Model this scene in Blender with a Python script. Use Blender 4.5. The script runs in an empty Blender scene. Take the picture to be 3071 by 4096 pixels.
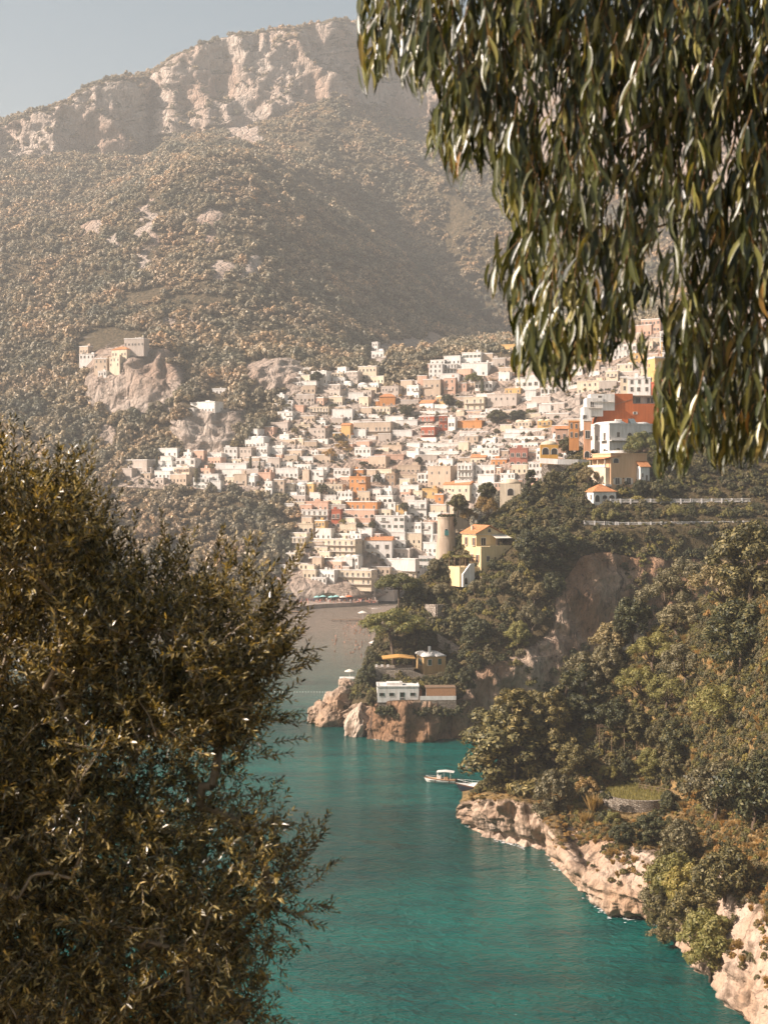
import bpy, bmesh, math, random
import numpy as np
from mathutils import Vector, Matrix, Euler

random.seed(7)
RNG = np.random.default_rng(7)
sc = bpy.context.scene
COL = sc.collection

# ------------------------------------------------------------------ camera
F = 5119.0            # focal length in photo pixels
UC, VH, CH = 1535.5, 1940.0, 70.0   # centre column, horizon row, camera height
cam_d = bpy.data.cameras.new('camera')
cam = bpy.data.objects.new('camera', cam_d)
COL.objects.link(cam)
cam.location = (0, 0, CH)
cam.rotation_euler = (math.radians(90), 0, 0)
cam_d.sensor_fit = 'VERTICAL'
cam_d.sensor_height = 36.0
cam_d.lens = F / 4096 * 36.0
cam_d.shift_y = -(2048 - VH) / 4096
cam_d.clip_start = 0.3
cam_d.clip_end = 20000
cam_d.dof.use_dof = True
cam_d.dof.focus_distance = 420
cam_d.dof.aperture_fstop = 4.5
sc.camera = cam

# ------------------------------------------------------------------ light
SUN_EL, SUN_BACK = 34.0, -13.0          # elevation; degrees beyond the left-hand perpendicular
el, bk = math.radians(SUN_EL), math.radians(SUN_BACK)
to_sun = Vector((-math.cos(bk) * math.cos(el), math.sin(bk) * math.cos(el), math.sin(el)))
world = bpy.data.worlds.new('World')
sc.world = world
world.use_nodes = True
wn, wl = world.node_tree.nodes, world.node_tree.links
sky = wn.new('ShaderNodeTexSky')
sky.sky_type = 'NISHITA'
sky.sun_disc = False
sky.sun_elevation = el
sky.sun_rotation = math.atan2(to_sun.x, to_sun.y)
sky.air_density = 1.0
sky.dust_density = 3.0
sky.ozone_density = 1.0
hs = wn.new('ShaderNodeHueSaturation')
hs.inputs['Saturation'].default_value = 1.15
hs.inputs['Hue'].default_value = 0.47
wl.new(sky.outputs[0], hs.inputs['Color'])
wl.new(hs.outputs[0], wn['Background'].inputs['Color'])
wn['Background'].inputs['Strength'].default_value = 0.05
sun_d = bpy.data.lights.new('sun', 'SUN')
sun_d.energy = 5.0
sun_d.angle = math.radians(0.53)
sun_d.color = (1.0, 0.87, 0.77)
sun = bpy.data.objects.new('sun', sun_d)
COL.objects.link(sun)
sun.rotation_euler = to_sun.to_track_quat('Z', 'Y').to_euler()
sun.location = (-200, 50, 300)

vs = sc.view_settings
vs.view_transform = 'Standard'
vs.look = 'None'
vs.exposure = 1.3
vs.gamma = 1.0
cy = sc.cycles
cy.max_bounces = 5
cy.diffuse_bounces = 2
cy.glossy_bounces = 2
cy.transmission_bounces = 2
cy.volume_bounces = 0
cy.transparent_max_bounces = 4
cy.caustics_reflective = False
cy.caustics_refractive = False
cy.use_denoising = True
cy.use_adaptive_sampling = True
cy.adaptive_threshold = 0.02
cy.sample_clamp_indirect = 4.0

HAZE_DENSITY = 0.00021

# ------------------------------------------------------------------ helpers
def P3(u, v, D):
    return np.array([(u - UC) / F * D, D, CH + (VH - v) / F * D])

def Dsea(v, z=0.0):
    return (CH - z) * F / (v - VH)

def uv_of(p):
    return UC + F * p[0] / p[1], VH - F * (p[2] - CH) / p[1]

def tag(o, label=None, cat=None, group=None, kind=None):
    if label: o['label'] = label
    if cat: o['category'] = cat
    if group: o['group'] = group
    if kind: o['kind'] = kind
    return o

def link(name, data, parent=None, mat=None):
    o = bpy.data.objects.new(name, data)
    COL.objects.link(o)
    if parent is not None: o.parent = parent
    if mat is not None and data is not None:
        if len(data.materials) == 0: data.materials.append(mat)
    return o

def empty(name, loc, rz=0.0):
    o = bpy.data.objects.new(name, None)
    COL.objects.link(o)
    o.location = loc
    o.rotation_euler = (0, 0, rz)
    o.empty_display_size = 0.5
    return o

def np_mesh(name, V, Fc, mats=(), midx=None, smooth=False):
    """V (n,3); Fc (m,3) or (m,4) int array, or list of such arrays."""
    me = bpy.data.meshes.new(name)
    if isinstance(Fc, np.ndarray): Fc = [Fc]
    Fc = [f for f in Fc if len(f)]
    V = np.asarray(V, dtype=np.float32)
    me.vertices.add(len(V))
    me.vertices.foreach_set('co', V.ravel())
    loops = np.concatenate([f.ravel() for f in Fc]).astype(np.int32)
    sizes = np.concatenate([np.full(len(f), f.shape[1], dtype=np.int32) for f in Fc])
    starts = np.concatenate([[0], np.cumsum(sizes)[:-1]]).astype(np.int32)
    me.loops.add(len(loops))
    me.loops.foreach_set('vertex_index', loops)
    me.polygons.add(len(sizes))
    me.polygons.foreach_set('loop_start', starts)
    me.polygons.foreach_set('loop_total', sizes)
    if midx is not None:
        me.polygons.foreach_set('material_index', np.asarray(midx, dtype=np.int32))
    me.polygons.foreach_set('use_smooth', np.full(len(sizes), smooth, dtype=bool))
    me.update(calc_edges=True)
    me.validate()
    for m in mats: me.materials.append(m)
    return me

class MB:
    """collects boxes, tubes, prisms with material indices -> one mesh"""
    def __init__(s): s.V, s.F, s.M, s.n = [], [], [], 0
    def add(s, V, Fs, m=0):
        V = np.asarray(V, dtype=float)
        for f in Fs:
            s.F.append([i + s.n for i in f]); s.M.append(m)
        s.V.append(V); s.n += len(V)
        return s
    def box(s, x0, x1, y0, y1, z0, z1, m=0):
        V = [(x0,y0,z0),(x1,y0,z0),(x1,y1,z0),(x0,y1,z0),(x0,y0,z1),(x1,y0,z1),(x1,y1,z1),(x0,y1,z1)]
        return s.add(V, [(0,3,2,1),(4,5,6,7),(0,1,5,4),(1,2,6,5),(2,3,7,6),(3,0,4,7)], m)
    def tube(s, pts, rads, n=7, m=0, cap=True):
        pts = [np.asarray(p, float) for p in pts]
        rings = []
        for i, p in enumerate(pts):
            d = pts[min(i+1, len(pts)-1)] - pts[max(i-1, 0)]
            d = d / (np.linalg.norm(d) + 1e-9)
            a = np.cross(d, [0.31, 0.95, 0.12]); a /= np.linalg.norm(a) + 1e-9
            b = np.cross(d, a)
            r = rads[i] if hasattr(rads, '__len__') else rads
            rings.append([p + r * (math.cos(t) * a + math.sin(t) * b) for t in np.arange(n) / n * 2 * math.pi])
        V = [q for r in rings for q in r]
        Fs = []
        for i in range(len(pts) - 1):
            for j in range(n):
                k = (j + 1) % n
                Fs.append((i*n+j, i*n+k, (i+1)*n+k, (i+1)*n+j))
        if cap:
            Fs.append(tuple(range(n))[::-1]); Fs.append(tuple((len(pts)-1)*n + j for j in range(n)))
        return s.add(V, Fs, m)
    def extrude(s, poly, y0, y1, m=0):
        """poly of (x,z), extruded along y"""
        n = len(poly)
        V = [(x, y0, z) for x, z in poly] + [(x, y1, z) for x, z in poly]
        Fs = [tuple(range(n)), tuple(range(2*n-1, n-1, -1))]
        for i in range(n):
            k = (i + 1) % n
            Fs.append((i, i + n, k + n, k))
        return s.add(V, Fs, m)
    def mesh(s, name, mats, smooth=False):
        me = bpy.data.meshes.new(name)
        V = np.concatenate(s.V)
        me.from_pydata(V.tolist(), [], s.F)
        me.polygons.foreach_set('material_index', s.M)
        me.polygons.foreach_set('use_smooth', [smooth] * len(s.F))
        for m in mats: me.materials.append(m)
        bm = bmesh.new(); bm.from_mesh(me)
        bmesh.ops.recalc_face_normals(bm, faces=bm.faces[:])
        bm.to_mesh(me); bm.free()
        me.update()
        return me
    def build(s, name, mats, parent=None, smooth=False):
        if not isinstance(mats, (list, tuple)): mats = [mats]
        return link(name, s.mesh(name, mats, smooth), parent)

# vectorised value noise ------------------------------------------------
def _h(ix, iy, iz, seed):
    with np.errstate(over='ignore'):
        h = (ix.astype(np.uint32) * np.uint32(374761393) + iy.astype(np.uint32) * np.uint32(668265263)
             + iz.astype(np.uint32) * np.uint32(2246822519) + np.uint32(seed * 3266489917 & 0xffffffff))
        h = (h ^ (h >> np.uint32(13))) * np.uint32(1274126177)
        h = h ^ (h >> np.uint32(16))
    return h.astype(np.float64) / 4294967295.0 * 2 - 1

def vnoise(P, seed=0):
    P = np.asarray(P, float)
    I = np.floor(P).astype(np.int64); f = P - I
    f = f * f * f * (f * (f * 6 - 15) + 10)
    out = 0
    for dx in (0, 1):
        wx = f[..., 0] if dx else 1 - f[..., 0]
        for dy in (0, 1):
            wy = f[..., 1] if dy else 1 - f[..., 1]
            for dz in (0, 1):
                wz = f[..., 2] if dz else 1 - f[..., 2]
                out = out + wx * wy * wz * _h(I[..., 0] + dx, I[..., 1] + dy, I[..., 2] + dz, seed)
    return out

def fbm(P, octs=4, seed=0, ridged=False, gain=0.5):
    P = np.asarray(P, float); a, t, s = 1.0, 0, 0
    for o in range(octs):
        n = vnoise(P * 2.03 ** o + 17.3 * o, seed + o)
        if ridged: n = 1 - 2 * np.abs(n)
        t = t + a * n; s += a; a *= gain
    return t / s

# ------------------------------------------------------------------ materials
class NT:
    def __init__(s, name):
        s.m = bpy.data.materials.new(name); s.m.use_nodes = True
        s.t = s.m.node_tree; s.t.nodes.clear()
        s.out = s.t.nodes.new('ShaderNodeOutputMaterial')
    def n(s, typ, ins=None, **kw):
        nd = s.t.nodes.new('ShaderNode' + typ)
        for k, v in kw.items(): setattr(nd, k, v)
        for k, v in (ins or {}).items():
            if isinstance(v, bpy.types.NodeSocket): s.t.links.new(v, nd.inputs[k])
            else: nd.inputs[k].default_value = v
        return nd
    def mix(s, fac, a, b, mode='MIX'):
        nd = s.t.nodes.new('ShaderNodeMix'); nd.data_type = 'RGBA'; nd.blend_type = mode
        for k, v in ((0, fac), (6, a), (7, b)):
            if isinstance(v, bpy.types.NodeSocket): s.t.links.new(v, nd.inputs[k])
            else: nd.inputs[k].default_value = v if k == 0 else (*v, 1) if len(v) == 3 else v
        return nd.outputs[2]
    def ramp(s, fac, stops, interp='LINEAR'):
        nd = s.t.nodes.new('ShaderNodeValToRGB'); nd.color_ramp.interpolation = interp
        e = nd.color_ramp.elements
        while len(e) < len(stops): e.new(0.5)
        for i, (p, c) in enumerate(stops):
            e[i].position = p; e[i].color = (*c, 1) if not np.isscalar(c) else (c, c, c, 1)
        s.t.links.new(fac, nd.inputs[0])
        return nd.outputs[0]
    def pos(s, scale=(1, 1, 1)):
        g = s.n('NewGeometry')
        mp = s.n('Mapping', {'Vector': g.outputs['Position'], 'Scale': scale})
        return mp.outputs[0]
    def noise(s, vec, scale, detail=4, rough=0.55, dist=0.0):
        return s.n('TexNoise', {'Vector': vec, 'Scale': scale, 'Detail': detail, 'Roughness': rough, 'Distortion': dist}).outputs[0]
    def math(s, op, a, b=0.0, clamp=False):
        nd = s.t.nodes.new('ShaderNodeMath'); nd.operation = op; nd.use_clamp = clamp
        for k, v in ((0, a), (1, b)):
            if isinstance(v, bpy.types.NodeSocket): s.t.links.new(v, nd.inputs[k])
            else: nd.inputs[k].default_value = v
        return nd.outputs[0]
    def bump(s, h, dist, strength=1.0, nrm=None):
        ins = {'Height': h, 'Distance': dist, 'Strength': strength}
        if nrm is not None: ins['Normal'] = nrm
        return s.n('Bump', ins).outputs[0]
    def surf(s, sh): s.t.links.new(sh, s.out.inputs[0]); return s.m
    def pbsdf(s, col, rough=0.8, nrm=None, spec=0.3, **kw):
        ins = {'Base Color': col if isinstance(col, bpy.types.NodeSocket) else (*col, 1), 'Roughness': rough, 'Specular IOR Level': spec}
        if nrm is not None: ins['Normal'] = nrm
        for k, v in kw.items(): ins[k.replace('_', ' ')] = v
        return s.n('BsdfPrincipled', ins).outputs[0]

def plaster(name, c, dark=0.72, rough=0.9):
    t = NT(name)
    a = t.noise(t.pos((0.25, 0.25, 0.12)), 1.0, 5)
    b = t.noise(t.pos((1.6, 1.6, 0.22)), 1.0, 4)
    f = t.math('MULTIPLY_ADD', a, 0.6); t.t.links.new(b, f.node.inputs[2])
    fac = t.ramp(f, [(0.48, 0.0), (0.95, 1.0)])
    dk = tuple(x * dark * y for x, y in zip(c, (0.98, 0.95, 0.9)))
    col = t.mix(fac, c, dk)
    g = t.noise(t.pos(), 4.0, 3)
    return t.surf(t.pbsdf(col, rough, t.bump(g, 0.02, 0.3)))

def flat(name, c, rough=0.6, spec=0.3, **kw):
    t = NT(name)
    n = t.noise(t.pos(), 3.0, 3)
    col = t.mix(t.ramp(n, [(0.35, 0.0), (0.7, 1.0)]), tuple(x * 0.85 for x in c), tuple(min(x * 1.08, 1) for x in c))
    return t.surf(t.pbsdf(col, rough, spec=spec, **kw))

def leafmat(name, c1, c2, c3, trans=0.3, rough=0.55, spec=0.35, tcol=None, patch=None):
    """foliage: colour varies per tree, per leaf"""
    t = NT(name)
    isl = t.n('NewGeometry').outputs['Random Per Island']
    ob = t.n('ObjectInfo').outputs['Random']
    col = t.ramp(isl, [(0.0, c1), (0.55, c2), (1.0, c3)])
    var = t.ramp(ob, [(0.0, (0.72, 0.70, 0.66)), (0.5, (1, 1, 1)), (1.0, (1.32, 1.18, 1.0))])
    col = t.mix(1.0, col, var, 'MULTIPLY')
    if patch:
        col = t.mix(1.0, col, t.ramp(t.noise(t.pos((patch, patch, patch)), 1.0, 4, 0.6), [(0.36, (0.42, 0.52, 0.50)), (0.5, (0.85, 0.90, 0.85)), (0.66, (1.25, 1.12, 1.0))]), 'MULTIPLY')
    p = t.pbsdf(col, rough, spec=spec)
    tc = t.mix(1.0, col, tcol or (1.5, 1.35, 0.6), 'MULTIPLY')
    tr = t.n('BsdfTranslucent', {'Color': tc}).outputs[0]
    mx = t.n('MixShader', {0: trans, 1: p, 2: tr})
    return t.surf(mx.outputs[0])

def rockmat(name, pale, brown, dark, soil, scale=1.0, bump=0.5, soil2=None, stain=(0.52, 0.68)):
    t = NT(name)
    st = t.noise(t.pos((0.35*scale, 0.35*scale, 0.06*scale)), 1.0, 6, 0.62, 0.6)
    bl = t.noise(t.pos((0.05*scale, 0.05*scale, 0.05*scale)), 1.0, 4)
    fi = t.noise(t.pos((1.2*scale, 1.2*scale, 0.7*scale)), 1.0, 6, 0.65)
    col = t.mix(t.ramp(bl, [(0.40, 0.0), (0.62, 1.0)]), pale, brown)
    col = t.mix(t.ramp(st, [(stain[0], 0.0), (stain[1], 1.0)]), col, dark)
    col = t.mix(t.ramp(fi, [(0.3, 0.55), (0.5, 0.0)]), col, dark)
    sl = t.mix(t.ramp(fi, [(0.35, 0.0), (0.65, 1.0)]), soil, soil2 or tuple(x*1.7 for x in soil))
    at = t.n('Attribute', attribute_name='rock').outputs['Fac']
    k = t.math('ADD', at, t.math('MULTIPLY', t.math('SUBTRACT', fi, 0.5), 0.9))
    col = t.mix(t.ramp(k, [(0.38, 0.0), (0.62, 1.0)]), sl, col)
    vo = t.n('TexVoronoi', {'Vector': t.pos((0.3*scale, 0.3*scale, 0.16*scale)), 'Scale': 1.0}, feature='DISTANCE_TO_EDGE').outputs[0]
    crack = t.ramp(vo, [(0.0, 0.0), (0.12, 1.0)])
    kk = t.ramp(k, [(0.38, 0.0), (0.62, 1.0)])
    h = t.math('ADD', fi, t.math('MULTIPLY', kk, t.math('ADD', t.math('MULTIPLY', crack, 0.4), t.math('MULTIPLY', st, 1.4))))
    return t.surf(t.pbsdf(col, 0.92, t.bump(h, bump / scale, 0.9), spec=0.2))

M = {}
WALLS = {
 'w': ('white', (0.82, 0.785, 0.745)), 'c': ('cream', (0.74, 0.62, 0.47)), 'y': ('ochre', (0.66, 0.42, 0.17)),
 't': ('tan', (0.58, 0.455, 0.345)), 'p': ('pink', (0.66, 0.42, 0.31)), 'o': ('orange', (0.60, 0.27, 0.10)),
 'r': ('red', (0.42, 0.11, 0.055)), 'g': ('pale grey', (0.55, 0.47, 0.41)), 'b': ('brown', (0.36, 0.25, 0.17)),
}
for k, (nm, c) in WALLS.items(): M[k] = plaster('plaster_' + nm.replace(' ', '_'), c)
M['yv'] = plaster('plaster_villa_yellow', (0.73, 0.56, 0.32), 0.82)
M['pv'] = plaster('plaster_villa_peach', (0.70, 0.45, 0.27), 0.85)
M['ov'] = plaster('plaster_burnt_orange', (0.52, 0.135, 0.035), 0.78)
M['dark'] = flat('window_dark', (0.045, 0.04, 0.035), 0.25, 0.5)
M['frame'] = flat('window_frame', (0.62, 0.55, 0.47))
M['green'] = flat('shutter_green', (0.03, 0.085, 0.06))
M['teal'] = flat('shutter_teal', (0.08, 0.25, 0.24))
M['brownw'] = flat('shutter_brown', (0.24, 0.10, 0.045))
M['rail'] = flat('railing_white', (0.72, 0.67, 0.62))
M['iron'] = flat('iron', (0.06, 0.05, 0.045))
M['wood'] = flat('weathered_wood', (0.20, 0.13, 0.08), 0.8)
M['canvas'] = flat('canvas_cream', (0.76, 0.68, 0.57), 0.9)
M['canvas_o'] = flat('canvas_orange', (0.75, 0.20, 0.08), 0.9)
M['canvas_t'] = flat('canvas_turquoise', (0.30, 0.55, 0.52), 0.9)
M['skin'] = flat('skin', (0.42, 0.22, 0.14), 0.6)
M['glass'] = flat('window_glass', (0.16, 0.19, 0.19), 0.12, 0.6)

def tilemat():
    t = NT('terracotta_tiles')
    p = t.pos()
    w = t.n('TexWave', {'Vector': p, 'Scale': 1.1, 'Distortion': 0.6}, bands_direction='X').outputs[1]
    n = t.noise(p, 1.3, 5)
    col = t.mix(t.ramp(n, [(0.3, 0.0), (0.7, 1.0)]), (0.40, 0.15, 0.06), (0.62, 0.29, 0.13))
    return t.surf(t.pbsdf(col, 0.9, t.bump(t.math('ADD', w, n), 0.12, 0.8)))
M['tile'] = tilemat()

def stonemat(name='rubble_stone', c1=(0.42, 0.36, 0.29), c2=(0.24, 0.19, 0.14), sc_=2.6):
    t = NT(name)
    p = t.pos((1, 1, 1.5))
    vo = t.n('TexVoronoi', {'Vector': p, 'Scale': sc_})
    ed = t.n('TexVoronoi', {'Vector': p, 'Scale': sc_}, feature='DISTANCE_TO_EDGE').outputs[0]
    col = t.mix(t.ramp(vo.outputs['Color'], [(0.2, 0.0), (0.8, 1.0)]), c1, c2)
    e = t.ramp(ed, [(0.0, 0.0), (0.16, 1.0)])
    col = t.mix(e, (0.10, 0.08, 0.06), col)
    return t.surf(t.pbsdf(col, 0.95, t.bump(e, 0.12, 0.9)))
M['stone'] = stonemat()
M['stone_pale'] = stonemat('pale_stone', (0.52, 0.44, 0.36), (0.38, 0.31, 0.25), 1.6)

M['rock_far'] = rockmat('rock_far', (0.56, 0.46, 0.38), (0.44, 0.31, 0.23), (0.24, 0.19, 0.15), (0.055, 0.048, 0.025), 0.28, 2.2, (0.19, 0.135, 0.075))
M['rock_mid'] = rockmat('rock_mid', (0.43, 0.32, 0.235), (0.28, 0.16, 0.09), (0.09, 0.062, 0.045), (0.055, 0.042, 0.02), 0.9, 1.3, (0.12, 0.085, 0.04))
M['rock_near'] = rockmat('rock_near', (0.52, 0.40, 0.31), (0.40, 0.26, 0.165), (0.15, 0.105, 0.072), (0.075, 0.055, 0.025), 1.1, 0.6, (0.33, 0.21, 0.085), stain=(0.50, 0.66))
M['bark'] = flat('bark', (0.13, 0.09, 0.06), 0.9)
M['barkpale'] = flat('bark_pale', (0.30, 0.235, 0.16), 0.9)

L = {
 'pine':   leafmat('needles_pine', (0.06, 0.072, 0.018), (0.135, 0.135, 0.036), (0.23, 0.205, 0.062), 0.16),
 'aleppo': leafmat('needles_aleppo', (0.040, 0.038, 0.013), (0.125, 0.108, 0.038), (0.28, 0.225, 0.088), 0.14),
 'dark':   leafmat('leaves_dark', (0.016, 0.021, 0.009), (0.055, 0.060, 0.022), (0.17, 0.15, 0.060), 0.12),
 'olive':  leafmat('leaves_silver', (0.065, 0.058, 0.028), (0.165, 0.142, 0.072), (0.34, 0.285, 0.16), 0.18),
 'light':  leafmat('leaves_light', (0.11, 0.108, 0.026), (0.22, 0.20, 0.058), (0.34, 0.29, 0.11), 0.26),
 'dry':    leafmat('leaves_dry', (0.17, 0.112, 0.038), (0.33, 0.215, 0.078), (0.50, 0.34, 0.14), 0.3),
 'far':    leafmat('leaves_far', (0.11, 0.090, 0.058), (0.31, 0.240, 0.162), (0.58, 0.455, 0.335), 0.12, patch=0.022),
}
# ------------------------------------------------------------------ lofted terrain
def smooth1(a, k):
    if k < 1: return a
    w = np.hanning(2 * k + 3)[1:-1]; w /= w.sum()
    return np.convolve(np.pad(a, k, mode='edge'), w, mode='valid')

class Loft:
    """terrain through feature lines; each line is [(u, v, D)] (D None: on sea level)"""
    def __init__(s, lines, u0, u1, du, rows, sm=2):
        s.us = np.arange(u0, u1 + 1, du)
        s.V, s.D = [], []
        for ln in lines:
            uu = [p[0] for p in ln]
            v = np.interp(s.us, uu, [p[1] for p in ln])
            if ln[0][2] is None: d = Dsea(v, -2.0)
            else: d = np.interp(s.us, uu, [p[2] for p in ln])
            s.V.append(smooth1(v, sm)); s.D.append(smooth1(d, sm))
        s.V, s.D = np.array(s.V), np.array(s.D)
        s.Z = CH + (VH - s.V) / F * s.D
        R, Dd, seg = [], [], []
        for k, n in enumerate(rows):
            for i in range(n):
                t = i / n
                R.append(s.Z[k] * (1 - t) + s.Z[k+1] * t); Dd.append(s.D[k] * (1 - t) + s.D[k+1] * t); seg.append(k + t)
        R.append(s.Z[-1]); Dd.append(s.D[-1]); seg.append(len(rows))
        s.seg = np.array(seg)
        Zg, Dg = np.array(R), np.array(Dd)
        X = (s.us[None, :] - UC) / F * Dg
        s.G = np.stack([X, Dg, Zg], -1)        # rows x cols x 3
    def normals(s):
        a = np.gradient(s.G, axis=1); b = np.gradient(s.G, axis=0)
        n = np.cross(a, b); n /= np.linalg.norm(n, axis=-1, keepdims=True) + 1e-9
        return n
    def D_at(s, u, v, k0=0, k1=None):
        Vu = np.array([np.interp(u, s.us, r) for r in s.V[k0:k1]]); Du = np.array([np.interp(u, s.us, r) for r in s.D[k0:k1]])
        for i in range(len(Vu) - 1):
            if (Vu[i] - v) * (Vu[i+1] - v) <= 0 and Vu[i] != Vu[i+1]:
                t = (v - Vu[i]) / (Vu[i+1] - Vu[i])
                return Du[i] + t * (Du[i+1] - Du[i])
        return Du[np.argmin(np.abs(Vu - v))]
    def z_at(s, u, D):
        Du = np.array([np.interp(u, s.us, r) for r in s.D]); Zu = np.array([np.interp(u, s.us, r) for r in s.Z])
        return float(np.interp(D, Du, Zu))
    def build(s, name, mat, rock):
        r, c = s.G.shape[:2]
        idx = np.arange(r * c).reshape(r, c)
        q = np.stack([idx[:-1, :-1], idx[:-1, 1:], idx[1:, 1:], idx[1:, :-1]], -1).reshape(-1, 4)
        me = np_mesh(name, s.G.reshape(-1, 3), q, [mat], smooth=True)
        a = me.attributes.new('rock', 'FLOAT', 'POINT')
        a.data.foreach_set('value', rock.ravel().astype(np.float32))
        s.rock = rock
        return link(name, me)
    def scatter(s, n, rng, keep, dens=None):
        """random points on the surface, weighted by area; keep(u,v,P,N,rock,seg) -> mask"""
        G = s.G
        a = np.linalg.norm(np.cross(G[1:, :-1] - G[:-1, :-1], G[:-1, 1:] - G[:-1, :-1]), axis=-1)
        w = a if dens is None else a * dens[:-1, :-1]
        w = w.ravel() / w.sum()
        pick = rng.choice(len(w), n, p=w)
        i, j = np.divmod(pick, G.shape[1] - 1)
        f, g = rng.random((2, n, 1))
        P = (G[i, j] * (1-f) * (1-g) + G[i, j+1] * f * (1-g) + G[i+1, j+1] * f * g + G[i+1, j] * (1-f) * g)
        N = s.normals()[i, j]
        u = UC + F * P[:, 0] / P[:, 1]; v = VH - F * (P[:, 2] - CH) / P[:, 1]
        m = keep(u, v, P, N, s.rock[i, j], s.seg[i])
        return P[m], N[m], u[m], v[m]

def Ls(txt):
    out = []
    for tok in txt.split():
        p = tok.split(',')
        out.append((float(p[0]), float(p[1]), float(p[2]) if len(p) > 2 else None))
    return out

def in_ell(u, v, ells, soft=False):
    best = np.full(np.shape(u), 9.0)
    for (a, b, ra, rb) in ells:
        best = np.minimum(best, ((u - a) / ra) ** 2 + ((v - b) / rb) ** 2)
    return best

def in_poly(u, v, poly):
    u = np.asarray(u, float); v = np.asarray(v, float)
    r = np.zeros(u.shape, bool)
    n = len(poly)
    for i in range(n):
        x0, y0 = poly[i]; x1, y1 = poly[(i + 1) % n]
        c = ((y0 > v) != (y1 > v)) & (u < (x1 - x0) * (v - y0) / ((y1 - y0) or 1e-9) + x0)
        r ^= c
    return r

# ---- far: coast, town slope, mountain, upper cliffs
FARK = [
 Ls('-600,2480 307,2460 900,2450 1150,2445 1250,2435 1400,2428 1510,2425 1600,2400 1800,2380 2100,2380 3700,2380'),
 Ls('-600,2350,760 307,2330,765 900,2330,755 1100,2330,755 1250,2370,748 1400,2395,745 1600,2370,760 2100,2330,770 3700,2300,780'),
 Ls('-600,1980,850 307,1960,830 600,1980,820 900,2000,810 1300,2005,800 1700,1985,790 2100,1900,770 2764,1750,745 3700,1600,740'),
 Ls('-600,1650,930 307,1570,930 400,1650,900 550,1660,890 690,1650,890 740,1810,850 900,1800,855 950,1770,870 990,1580,900 1100,1570,905 1180,1530,910 1300,1500,920 1500,1480,930 1700,1440,930 1900,1420,930 2100,1400,920 2300,1360,900 2500,1330,880 2764,1260,860 3700,1000,850'),
 Ls('-600,1600,945 307,1530,945 400,1450,935 550,1370,930 690,1420,925 740,1640,870 900,1650,875 950,1640,885 990,1500,915 1100,1440,925 1180,1440,930 1300,1480,935 1500,1450,950 1700,1420,960 1900,1400,960 2100,1380,950 2300,1330,930 2764,1230,890 3700,960,880'),
 Ls('-600,1400,1010 307,1345,1010 550,1340,990 700,1350,980 800,1400,970 950,1420,970 1100,1400,980 1300,1400,1000 1500,1400,1100 1700,1395,1230 1900,1370,1330 2100,1350,1300 2300,1300,1200 2764,1180,1100 3700,900,1000'),
 Ls('-600,1120,1150 307,1120,1150 600,1050,1130 800,1000,1130 1000,1000,1140 1200,1080,1190 1400,1180,1260 1600,1270,1350 1800,1320,1400 2000,1365,1420 2300,1280,1350 2764,1150,1250 3700,860,1100'),
 Ls('-600,950,1300 307,900,1280 410,840,1270 660,720,1290 780,650,1310 870,625,1330 1000,640,1340 1150,730,1350 1243,790,1370 1356,873,1390 1431,941,1410 1565,1018,1440 1672,1101,1450 1755,1200,1460 1900,1300,1470 2050,1355,1440 2300,1240,1400 2764,1120,1300 3700,800,1150'),
 Ls('-600,970,1380 307,925,1360 410,860,1350 660,740,1360 780,670,1380 870,645,1395 1000,650,1400 1150,750,1420 1243,820,1440 1356,900,1460 1431,965,1480 1565,1045,1510 1672,1125,1515 1755,1220,1520 1900,1320,1520 2050,1365,1500 2300,1250,1450 2764,1130,1350 3700,810,1190'),
 Ls('-600,760,1600 307,640,1650 600,640,1680 700,560,1700 1000,520,1720 1200,450,1740 1330,420,1750 1400,480,1740 1483,515,1720 1606,606,1680 1730,713,1630 1912,862,1560 2044,936,1520 2300,1080,1470 2764,1060,1400 3700,700,1250'),
 Ls('-600,750,1640 307,632,1680 600,632,1760 690,550,1722 1000,512,1740 1200,442,1760 1330,412,1780 1400,505,1800 1483,540,1800 1606,630,1760 1730,735,1710 1912,880,1640 2044,955,1600 2300,1095,1550 2764,1070,1470 3700,710,1310'),
 Ls('-600,720,1680 307,625,1700 480,625,1720 600,620,1800 640,560,1810 690,540,1745 1000,505,1760 1200,435,1780 1330,405,1800 1400,430,1880 1500,440,1920 1606,500,1920 1750,520,1900 2000,600,1850 2300,700,1750 2764,800,1650 3700,560,1400'),
 Ls('-600,620,1720 0,520,1730 307,410,1740 340,365,1745 430,332,1760 500,335,1775 560,312,1850 620,320,1880 690,240,1810 900,150,1830 1200,110,1850 1330,90,1880 1400,100,1960 1500,120,1980 1700,90,1980 2100,150,1930 2764,200,1750 3700,150,1500'),
 Ls('-600,640,2000 307,430,2000 560,325,2100 690,260,2100 1200,130,2150 1700,110,2250 2764,220,2000 3700,170,1750'),
]
TOWN = [(480,1900),(640,1820),(960,1810),(1100,1700),(1130,1600),(1230,1500),(1330,1480),(1480,1480),(1560,1560),(1700,1520),(1720,1440),(2000,1430),
        (2100,1420),(2764,1250),(3100,1150),(3100,1900),(2250,1900),(2000,1990),(1800,2080),(1740,2300),(1520,2410),(1350,2390),(1230,2340),(1130,2260),(1200,2050),(1150,1990),(900,1960),(480,1950)]
far = Loft(FARK, -600, 3700, 12, [10, 30, 36, 34, 14, 34, 44, 6, 44, 4, 10, 56, 10], sm=2)
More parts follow.
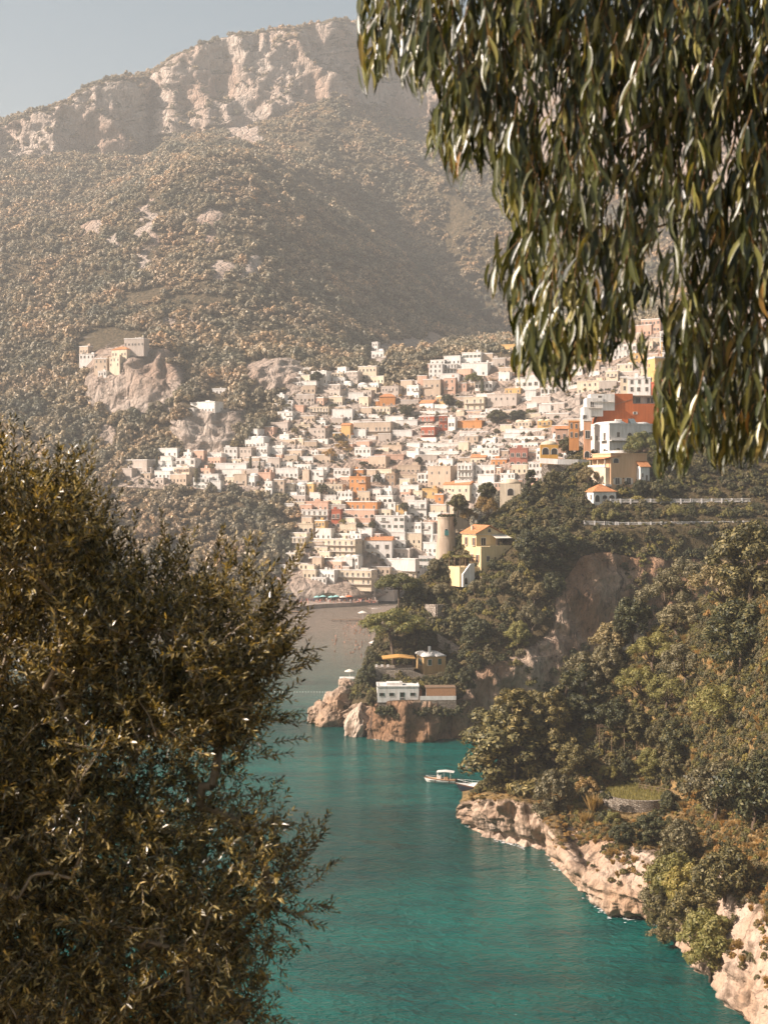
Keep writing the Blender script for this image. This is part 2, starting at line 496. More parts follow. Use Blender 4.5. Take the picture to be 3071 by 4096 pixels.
OUTCROPS = [(1085,1497,135,75),(545,1520,205,155),(845,1730,135,105),(1620,1390,90,50),(888,752,34,30),(601,903,34,92),(843,903,46,80),
            (888,1076,58,42),(1001,1076,48,40),(1220,910,22,30),(390,918,48,36),(473,993,30,42),(978,541,75,46),(579,1046,24,50),(430,1740,45,45),
            (700,1290,120,16),(1200,2330,110,80),(1720,1380,60,40)]
def far_shape(Lf):
    n = Lf.normals(); G = Lf.G
    seg = Lf.seg[:, None] * np.ones(G.shape[1])[None]
    u = UC + F * G[..., 0] / G[..., 1]; v = VH - F * (G[..., 2] - CH) / G[..., 1]
    wu = u + 42 * fbm(G / 16., 3, 101); wv = v + 42 * fbm(G / 16., 3, 111)
    e = in_ell(wu, wv, OUTCROPS)
    rockm = np.clip(1.5 - e, 0, 1)
    cliff = np.clip((seg - 10.7) / 0.3, 0, 1) * np.clip((12.2 - seg) / 0.3, 0, 1)
    mid = np.clip((seg - 2.9) / 0.2, 0, 1) * np.clip((4.1 - seg) / 0.2, 0, 1) * np.clip((1230 - u) / 60, 0, 1) * np.clip((u - 330) / 60, 0, 1)
    town = np.clip((3.1 - seg) / 0.3, 0, 1)
    amp = 3 + 11 * np.clip((seg - 5) / 1.0, 0, 1)
    amp = amp * (1 - town) + 1.0 * town
    big = fbm(G / 130.0, 4, 3)
    gul = fbm(G * np.array([1/45., 1/45., 1/260.]), 4, 11, ridged=True)
    fine = fbm(G * np.array([1/14., 1/14., 1/22.]), 4, 21, ridged=True)
    d = amp * big * 1.6 + (cliff * 26 + mid * 7 + rockm * 3 * (1 - town)) * (gul - 0.15) + (cliff * 7 + mid * 4.5 + rockm * 4) * fine
    d += np.clip((seg - 5.2) / 0.8, 0, 1) * (1 - cliff) * 13 * fbm(G * np.array([1/60., 1/60., 1/120.]), 3, 31, ridged=True)
    d *= np.clip(seg / 0.6, 0, 1)
    nn = n.copy(); nn[..., 2] *= 0.35
    Lf.G = G + nn * d[..., None]
    n2 = Lf.normals()
    steep = np.clip((0.66 - np.abs(n2[..., 2])) / 0.16, 0, 1)
    Lf.townmask = in_poly(u, v, TOWN) & (seg < 4.2)
    return np.clip(np.maximum(np.maximum(Lf.townmask * 0.75, rockm * 0.95), np.maximum(cliff * (0.35 + 0.65 * steep), mid * (0.45 + 0.55 * steep))) + steep * 0.28 * (seg > 4), 0, 1)
ro = far_shape(far)
o = far.build('mountain_terrain', M['rock_far'], ro)
tag(o, 'steep wooded limestone mountain rising behind the white hillside town', 'mountain', kind='structure')

# ---- middle spur with the villas and the promontory
MIDK = [
 Ls('1380,2900 1420,2950 1500,2995 1600,2995 1750,2990 1850,2978 2000,2965 2200,2945 2500,2900 3700,2850'),
 Ls('1380,2870,380 1420,2815,362 1500,2808,352 1600,2808,350 1750,2806,351 1840,2800,353 1900,2720,358 2000,2680,362 2150,2640,366 2300,2640,372 2500,2640,380 3700,2600,385'),
 Ls('1380,2865,385 1420,2770,372 1500,2740,366 1600,2720,364 1750,2705,364 1840,2700,364 1900,2640,366 2000,2600,368 2150,2520,372 2250,2340,378 2320,2230,382 2400,2210,385 2500,2230,390 2764,2240,390 3700,2200,390'),
 Ls('1380,2860,390 1440,2740,382 1500,2670,378 1560,2668,376 1640,2668,376 1800,2655,376 1850,2590,376 1900,2470,377 1950,2400,378 2050,2330,378 2150,2260,380 2300,2190,386 2400,2150,389 2500,2120,392 2764,2110,392 3700,2080,392'),
 Ls('1380,2858,395 1440,2735,392 1500,2600,390 1600,2440,392 1700,2330,394 1800,2230,396 1900,2160,398 2000,2120,398 2100,2090,398 2250,2075,398 2330,2095,396 2500,2093,396 2764,2090,396 3700,2060,396'),
 Ls('1380,2857,400 1440,2735,398 1500,2600,396 1600,2440,400 1700,2320,405 1800,2200,408 1900,2120,410 2000,2060,412 2100,2010,414 2250,1980,414 2350,2008,408 2500,2008,408 2764,2005,408 3700,1980,408'),
 Ls('1380,2857,410 1500,2640,410 1600,2480,415 1700,2360,420 1800,2240,425 1900,2140,430 2000,2060,432 2100,1990,435 2250,1900,435 2350,1860,432 2500,1850,432 2764,1780,432 3700,1700,432'),
 Ls('1380,2860,440 1600,2560,445 1700,2420,450 1900,2180,460 2000,2090,465 2150,1960,470 2300,1830,480 2500,1680,490 2764,1500,500 3700,1200,500'),
 Ls('1380,2690,480 1600,2690,490 1750,2500,500 1900,2250,520 2100,2060,540 2300,1900,560 2500,1700,600 2764,1420,620 3700,1100,620'),
 Ls('1380,2560,590 1700,2560,590 1900,2520,620 2100,2300,640 2300,2050,660 2500,1900,690 2764,1600,700 3700,1300,700'),
]
mid = Loft(MIDK, 1376, 3704, 8, [34, 30, 30, 24, 20, 20, 20, 16, 10], sm=3)
def mid_shape(Lf):
    n = Lf.normals(); G = Lf.G
    seg = Lf.seg[:, None] * np.ones(G.shape[1])[None]
    u = UC + F * G[..., 0] / G[..., 1]; v = VH - F * (G[..., 2] - CH) / G[..., 1]
    c1 = np.clip((1.1 - seg) / 0.15, 0, 1)
    c2 = np.clip((u - 2180) / 60, 0, 1) * np.clip((2.15 - seg) / 0.2, 0, 1)
    c3 = np.clip((u - 1840) / 60, 0, 1) * np.clip((1.7 - seg) / 0.3, 0, 1)
    cl = np.maximum(c1, np.maximum(c2, c3))
    gul = fbm(G * np.array([1/9., 1/9., 1/26.]), 4, 41, ridged=True)
    fine = fbm(G * np.array([1/3.2, 1/3.2, 1/4.5]), 4, 51, ridged=True)
    big = fbm(G / 22., 3, 61)
    cave = -7.0 * np.exp(-(((u - 1440) / 26) ** 2 + ((v - 2960) / 34) ** 2))
    cave += -6.0 * np.exp(-(((u - 2050) / 45) ** 2 + ((v - 2830) / 80) ** 2))
    left = np.clip((1600 - u) / 150, 0, 1)
    d = cl * (4.3 * (gul - 0.2) + (1.5 + 0.8 * left) * fine + 2.2 * big) + (1 - cl) * 0.7 * big + cave
    d *= np.clip((8.5 - seg), 0, 1)
    nn = n.copy(); nn[..., 2] *= 0.3
    Lf.G = G + nn * d[..., None]
    return np.clip(cl, 0, 1)
ro = mid_shape(mid)
o = mid.build('villa_headland', M['rock_mid'], ro)
tag(o, 'rocky wooded headland carrying the yellow villa and the low white house', 'headland', kind='structure')

# ---- near hillside on the right
NEARK = [
 Ls('1850,3290 1880,3320 1940,3390 2050,3420 2200,3440 2240,3520 2260,3590 2330,3640 2450,3700 2560,3740 2700,3850 2900,4100 3300,4700 3700,5400'),
 Ls('1850,3230,266 1880,3200,259 1940,3195,251 2050,3195,248 2200,3230,243 2240,3300,232 2260,3390,222 2330,3480,215 2450,3560,207 2560,3600,203 2700,3620,196 2900,3800,178 3300,4300,140 3700,4900,112'),
 Ls('1850,3225,268 1880,3185,262 1940,3170,256 2050,3160,253 2200,3170,250 2260,3290,236 2330,3340,228 2450,3370,218 2560,3400,212 2700,3450,204 2900,3500,188 3300,3900,150 3700,4400,120'),
 Ls('1850,3222,270 1940,3160,262 2050,3130,260 2200,3090,256 2300,3180,246 2400,3280,233 2500,3285,232 2640,3285,230 2764,3290,224 3300,3500,165 3700,3900,130'),
 Ls('1850,3220,272 1940,3150,266 2050,3100,265 2200,3020,262 2300,3050,252 2400,3170,248 2500,3170,250 2640,3170,248 2764,3140,242 3300,3200,175 3700,3500,140'),
 Ls('1850,3220,274 1940,3145,270 2050,3080,270 2200,2960,268 2300,2880,262 2400,2830,260 2500,2770,260 2640,2690,257 2764,2620,250 3300,2500,190 3700,2500,150'),
 Ls('1850,3225,277 1940,3150,275 2050,3080,277 2200,2940,276 2300,2830,272 2450,2680,270 2600,2550,268 2764,2440,262 3300,2150,210 3700,2050,170'),
 Ls('1850,3120,305 1940,3120,310 2050,3080,318 2200,3040,325 2450,3000,330 2764,2950,330 3300,2850,290 3700,2850,230'),
]
near = Loft(NEARK, 1848, 3704, 6, [44, 30, 26, 16, 26, 22, 12], sm=2)
def near_shape(Lf):
    n = Lf.normals(); G = Lf.G
    seg = Lf.seg[:, None] * np.ones(G.shape[1])[None]
    u = UC + F * G[..., 0] / G[..., 1]; v = VH - F * (G[..., 2] - CH) / G[..., 1]
    cl = np.clip((1.05 - seg) / 0.12, 0, 1)
    c2 = np.clip((2.6 - seg) / 0.8, 0, 1) * np.clip((u - 2230) / 40, 0, 1) * 0.75
    cl = np.maximum(cl, c2)
    gul = fbm(G * np.array([1/6., 1/6., 1/12.]), 4, 71, ridged=True)
    fine = fbm(G * np.array([1/1.9, 1/1.9, 1/2.6]), 4, 81, ridged=True)
    big = fbm(G / 14., 3, 91)
    under = -1.8 * np.exp(-((seg - 0.28) / 0.09) ** 2)
    lip = 1.6 * np.exp(-((seg - 1.0) / 0.10) ** 2) * (0.5 + vnoise(G / 3.0, 5))
    d = cl * (2.4 * (gul - 0.1) + 1.15 * fine + 1.6 * big + under) + (1 - cl) * (0.5 * big + 0.25 * fine) + lip
    d *= np.clip((6.6 - seg), 0, 1)
    nn = n.copy(); nn[..., 2] *= 0.4
    Lf.G = G + nn * d[..., None]
    return np.clip(cl * 1.05, 0, 1)
ro = near_shape(near)
o = near.build('near_cliff', M['rock_near'], ro)
tag(o, 'pale sunlit sea cliff and terraced hillside at the lower right', 'cliff', kind='structure')

# ---- slope under the viewpoint (below the frame)
def under_slope():
    xs = np.linspace(-90, 60, 76); ys = np.linspace(-40, 95, 68)
    X, Y = np.meshgrid(xs, ys)
    Z = 66.2 - 0.62 * np.clip(Y - 1.0, 0, None) - 0.0016 * np.clip(Y, 0, None) ** 2 - 0.12 * np.clip(-X - 6, 0, None) + 0.02 * np.clip(-Y, 0, 30)
    Gd = np.stack([X, Y, Z], -1)
    Gd[..., 2] += 0.8 * fbm(Gd / 7., 3, 5) * np.clip((Y - 3) / 6, 0, 1)
    Gd[..., 2] = np.maximum(Gd[..., 2], -3)
    r, c = Gd.shape[:2]; idx = np.arange(r * c).reshape(r, c)
    q = np.stack([idx[:-1, :-1], idx[:-1, 1:], idx[1:, 1:], idx[1:, :-1]], -1).reshape(-1, 4)
    me = np_mesh('viewpoint_slope', Gd.reshape(-1, 3), q, [M['rock_near']], smooth=True)
    a = me.attributes.new('rock', 'FLOAT', 'POINT'); a.data.foreach_set('value', np.full(r * c, 0.25, np.float32))
    ob = link('viewpoint_slope', me)
    tag(ob, 'dry hillside dropping away below the viewpoint', 'hillside', kind='structure')
    return lambda x, y: float(66.2 - 0.62 * max(y - 1, 0) - 0.0016 * max(y, 0) ** 2 - 0.12 * max(-x - 6, 0))
slope_z = under_slope()

# ------------------------------------------------------------------ sea
def seamat():
    t = NT('sea_water')
    g = t.n('NewGeometry')
    patch = t.noise(t.pos((0.010, 0.022, 1)), 1.0, 4, 0.55, 0.8)
    pat2 = t.noise(t.pos((0.05, 0.14, 1)), 1.0, 4, 0.6, 0.5)
    col = t.mix(t.ramp(patch, [(0.35, 0.0), (0.68, 1.0)]), (0.002, 0.052, 0.044), (0.004, 0.118, 0.096))
    col = t.mix(t.ramp(pat2, [(0.45, 0.0), (0.75, 0.7)]), col, (0.001, 0.030, 0.034))
    # sandy shallows of the cove, plus the far water's grey-beige reflection painted in
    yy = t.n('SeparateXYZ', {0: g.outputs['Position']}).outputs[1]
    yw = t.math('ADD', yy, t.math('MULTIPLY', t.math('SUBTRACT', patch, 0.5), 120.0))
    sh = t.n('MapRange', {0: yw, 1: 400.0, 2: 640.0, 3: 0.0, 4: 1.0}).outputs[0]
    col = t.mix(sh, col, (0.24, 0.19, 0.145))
    w1 = t.noise(t.pos((0.10, 0.20, 1)), 1.0, 3, 0.5, 0.4)
    w2 = t.noise(t.pos((0.42, 0.62, 1)), 1.0, 4, 0.62, 0.5)
    w3 = t.noise(t.pos((1.4, 1.9, 1)), 1.0, 3, 0.6, 0.3)
    h = t.math('ADD', t.math('MULTIPLY', w1, 1.1), t.math('ADD', t.math('MULTIPLY', w2, 0.85), t.math('MULTIPLY', w3, 0.34)))
    return t.surf(t.pbsdf(col, 0.10, t.bump(h, 1.0, 1.0), spec=0.5, IOR=1.33))
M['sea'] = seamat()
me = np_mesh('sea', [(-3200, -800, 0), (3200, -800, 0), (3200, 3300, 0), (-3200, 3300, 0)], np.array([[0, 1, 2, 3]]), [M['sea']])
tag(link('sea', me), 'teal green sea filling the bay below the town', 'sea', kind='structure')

# beach in the cove behind the promontory
def beach():
    sh = [(1470, 2428), (1500, 2450), (1490, 2500), (1485, 2560), (1470, 2620), (1450, 2680), (1425, 2740)]
    rows = []
    for (u, v) in sh:
        D = Dsea(v)
        x0 = (u - UC) / F * D
        rows.append([(x0 - 6, D, -0.5), (x0, D, 0.02), (x0 + 14, D, 0.7), (x0 + 60, D, 2.5), (x0 + 130, D, 6)])
    V = np.array(rows).reshape(-1, 3); n = 5
    q = np.array([[i*n+j, i*n+j+1, (i+1)*n+j+1, (i+1)*n+j] for i in range(len(sh)-1) for j in range(n-1)])
    t = NT('beach_sand')
    nz = t.noise(t.pos(), 0.8, 5)
    col = t.mix(t.ramp(nz, [(0.3, 0.0), (0.7, 1.0)]), (0.16, 0.12, 0.09), (0.22, 0.17, 0.13))
    m = t.surf(t.pbsdf(col, 0.9))
    tag(link('beach', np_mesh('beach', V, q, [m], smooth=True)), 'narrow grey sand beach in the cove behind the headland', 'beach', kind='structure')
beach()

# ------------------------------------------------------------------ haze
def haze():
    mb = MB().box(-3600, 3600, -1200, 3700, -6, 1020)
    t = NT('haze_air')
    pv = t.n('VolumePrincipled', {'Density': HAZE_DENSITY, 'Color': (0.93, 0.92, 0.88, 1), 'Anisotropy': 0.15})
    t.t.links.new(pv.outputs[0], t.out.inputs['Volume'])
    ob = mb.build('haze', t.m)
    tag(ob, 'warm pale summer haze filling the air over the bay', 'haze', kind='stuff')
haze()
# ------------------------------------------------------------------ vegetation prototypes
def rand_dirs(rng, n):
    d = rng.normal(size=(n, 3)); return d / np.linalg.norm(d, axis=1, keepdims=True)

def leaf_cloud(rng, blobs, n, size, aspect=0.55, up=0.25, shell=(0.72, 1.05), hang=0.0, rough=0.5):
    """n diamond leaf-faces over ellipsoid blobs [(c, (rx,ry,rz))]"""
    C = np.array([b[0] for b in blobs], float); R = np.array([b[1] for b in blobs], float)
    w = (R[:, 0] * R[:, 2]) ** 0.95; w /= w.sum()
    k = rng.choice(len(blobs), n, p=w)
    d = rand_dirs(rng, n); d[:, 2] += up; d /= np.linalg.norm(d, axis=1, keepdims=True)
    rad = rng.uniform(shell[0], shell[1], (n, 1))
    pos = C[k] + d * R[k] * rad
    nrm = d + rough * rand_dirs(rng, n); nrm /= np.linalg.norm(nrm, axis=1, keepdims=True)
    a = np.cross(nrm, rand_dirs(rng, n)); a[:, 2] -= hang; a /= np.linalg.norm(a, axis=1, keepdims=True) + 1e-9
    b = np.cross(nrm, a)
    s = size * rng.uniform(0.6, 1.3, (n, 1))
    a = a * s; b = b * s * aspect
    V = np.stack([pos - a, pos + b * 0.9 - 0.1 * a, pos + a, pos - b + 0.1 * a], 1).reshape(-1, 3)
    q = np.arange(n * 4).reshape(n, 4)
    return V, q

def dome_blobs(rng, n, R, H, z0, flat=1.0, jit=0.25, r=(0.28, 0.45)):
    bl = []
    for i in range(n):
        t = rng.uniform(0, 2 * math.pi); q = math.sqrt(rng.uniform(0, 1))
        x, y = R * q * math.cos(t), R * q * math.sin(t)
        z = z0 + H * (math.sqrt(max(0, 1 - q * q * 0.95)) * rng.uniform(0.55, 1.0))
        rr = R * rng.uniform(*r)
        bl.append(((x, y, z), (rr, rr, rr * flat)))
    return bl

def trunk_to(blobs, r0, hb, base=(0, 0, -1.0), bend=0.4, rng=None, nlimb=8):
    mb = MB()
    top = np.mean([b[0] for b in blobs], axis=0)
    fork = np.array([top[0] * 0.5 + rng.uniform(-bend, bend), top[1] * 0.5 + rng.uniform(-bend, bend), hb])
    mb.tube([base, np.array([fork[0] * 0.3, fork[1] * 0.3, hb * 0.4]), fork], [r0, r0 * 0.85, r0 * 0.65], 7)
    order = rng.permutation(len(blobs))[:nlimb]
    for i in order:
        c = np.array(blobs[i][0])
        m = fork * 0.45 + c * 0.55; m[2] -= 0.12 * np.linalg.norm(c - fork)
        mb.tube([fork, m, c], [r0 * 0.5, r0 * 0.3, r0 * 0.1], 5)
    return mb

PROTO = {}
def make_proto(kind, seed):
    rng = np.random.default_rng(seed)
    if kind == 'pine':        # umbrella pine, unit height 10
        bl = dome_blobs(rng, 44, 4.2, 3.3, 5.9, 0.6, r=(0.20, 0.34))
        V, q = leaf_cloud(rng, bl, 9000, 0.25, 0.35, 0.45)
        tr = trunk_to(bl, 0.26, 6.0, rng=rng, bend=0.6, nlimb=12)
    elif kind == 'aleppo':    # tall lumpy pine reaching near the ground
        bl = []
        for i in range(60):
            h = rng.uniform(0.12, 1.0); R = 3.3 * (1.05 - h) ** 0.55 * rng.uniform(0.45, 1.0)
            t = rng.uniform(0, 2 * math.pi)
            rr = rng.uniform(0.5, 0.95) * (1.15 - 0.45 * h)
            bl.append(((R * math.cos(t), R * math.sin(t), 10 * h - 0.9), (rr, rr, rr * 0.75)))
        V, q = leaf_cloud(rng, bl, 10500, 0.24, 0.36, 0.4, shell=(0.6, 1.12))
        tr = trunk_to(bl, 0.30, 5.0, rng=rng)
    elif kind == 'oak':       # dark round evergreen
        bl = dome_blobs(rng, 46, 3.7, 5.4, 3.2, 0.9, r=(0.15, 0.30))
        bl += [((rng.uniform(-2.6, 2.6), rng.uniform(-2.6, 2.6), rng.uniform(2.0, 4.4)), (1.0, 1.0, 0.9)) for _ in range(14)]
        V, q = leaf_cloud(rng, bl, 9500, 0.23, 0.55, 0.3, shell=(0.6, 1.12))
        tr = trunk_to(bl, 0.3, 3.6, rng=rng)
    elif kind == 'olive':     # airy silver crown
        bl = dome_blobs(rng, 30, 3.7, 4.6, 3.6, 0.95, r=(0.18, 0.32))
        V, q = leaf_cloud(rng, bl, 5200, 0.27, 0.30, 0.5, shell=(0.5, 1.15))
        tr = trunk_to(bl, 0.32, 3.0, rng=rng, bend=0.9)
    elif kind == 'shrub':
        bl = dome_blobs(rng, 22, 4.0, 6.0, 0.2, 0.95, r=(0.2, 0.36))
        V, q = leaf_cloud(rng, bl, 2200, 0.42, 0.5, 0.4, shell=(0.6, 1.12))
        tr = None
    elif kind == 'tuft':      # dry grass / wiry bush
        n = 420
        t = rng.uniform(0, 2 * math.pi, n); r = rng.uniform(0, 1.6, n)
        b0 = np.stack([r * np.cos(t), r * np.sin(t), np.zeros(n)], 1)
        dr = np.stack([np.cos(t) * rng.uniform(0, .8, n), np.sin(t) * rng.uniform(0, .8, n), np.ones(n)], 1)
        L_ = rng.uniform(4, 10, (n, 1)) * 0.75
        sd = np.cross(dr, rand_dirs(rng, n)); sd /= np.linalg.norm(sd, axis=1, keepdims=True)
        tip = b0 + dr * L_
        V = np.stack([b0 - sd * .22, b0 + sd * .22, b0 + dr * L_ * 0.6 + sd * .2, tip], 1).reshape(-1, 3)
        q = np.arange(n * 4).reshape(n, 4); tr = None
    elif kind == 'cypress':
        bl = []
        for i in range(22):
            h = i / 21
            rr = 1.05 * (math.sin(math.pi * (0.12 + 0.88 * (1 - h))) ** 0.6 + 0.12) * rng.uniform(0.85, 1.1)
            bl.append(((rng.uniform(-.15, .15), rng.uniform(-.15, .15), 0.9 + 8.6 * h), (rr, rr, 0.8)))
        V, q = leaf_cloud(rng, bl, 2600, 0.26, 0.4, 0.4)
        tr = MB().tube([(0, 0, -1), (0, 0, 8)], [0.2, 0.05], 6)
    elif kind == 'far':       # distant canopy clump, about 10 across
        bl = dome_blobs(rng, 9, 4.2, 5.0, 0.3, 0.9, r=(0.32, 0.5))
        V, q = leaf_cloud(rng, bl, 420, 0.95, 0.65, 0.35, rough=0.42, shell=(0.6, 1.1))
        tr = None
    cm = np_mesh('crown', V, q)
    tm = tr.mesh('trunk', [M['bark']], True) if tr is not None else None
    return cm, tm

KMAT = {'pine': 'pine', 'aleppo': 'aleppo', 'oak': 'dark', 'olive': 'olive', 'shrub': 'dark', 'cypress': 'dark', 'tuft': 'dry', 'far': 'far'}
NVAR = {'pine': 2, 'aleppo': 3, 'oak': 3, 'olive': 3, 'shrub': 3, 'tuft': 2, 'cypress': 1, 'far': 5}
def proto(kind, leaf, i):
    key = (kind, leaf, i % NVAR[kind])
    if key not in PROTO:
        base = (kind, None, i % NVAR[kind])
        if base not in PROTO: PROTO[base] = make_proto(kind, 100 + 13 * len(PROTO))
        cm, tm = PROTO[base]
        cm2 = cm.copy(); cm2.materials.append(L[leaf])
        PROTO[key] = (cm2, tm)
    return PROTO[key]

TREES = []
WORD = {'pine': 'umbrella pine', 'aleppo': 'tall bushy pine', 'oak': 'dark round evergreen tree', 'olive': 'silvery olive tree', 'shrub': 'rounded shrub',
        'cypress': 'slim dark cypress', 'tuft': 'tuft of dry golden grass'}
NAME = {'pine': 'umbrella_pine', 'aleppo': 'bushy_pine', 'oak': 'evergreen_tree', 'olive': 'olive_tree', 'shrub': 'shrub', 'cypress': 'cypress', 'tuft': 'grass_tuft'}
tcount = [0]
def tree(kind, u, v, hpx, where, loft=None, D=None, leaf=None, wide=1.0, label=None, group=None):
    """u, v: base in photo pixels; hpx: height in photo pixels"""
    if D is None: D = loft.D_at(u, v)
    leaf = leaf or KMAT[kind]
    tcount[0] += 1
    cm, tm = proto(kind, leaf, tcount[0])
    p = P3(u, v, D)
    s = hpx * D / F / 10.0
    e = empty(NAME[kind], p, random.uniform(0, 6.28))
    e.scale = (s * wide, s * wide, s)
    link('crown', cm, e)
    if tm is not None: link('trunk', tm, e)
    TREES.append((e, kind, leaf, where, u, v))
    tag(e, label or where, 'tree' if kind not in ('shrub', 'tuft') else ('shrub' if kind == 'shrub' else 'grass'), group)
    return e

# ------------------------------------------------------------------ instanced masses (stuff)
def scatter_obj(name, P, scale, rot, idx, protos, label, cat):
    coll = bpy.data.collections.new(name + '_source')
    for i, (me, sx) in enumerate(protos):
        po = bpy.data.objects.new('%s_source_%02d' % (name, i), me)
        coll.objects.link(po)
    me = bpy.data.meshes.new(name)
    me.vertices.add(len(P)); me.vertices.foreach_set('co', np.asarray(P, np.float32).ravel())
    for nm, ty, key, dat in (('scl', 'FLOAT_VECTOR', 'vector', scale), ('rot', 'FLOAT_VECTOR', 'vector', rot), ('idx', 'INT', 'value', idx)):
        a = me.attributes.new(nm, ty, 'POINT'); a.data.foreach_set(key, np.asarray(dat, np.int32 if ty == 'INT' else np.float32).ravel())
    ob = link(name, me)
    ng = bpy.data.node_groups.new(name, 'GeometryNodeTree')
    ng.interface.new_socket(name='Geometry', in_out='INPUT', socket_type='NodeSocketGeometry')
    ng.interface.new_socket(name='Geometry', in_out='OUTPUT', socket_type='NodeSocketGeometry')
    N = ng.nodes; K = ng.links
    gi, go = N.new('NodeGroupInput'), N.new('NodeGroupOutput')
    iop = N.new('GeometryNodeInstanceOnPoints'); ci = N.new('GeometryNodeCollectionInfo')
    ci.inputs['Collection'].default_value = coll
    ci.inputs['Separate Children'].default_value = True; ci.inputs['Reset Children'].default_value = True
    def attr(nm, ty):
        a = N.new('GeometryNodeInputNamedAttribute'); a.data_type = ty; a.inputs['Name'].default_value = nm
        return a.outputs['Attribute']
    iop.inputs['Pick Instance'].default_value = True
    K.new(gi.outputs[0], iop.inputs['Points']); K.new(ci.outputs[0], iop.inputs['Instance'])
    K.new(attr('idx', 'INT'), iop.inputs['Instance Index'])
    K.new(attr('rot', 'FLOAT_VECTOR'), iop.inputs['Rotation']); K.new(attr('scl', 'FLOAT_VECTOR'), iop.inputs['Scale'])
    K.new(iop.outputs[0], go.inputs[0])
    md = ob.modifiers.new('scatter', 'NODES'); md.node_group = ng
    tag(ob, label, cat, kind='stuff')
    return ob


def far_forest():
    rng = np.random.default_rng(5)
    def keep(u, v, P, N, rock, seg):
        town = in_poly(u, v, TOWN) & (seg < 4.3)
        n1 = fbm(P / 38., 3, 7)
        m = (rock + 0.25 * n1 < 0.55) & ~town & (u > -150) & (u < 3200) & (P[:, 2] > 6)
        plate = (u < 600) & (v > 1335) & (v < 1540) & (seg > 3.9) & (seg < 5.05)
        m &= ~(plate & (u > 300) & (n1 > -0.1))
        m &= in_ell(u, v, [(825,1632,105,45),(450,1425,150,115),(880,1560,52,30),(1515,1420,55,50)]) > 1
        # open grassy strips
        m &= ~((fbm(P / 75., 3, 77) > 0.5) & (seg > 5))
        cliff = (seg > 11) & (rng.random(len(u)) < 0.55)
        m &= ~cliff
        return m
    dens = np.ones(far.G.shape[:2])
    dens[far.seg > 7.0] *= 0.85
    dens[far.seg < 5.2] *= 1.9
    P, N, u, v = far.scatter(72000, rng, keep, dens)
    n = len(P)
    s = rng.uniform(0.35, 1.0, n) ** 1.2 * 1.5 * (0.85 + 0.35 * fbm(P / 50., 2, 9))
    s *= np.where(v < 600, 0.85, 1.0)
    S = np.stack([s, s, s * rng.uniform(0.8, 1.35, n)], 1)
    R = np.zeros((n, 3)); R[:, 2] = rng.uniform(0, 6.28, n)
    P = P.copy(); P[:, 2] -= 0.8 * s
    scatter_obj('mountain_forest', P, S, R, rng.integers(0, 5, n), [(proto('far', 'far', i)[0], 1) for i in range(5)],
                'scrubby olive-brown forest covering the mountain and the slopes under the town', 'forest')
far_forest()

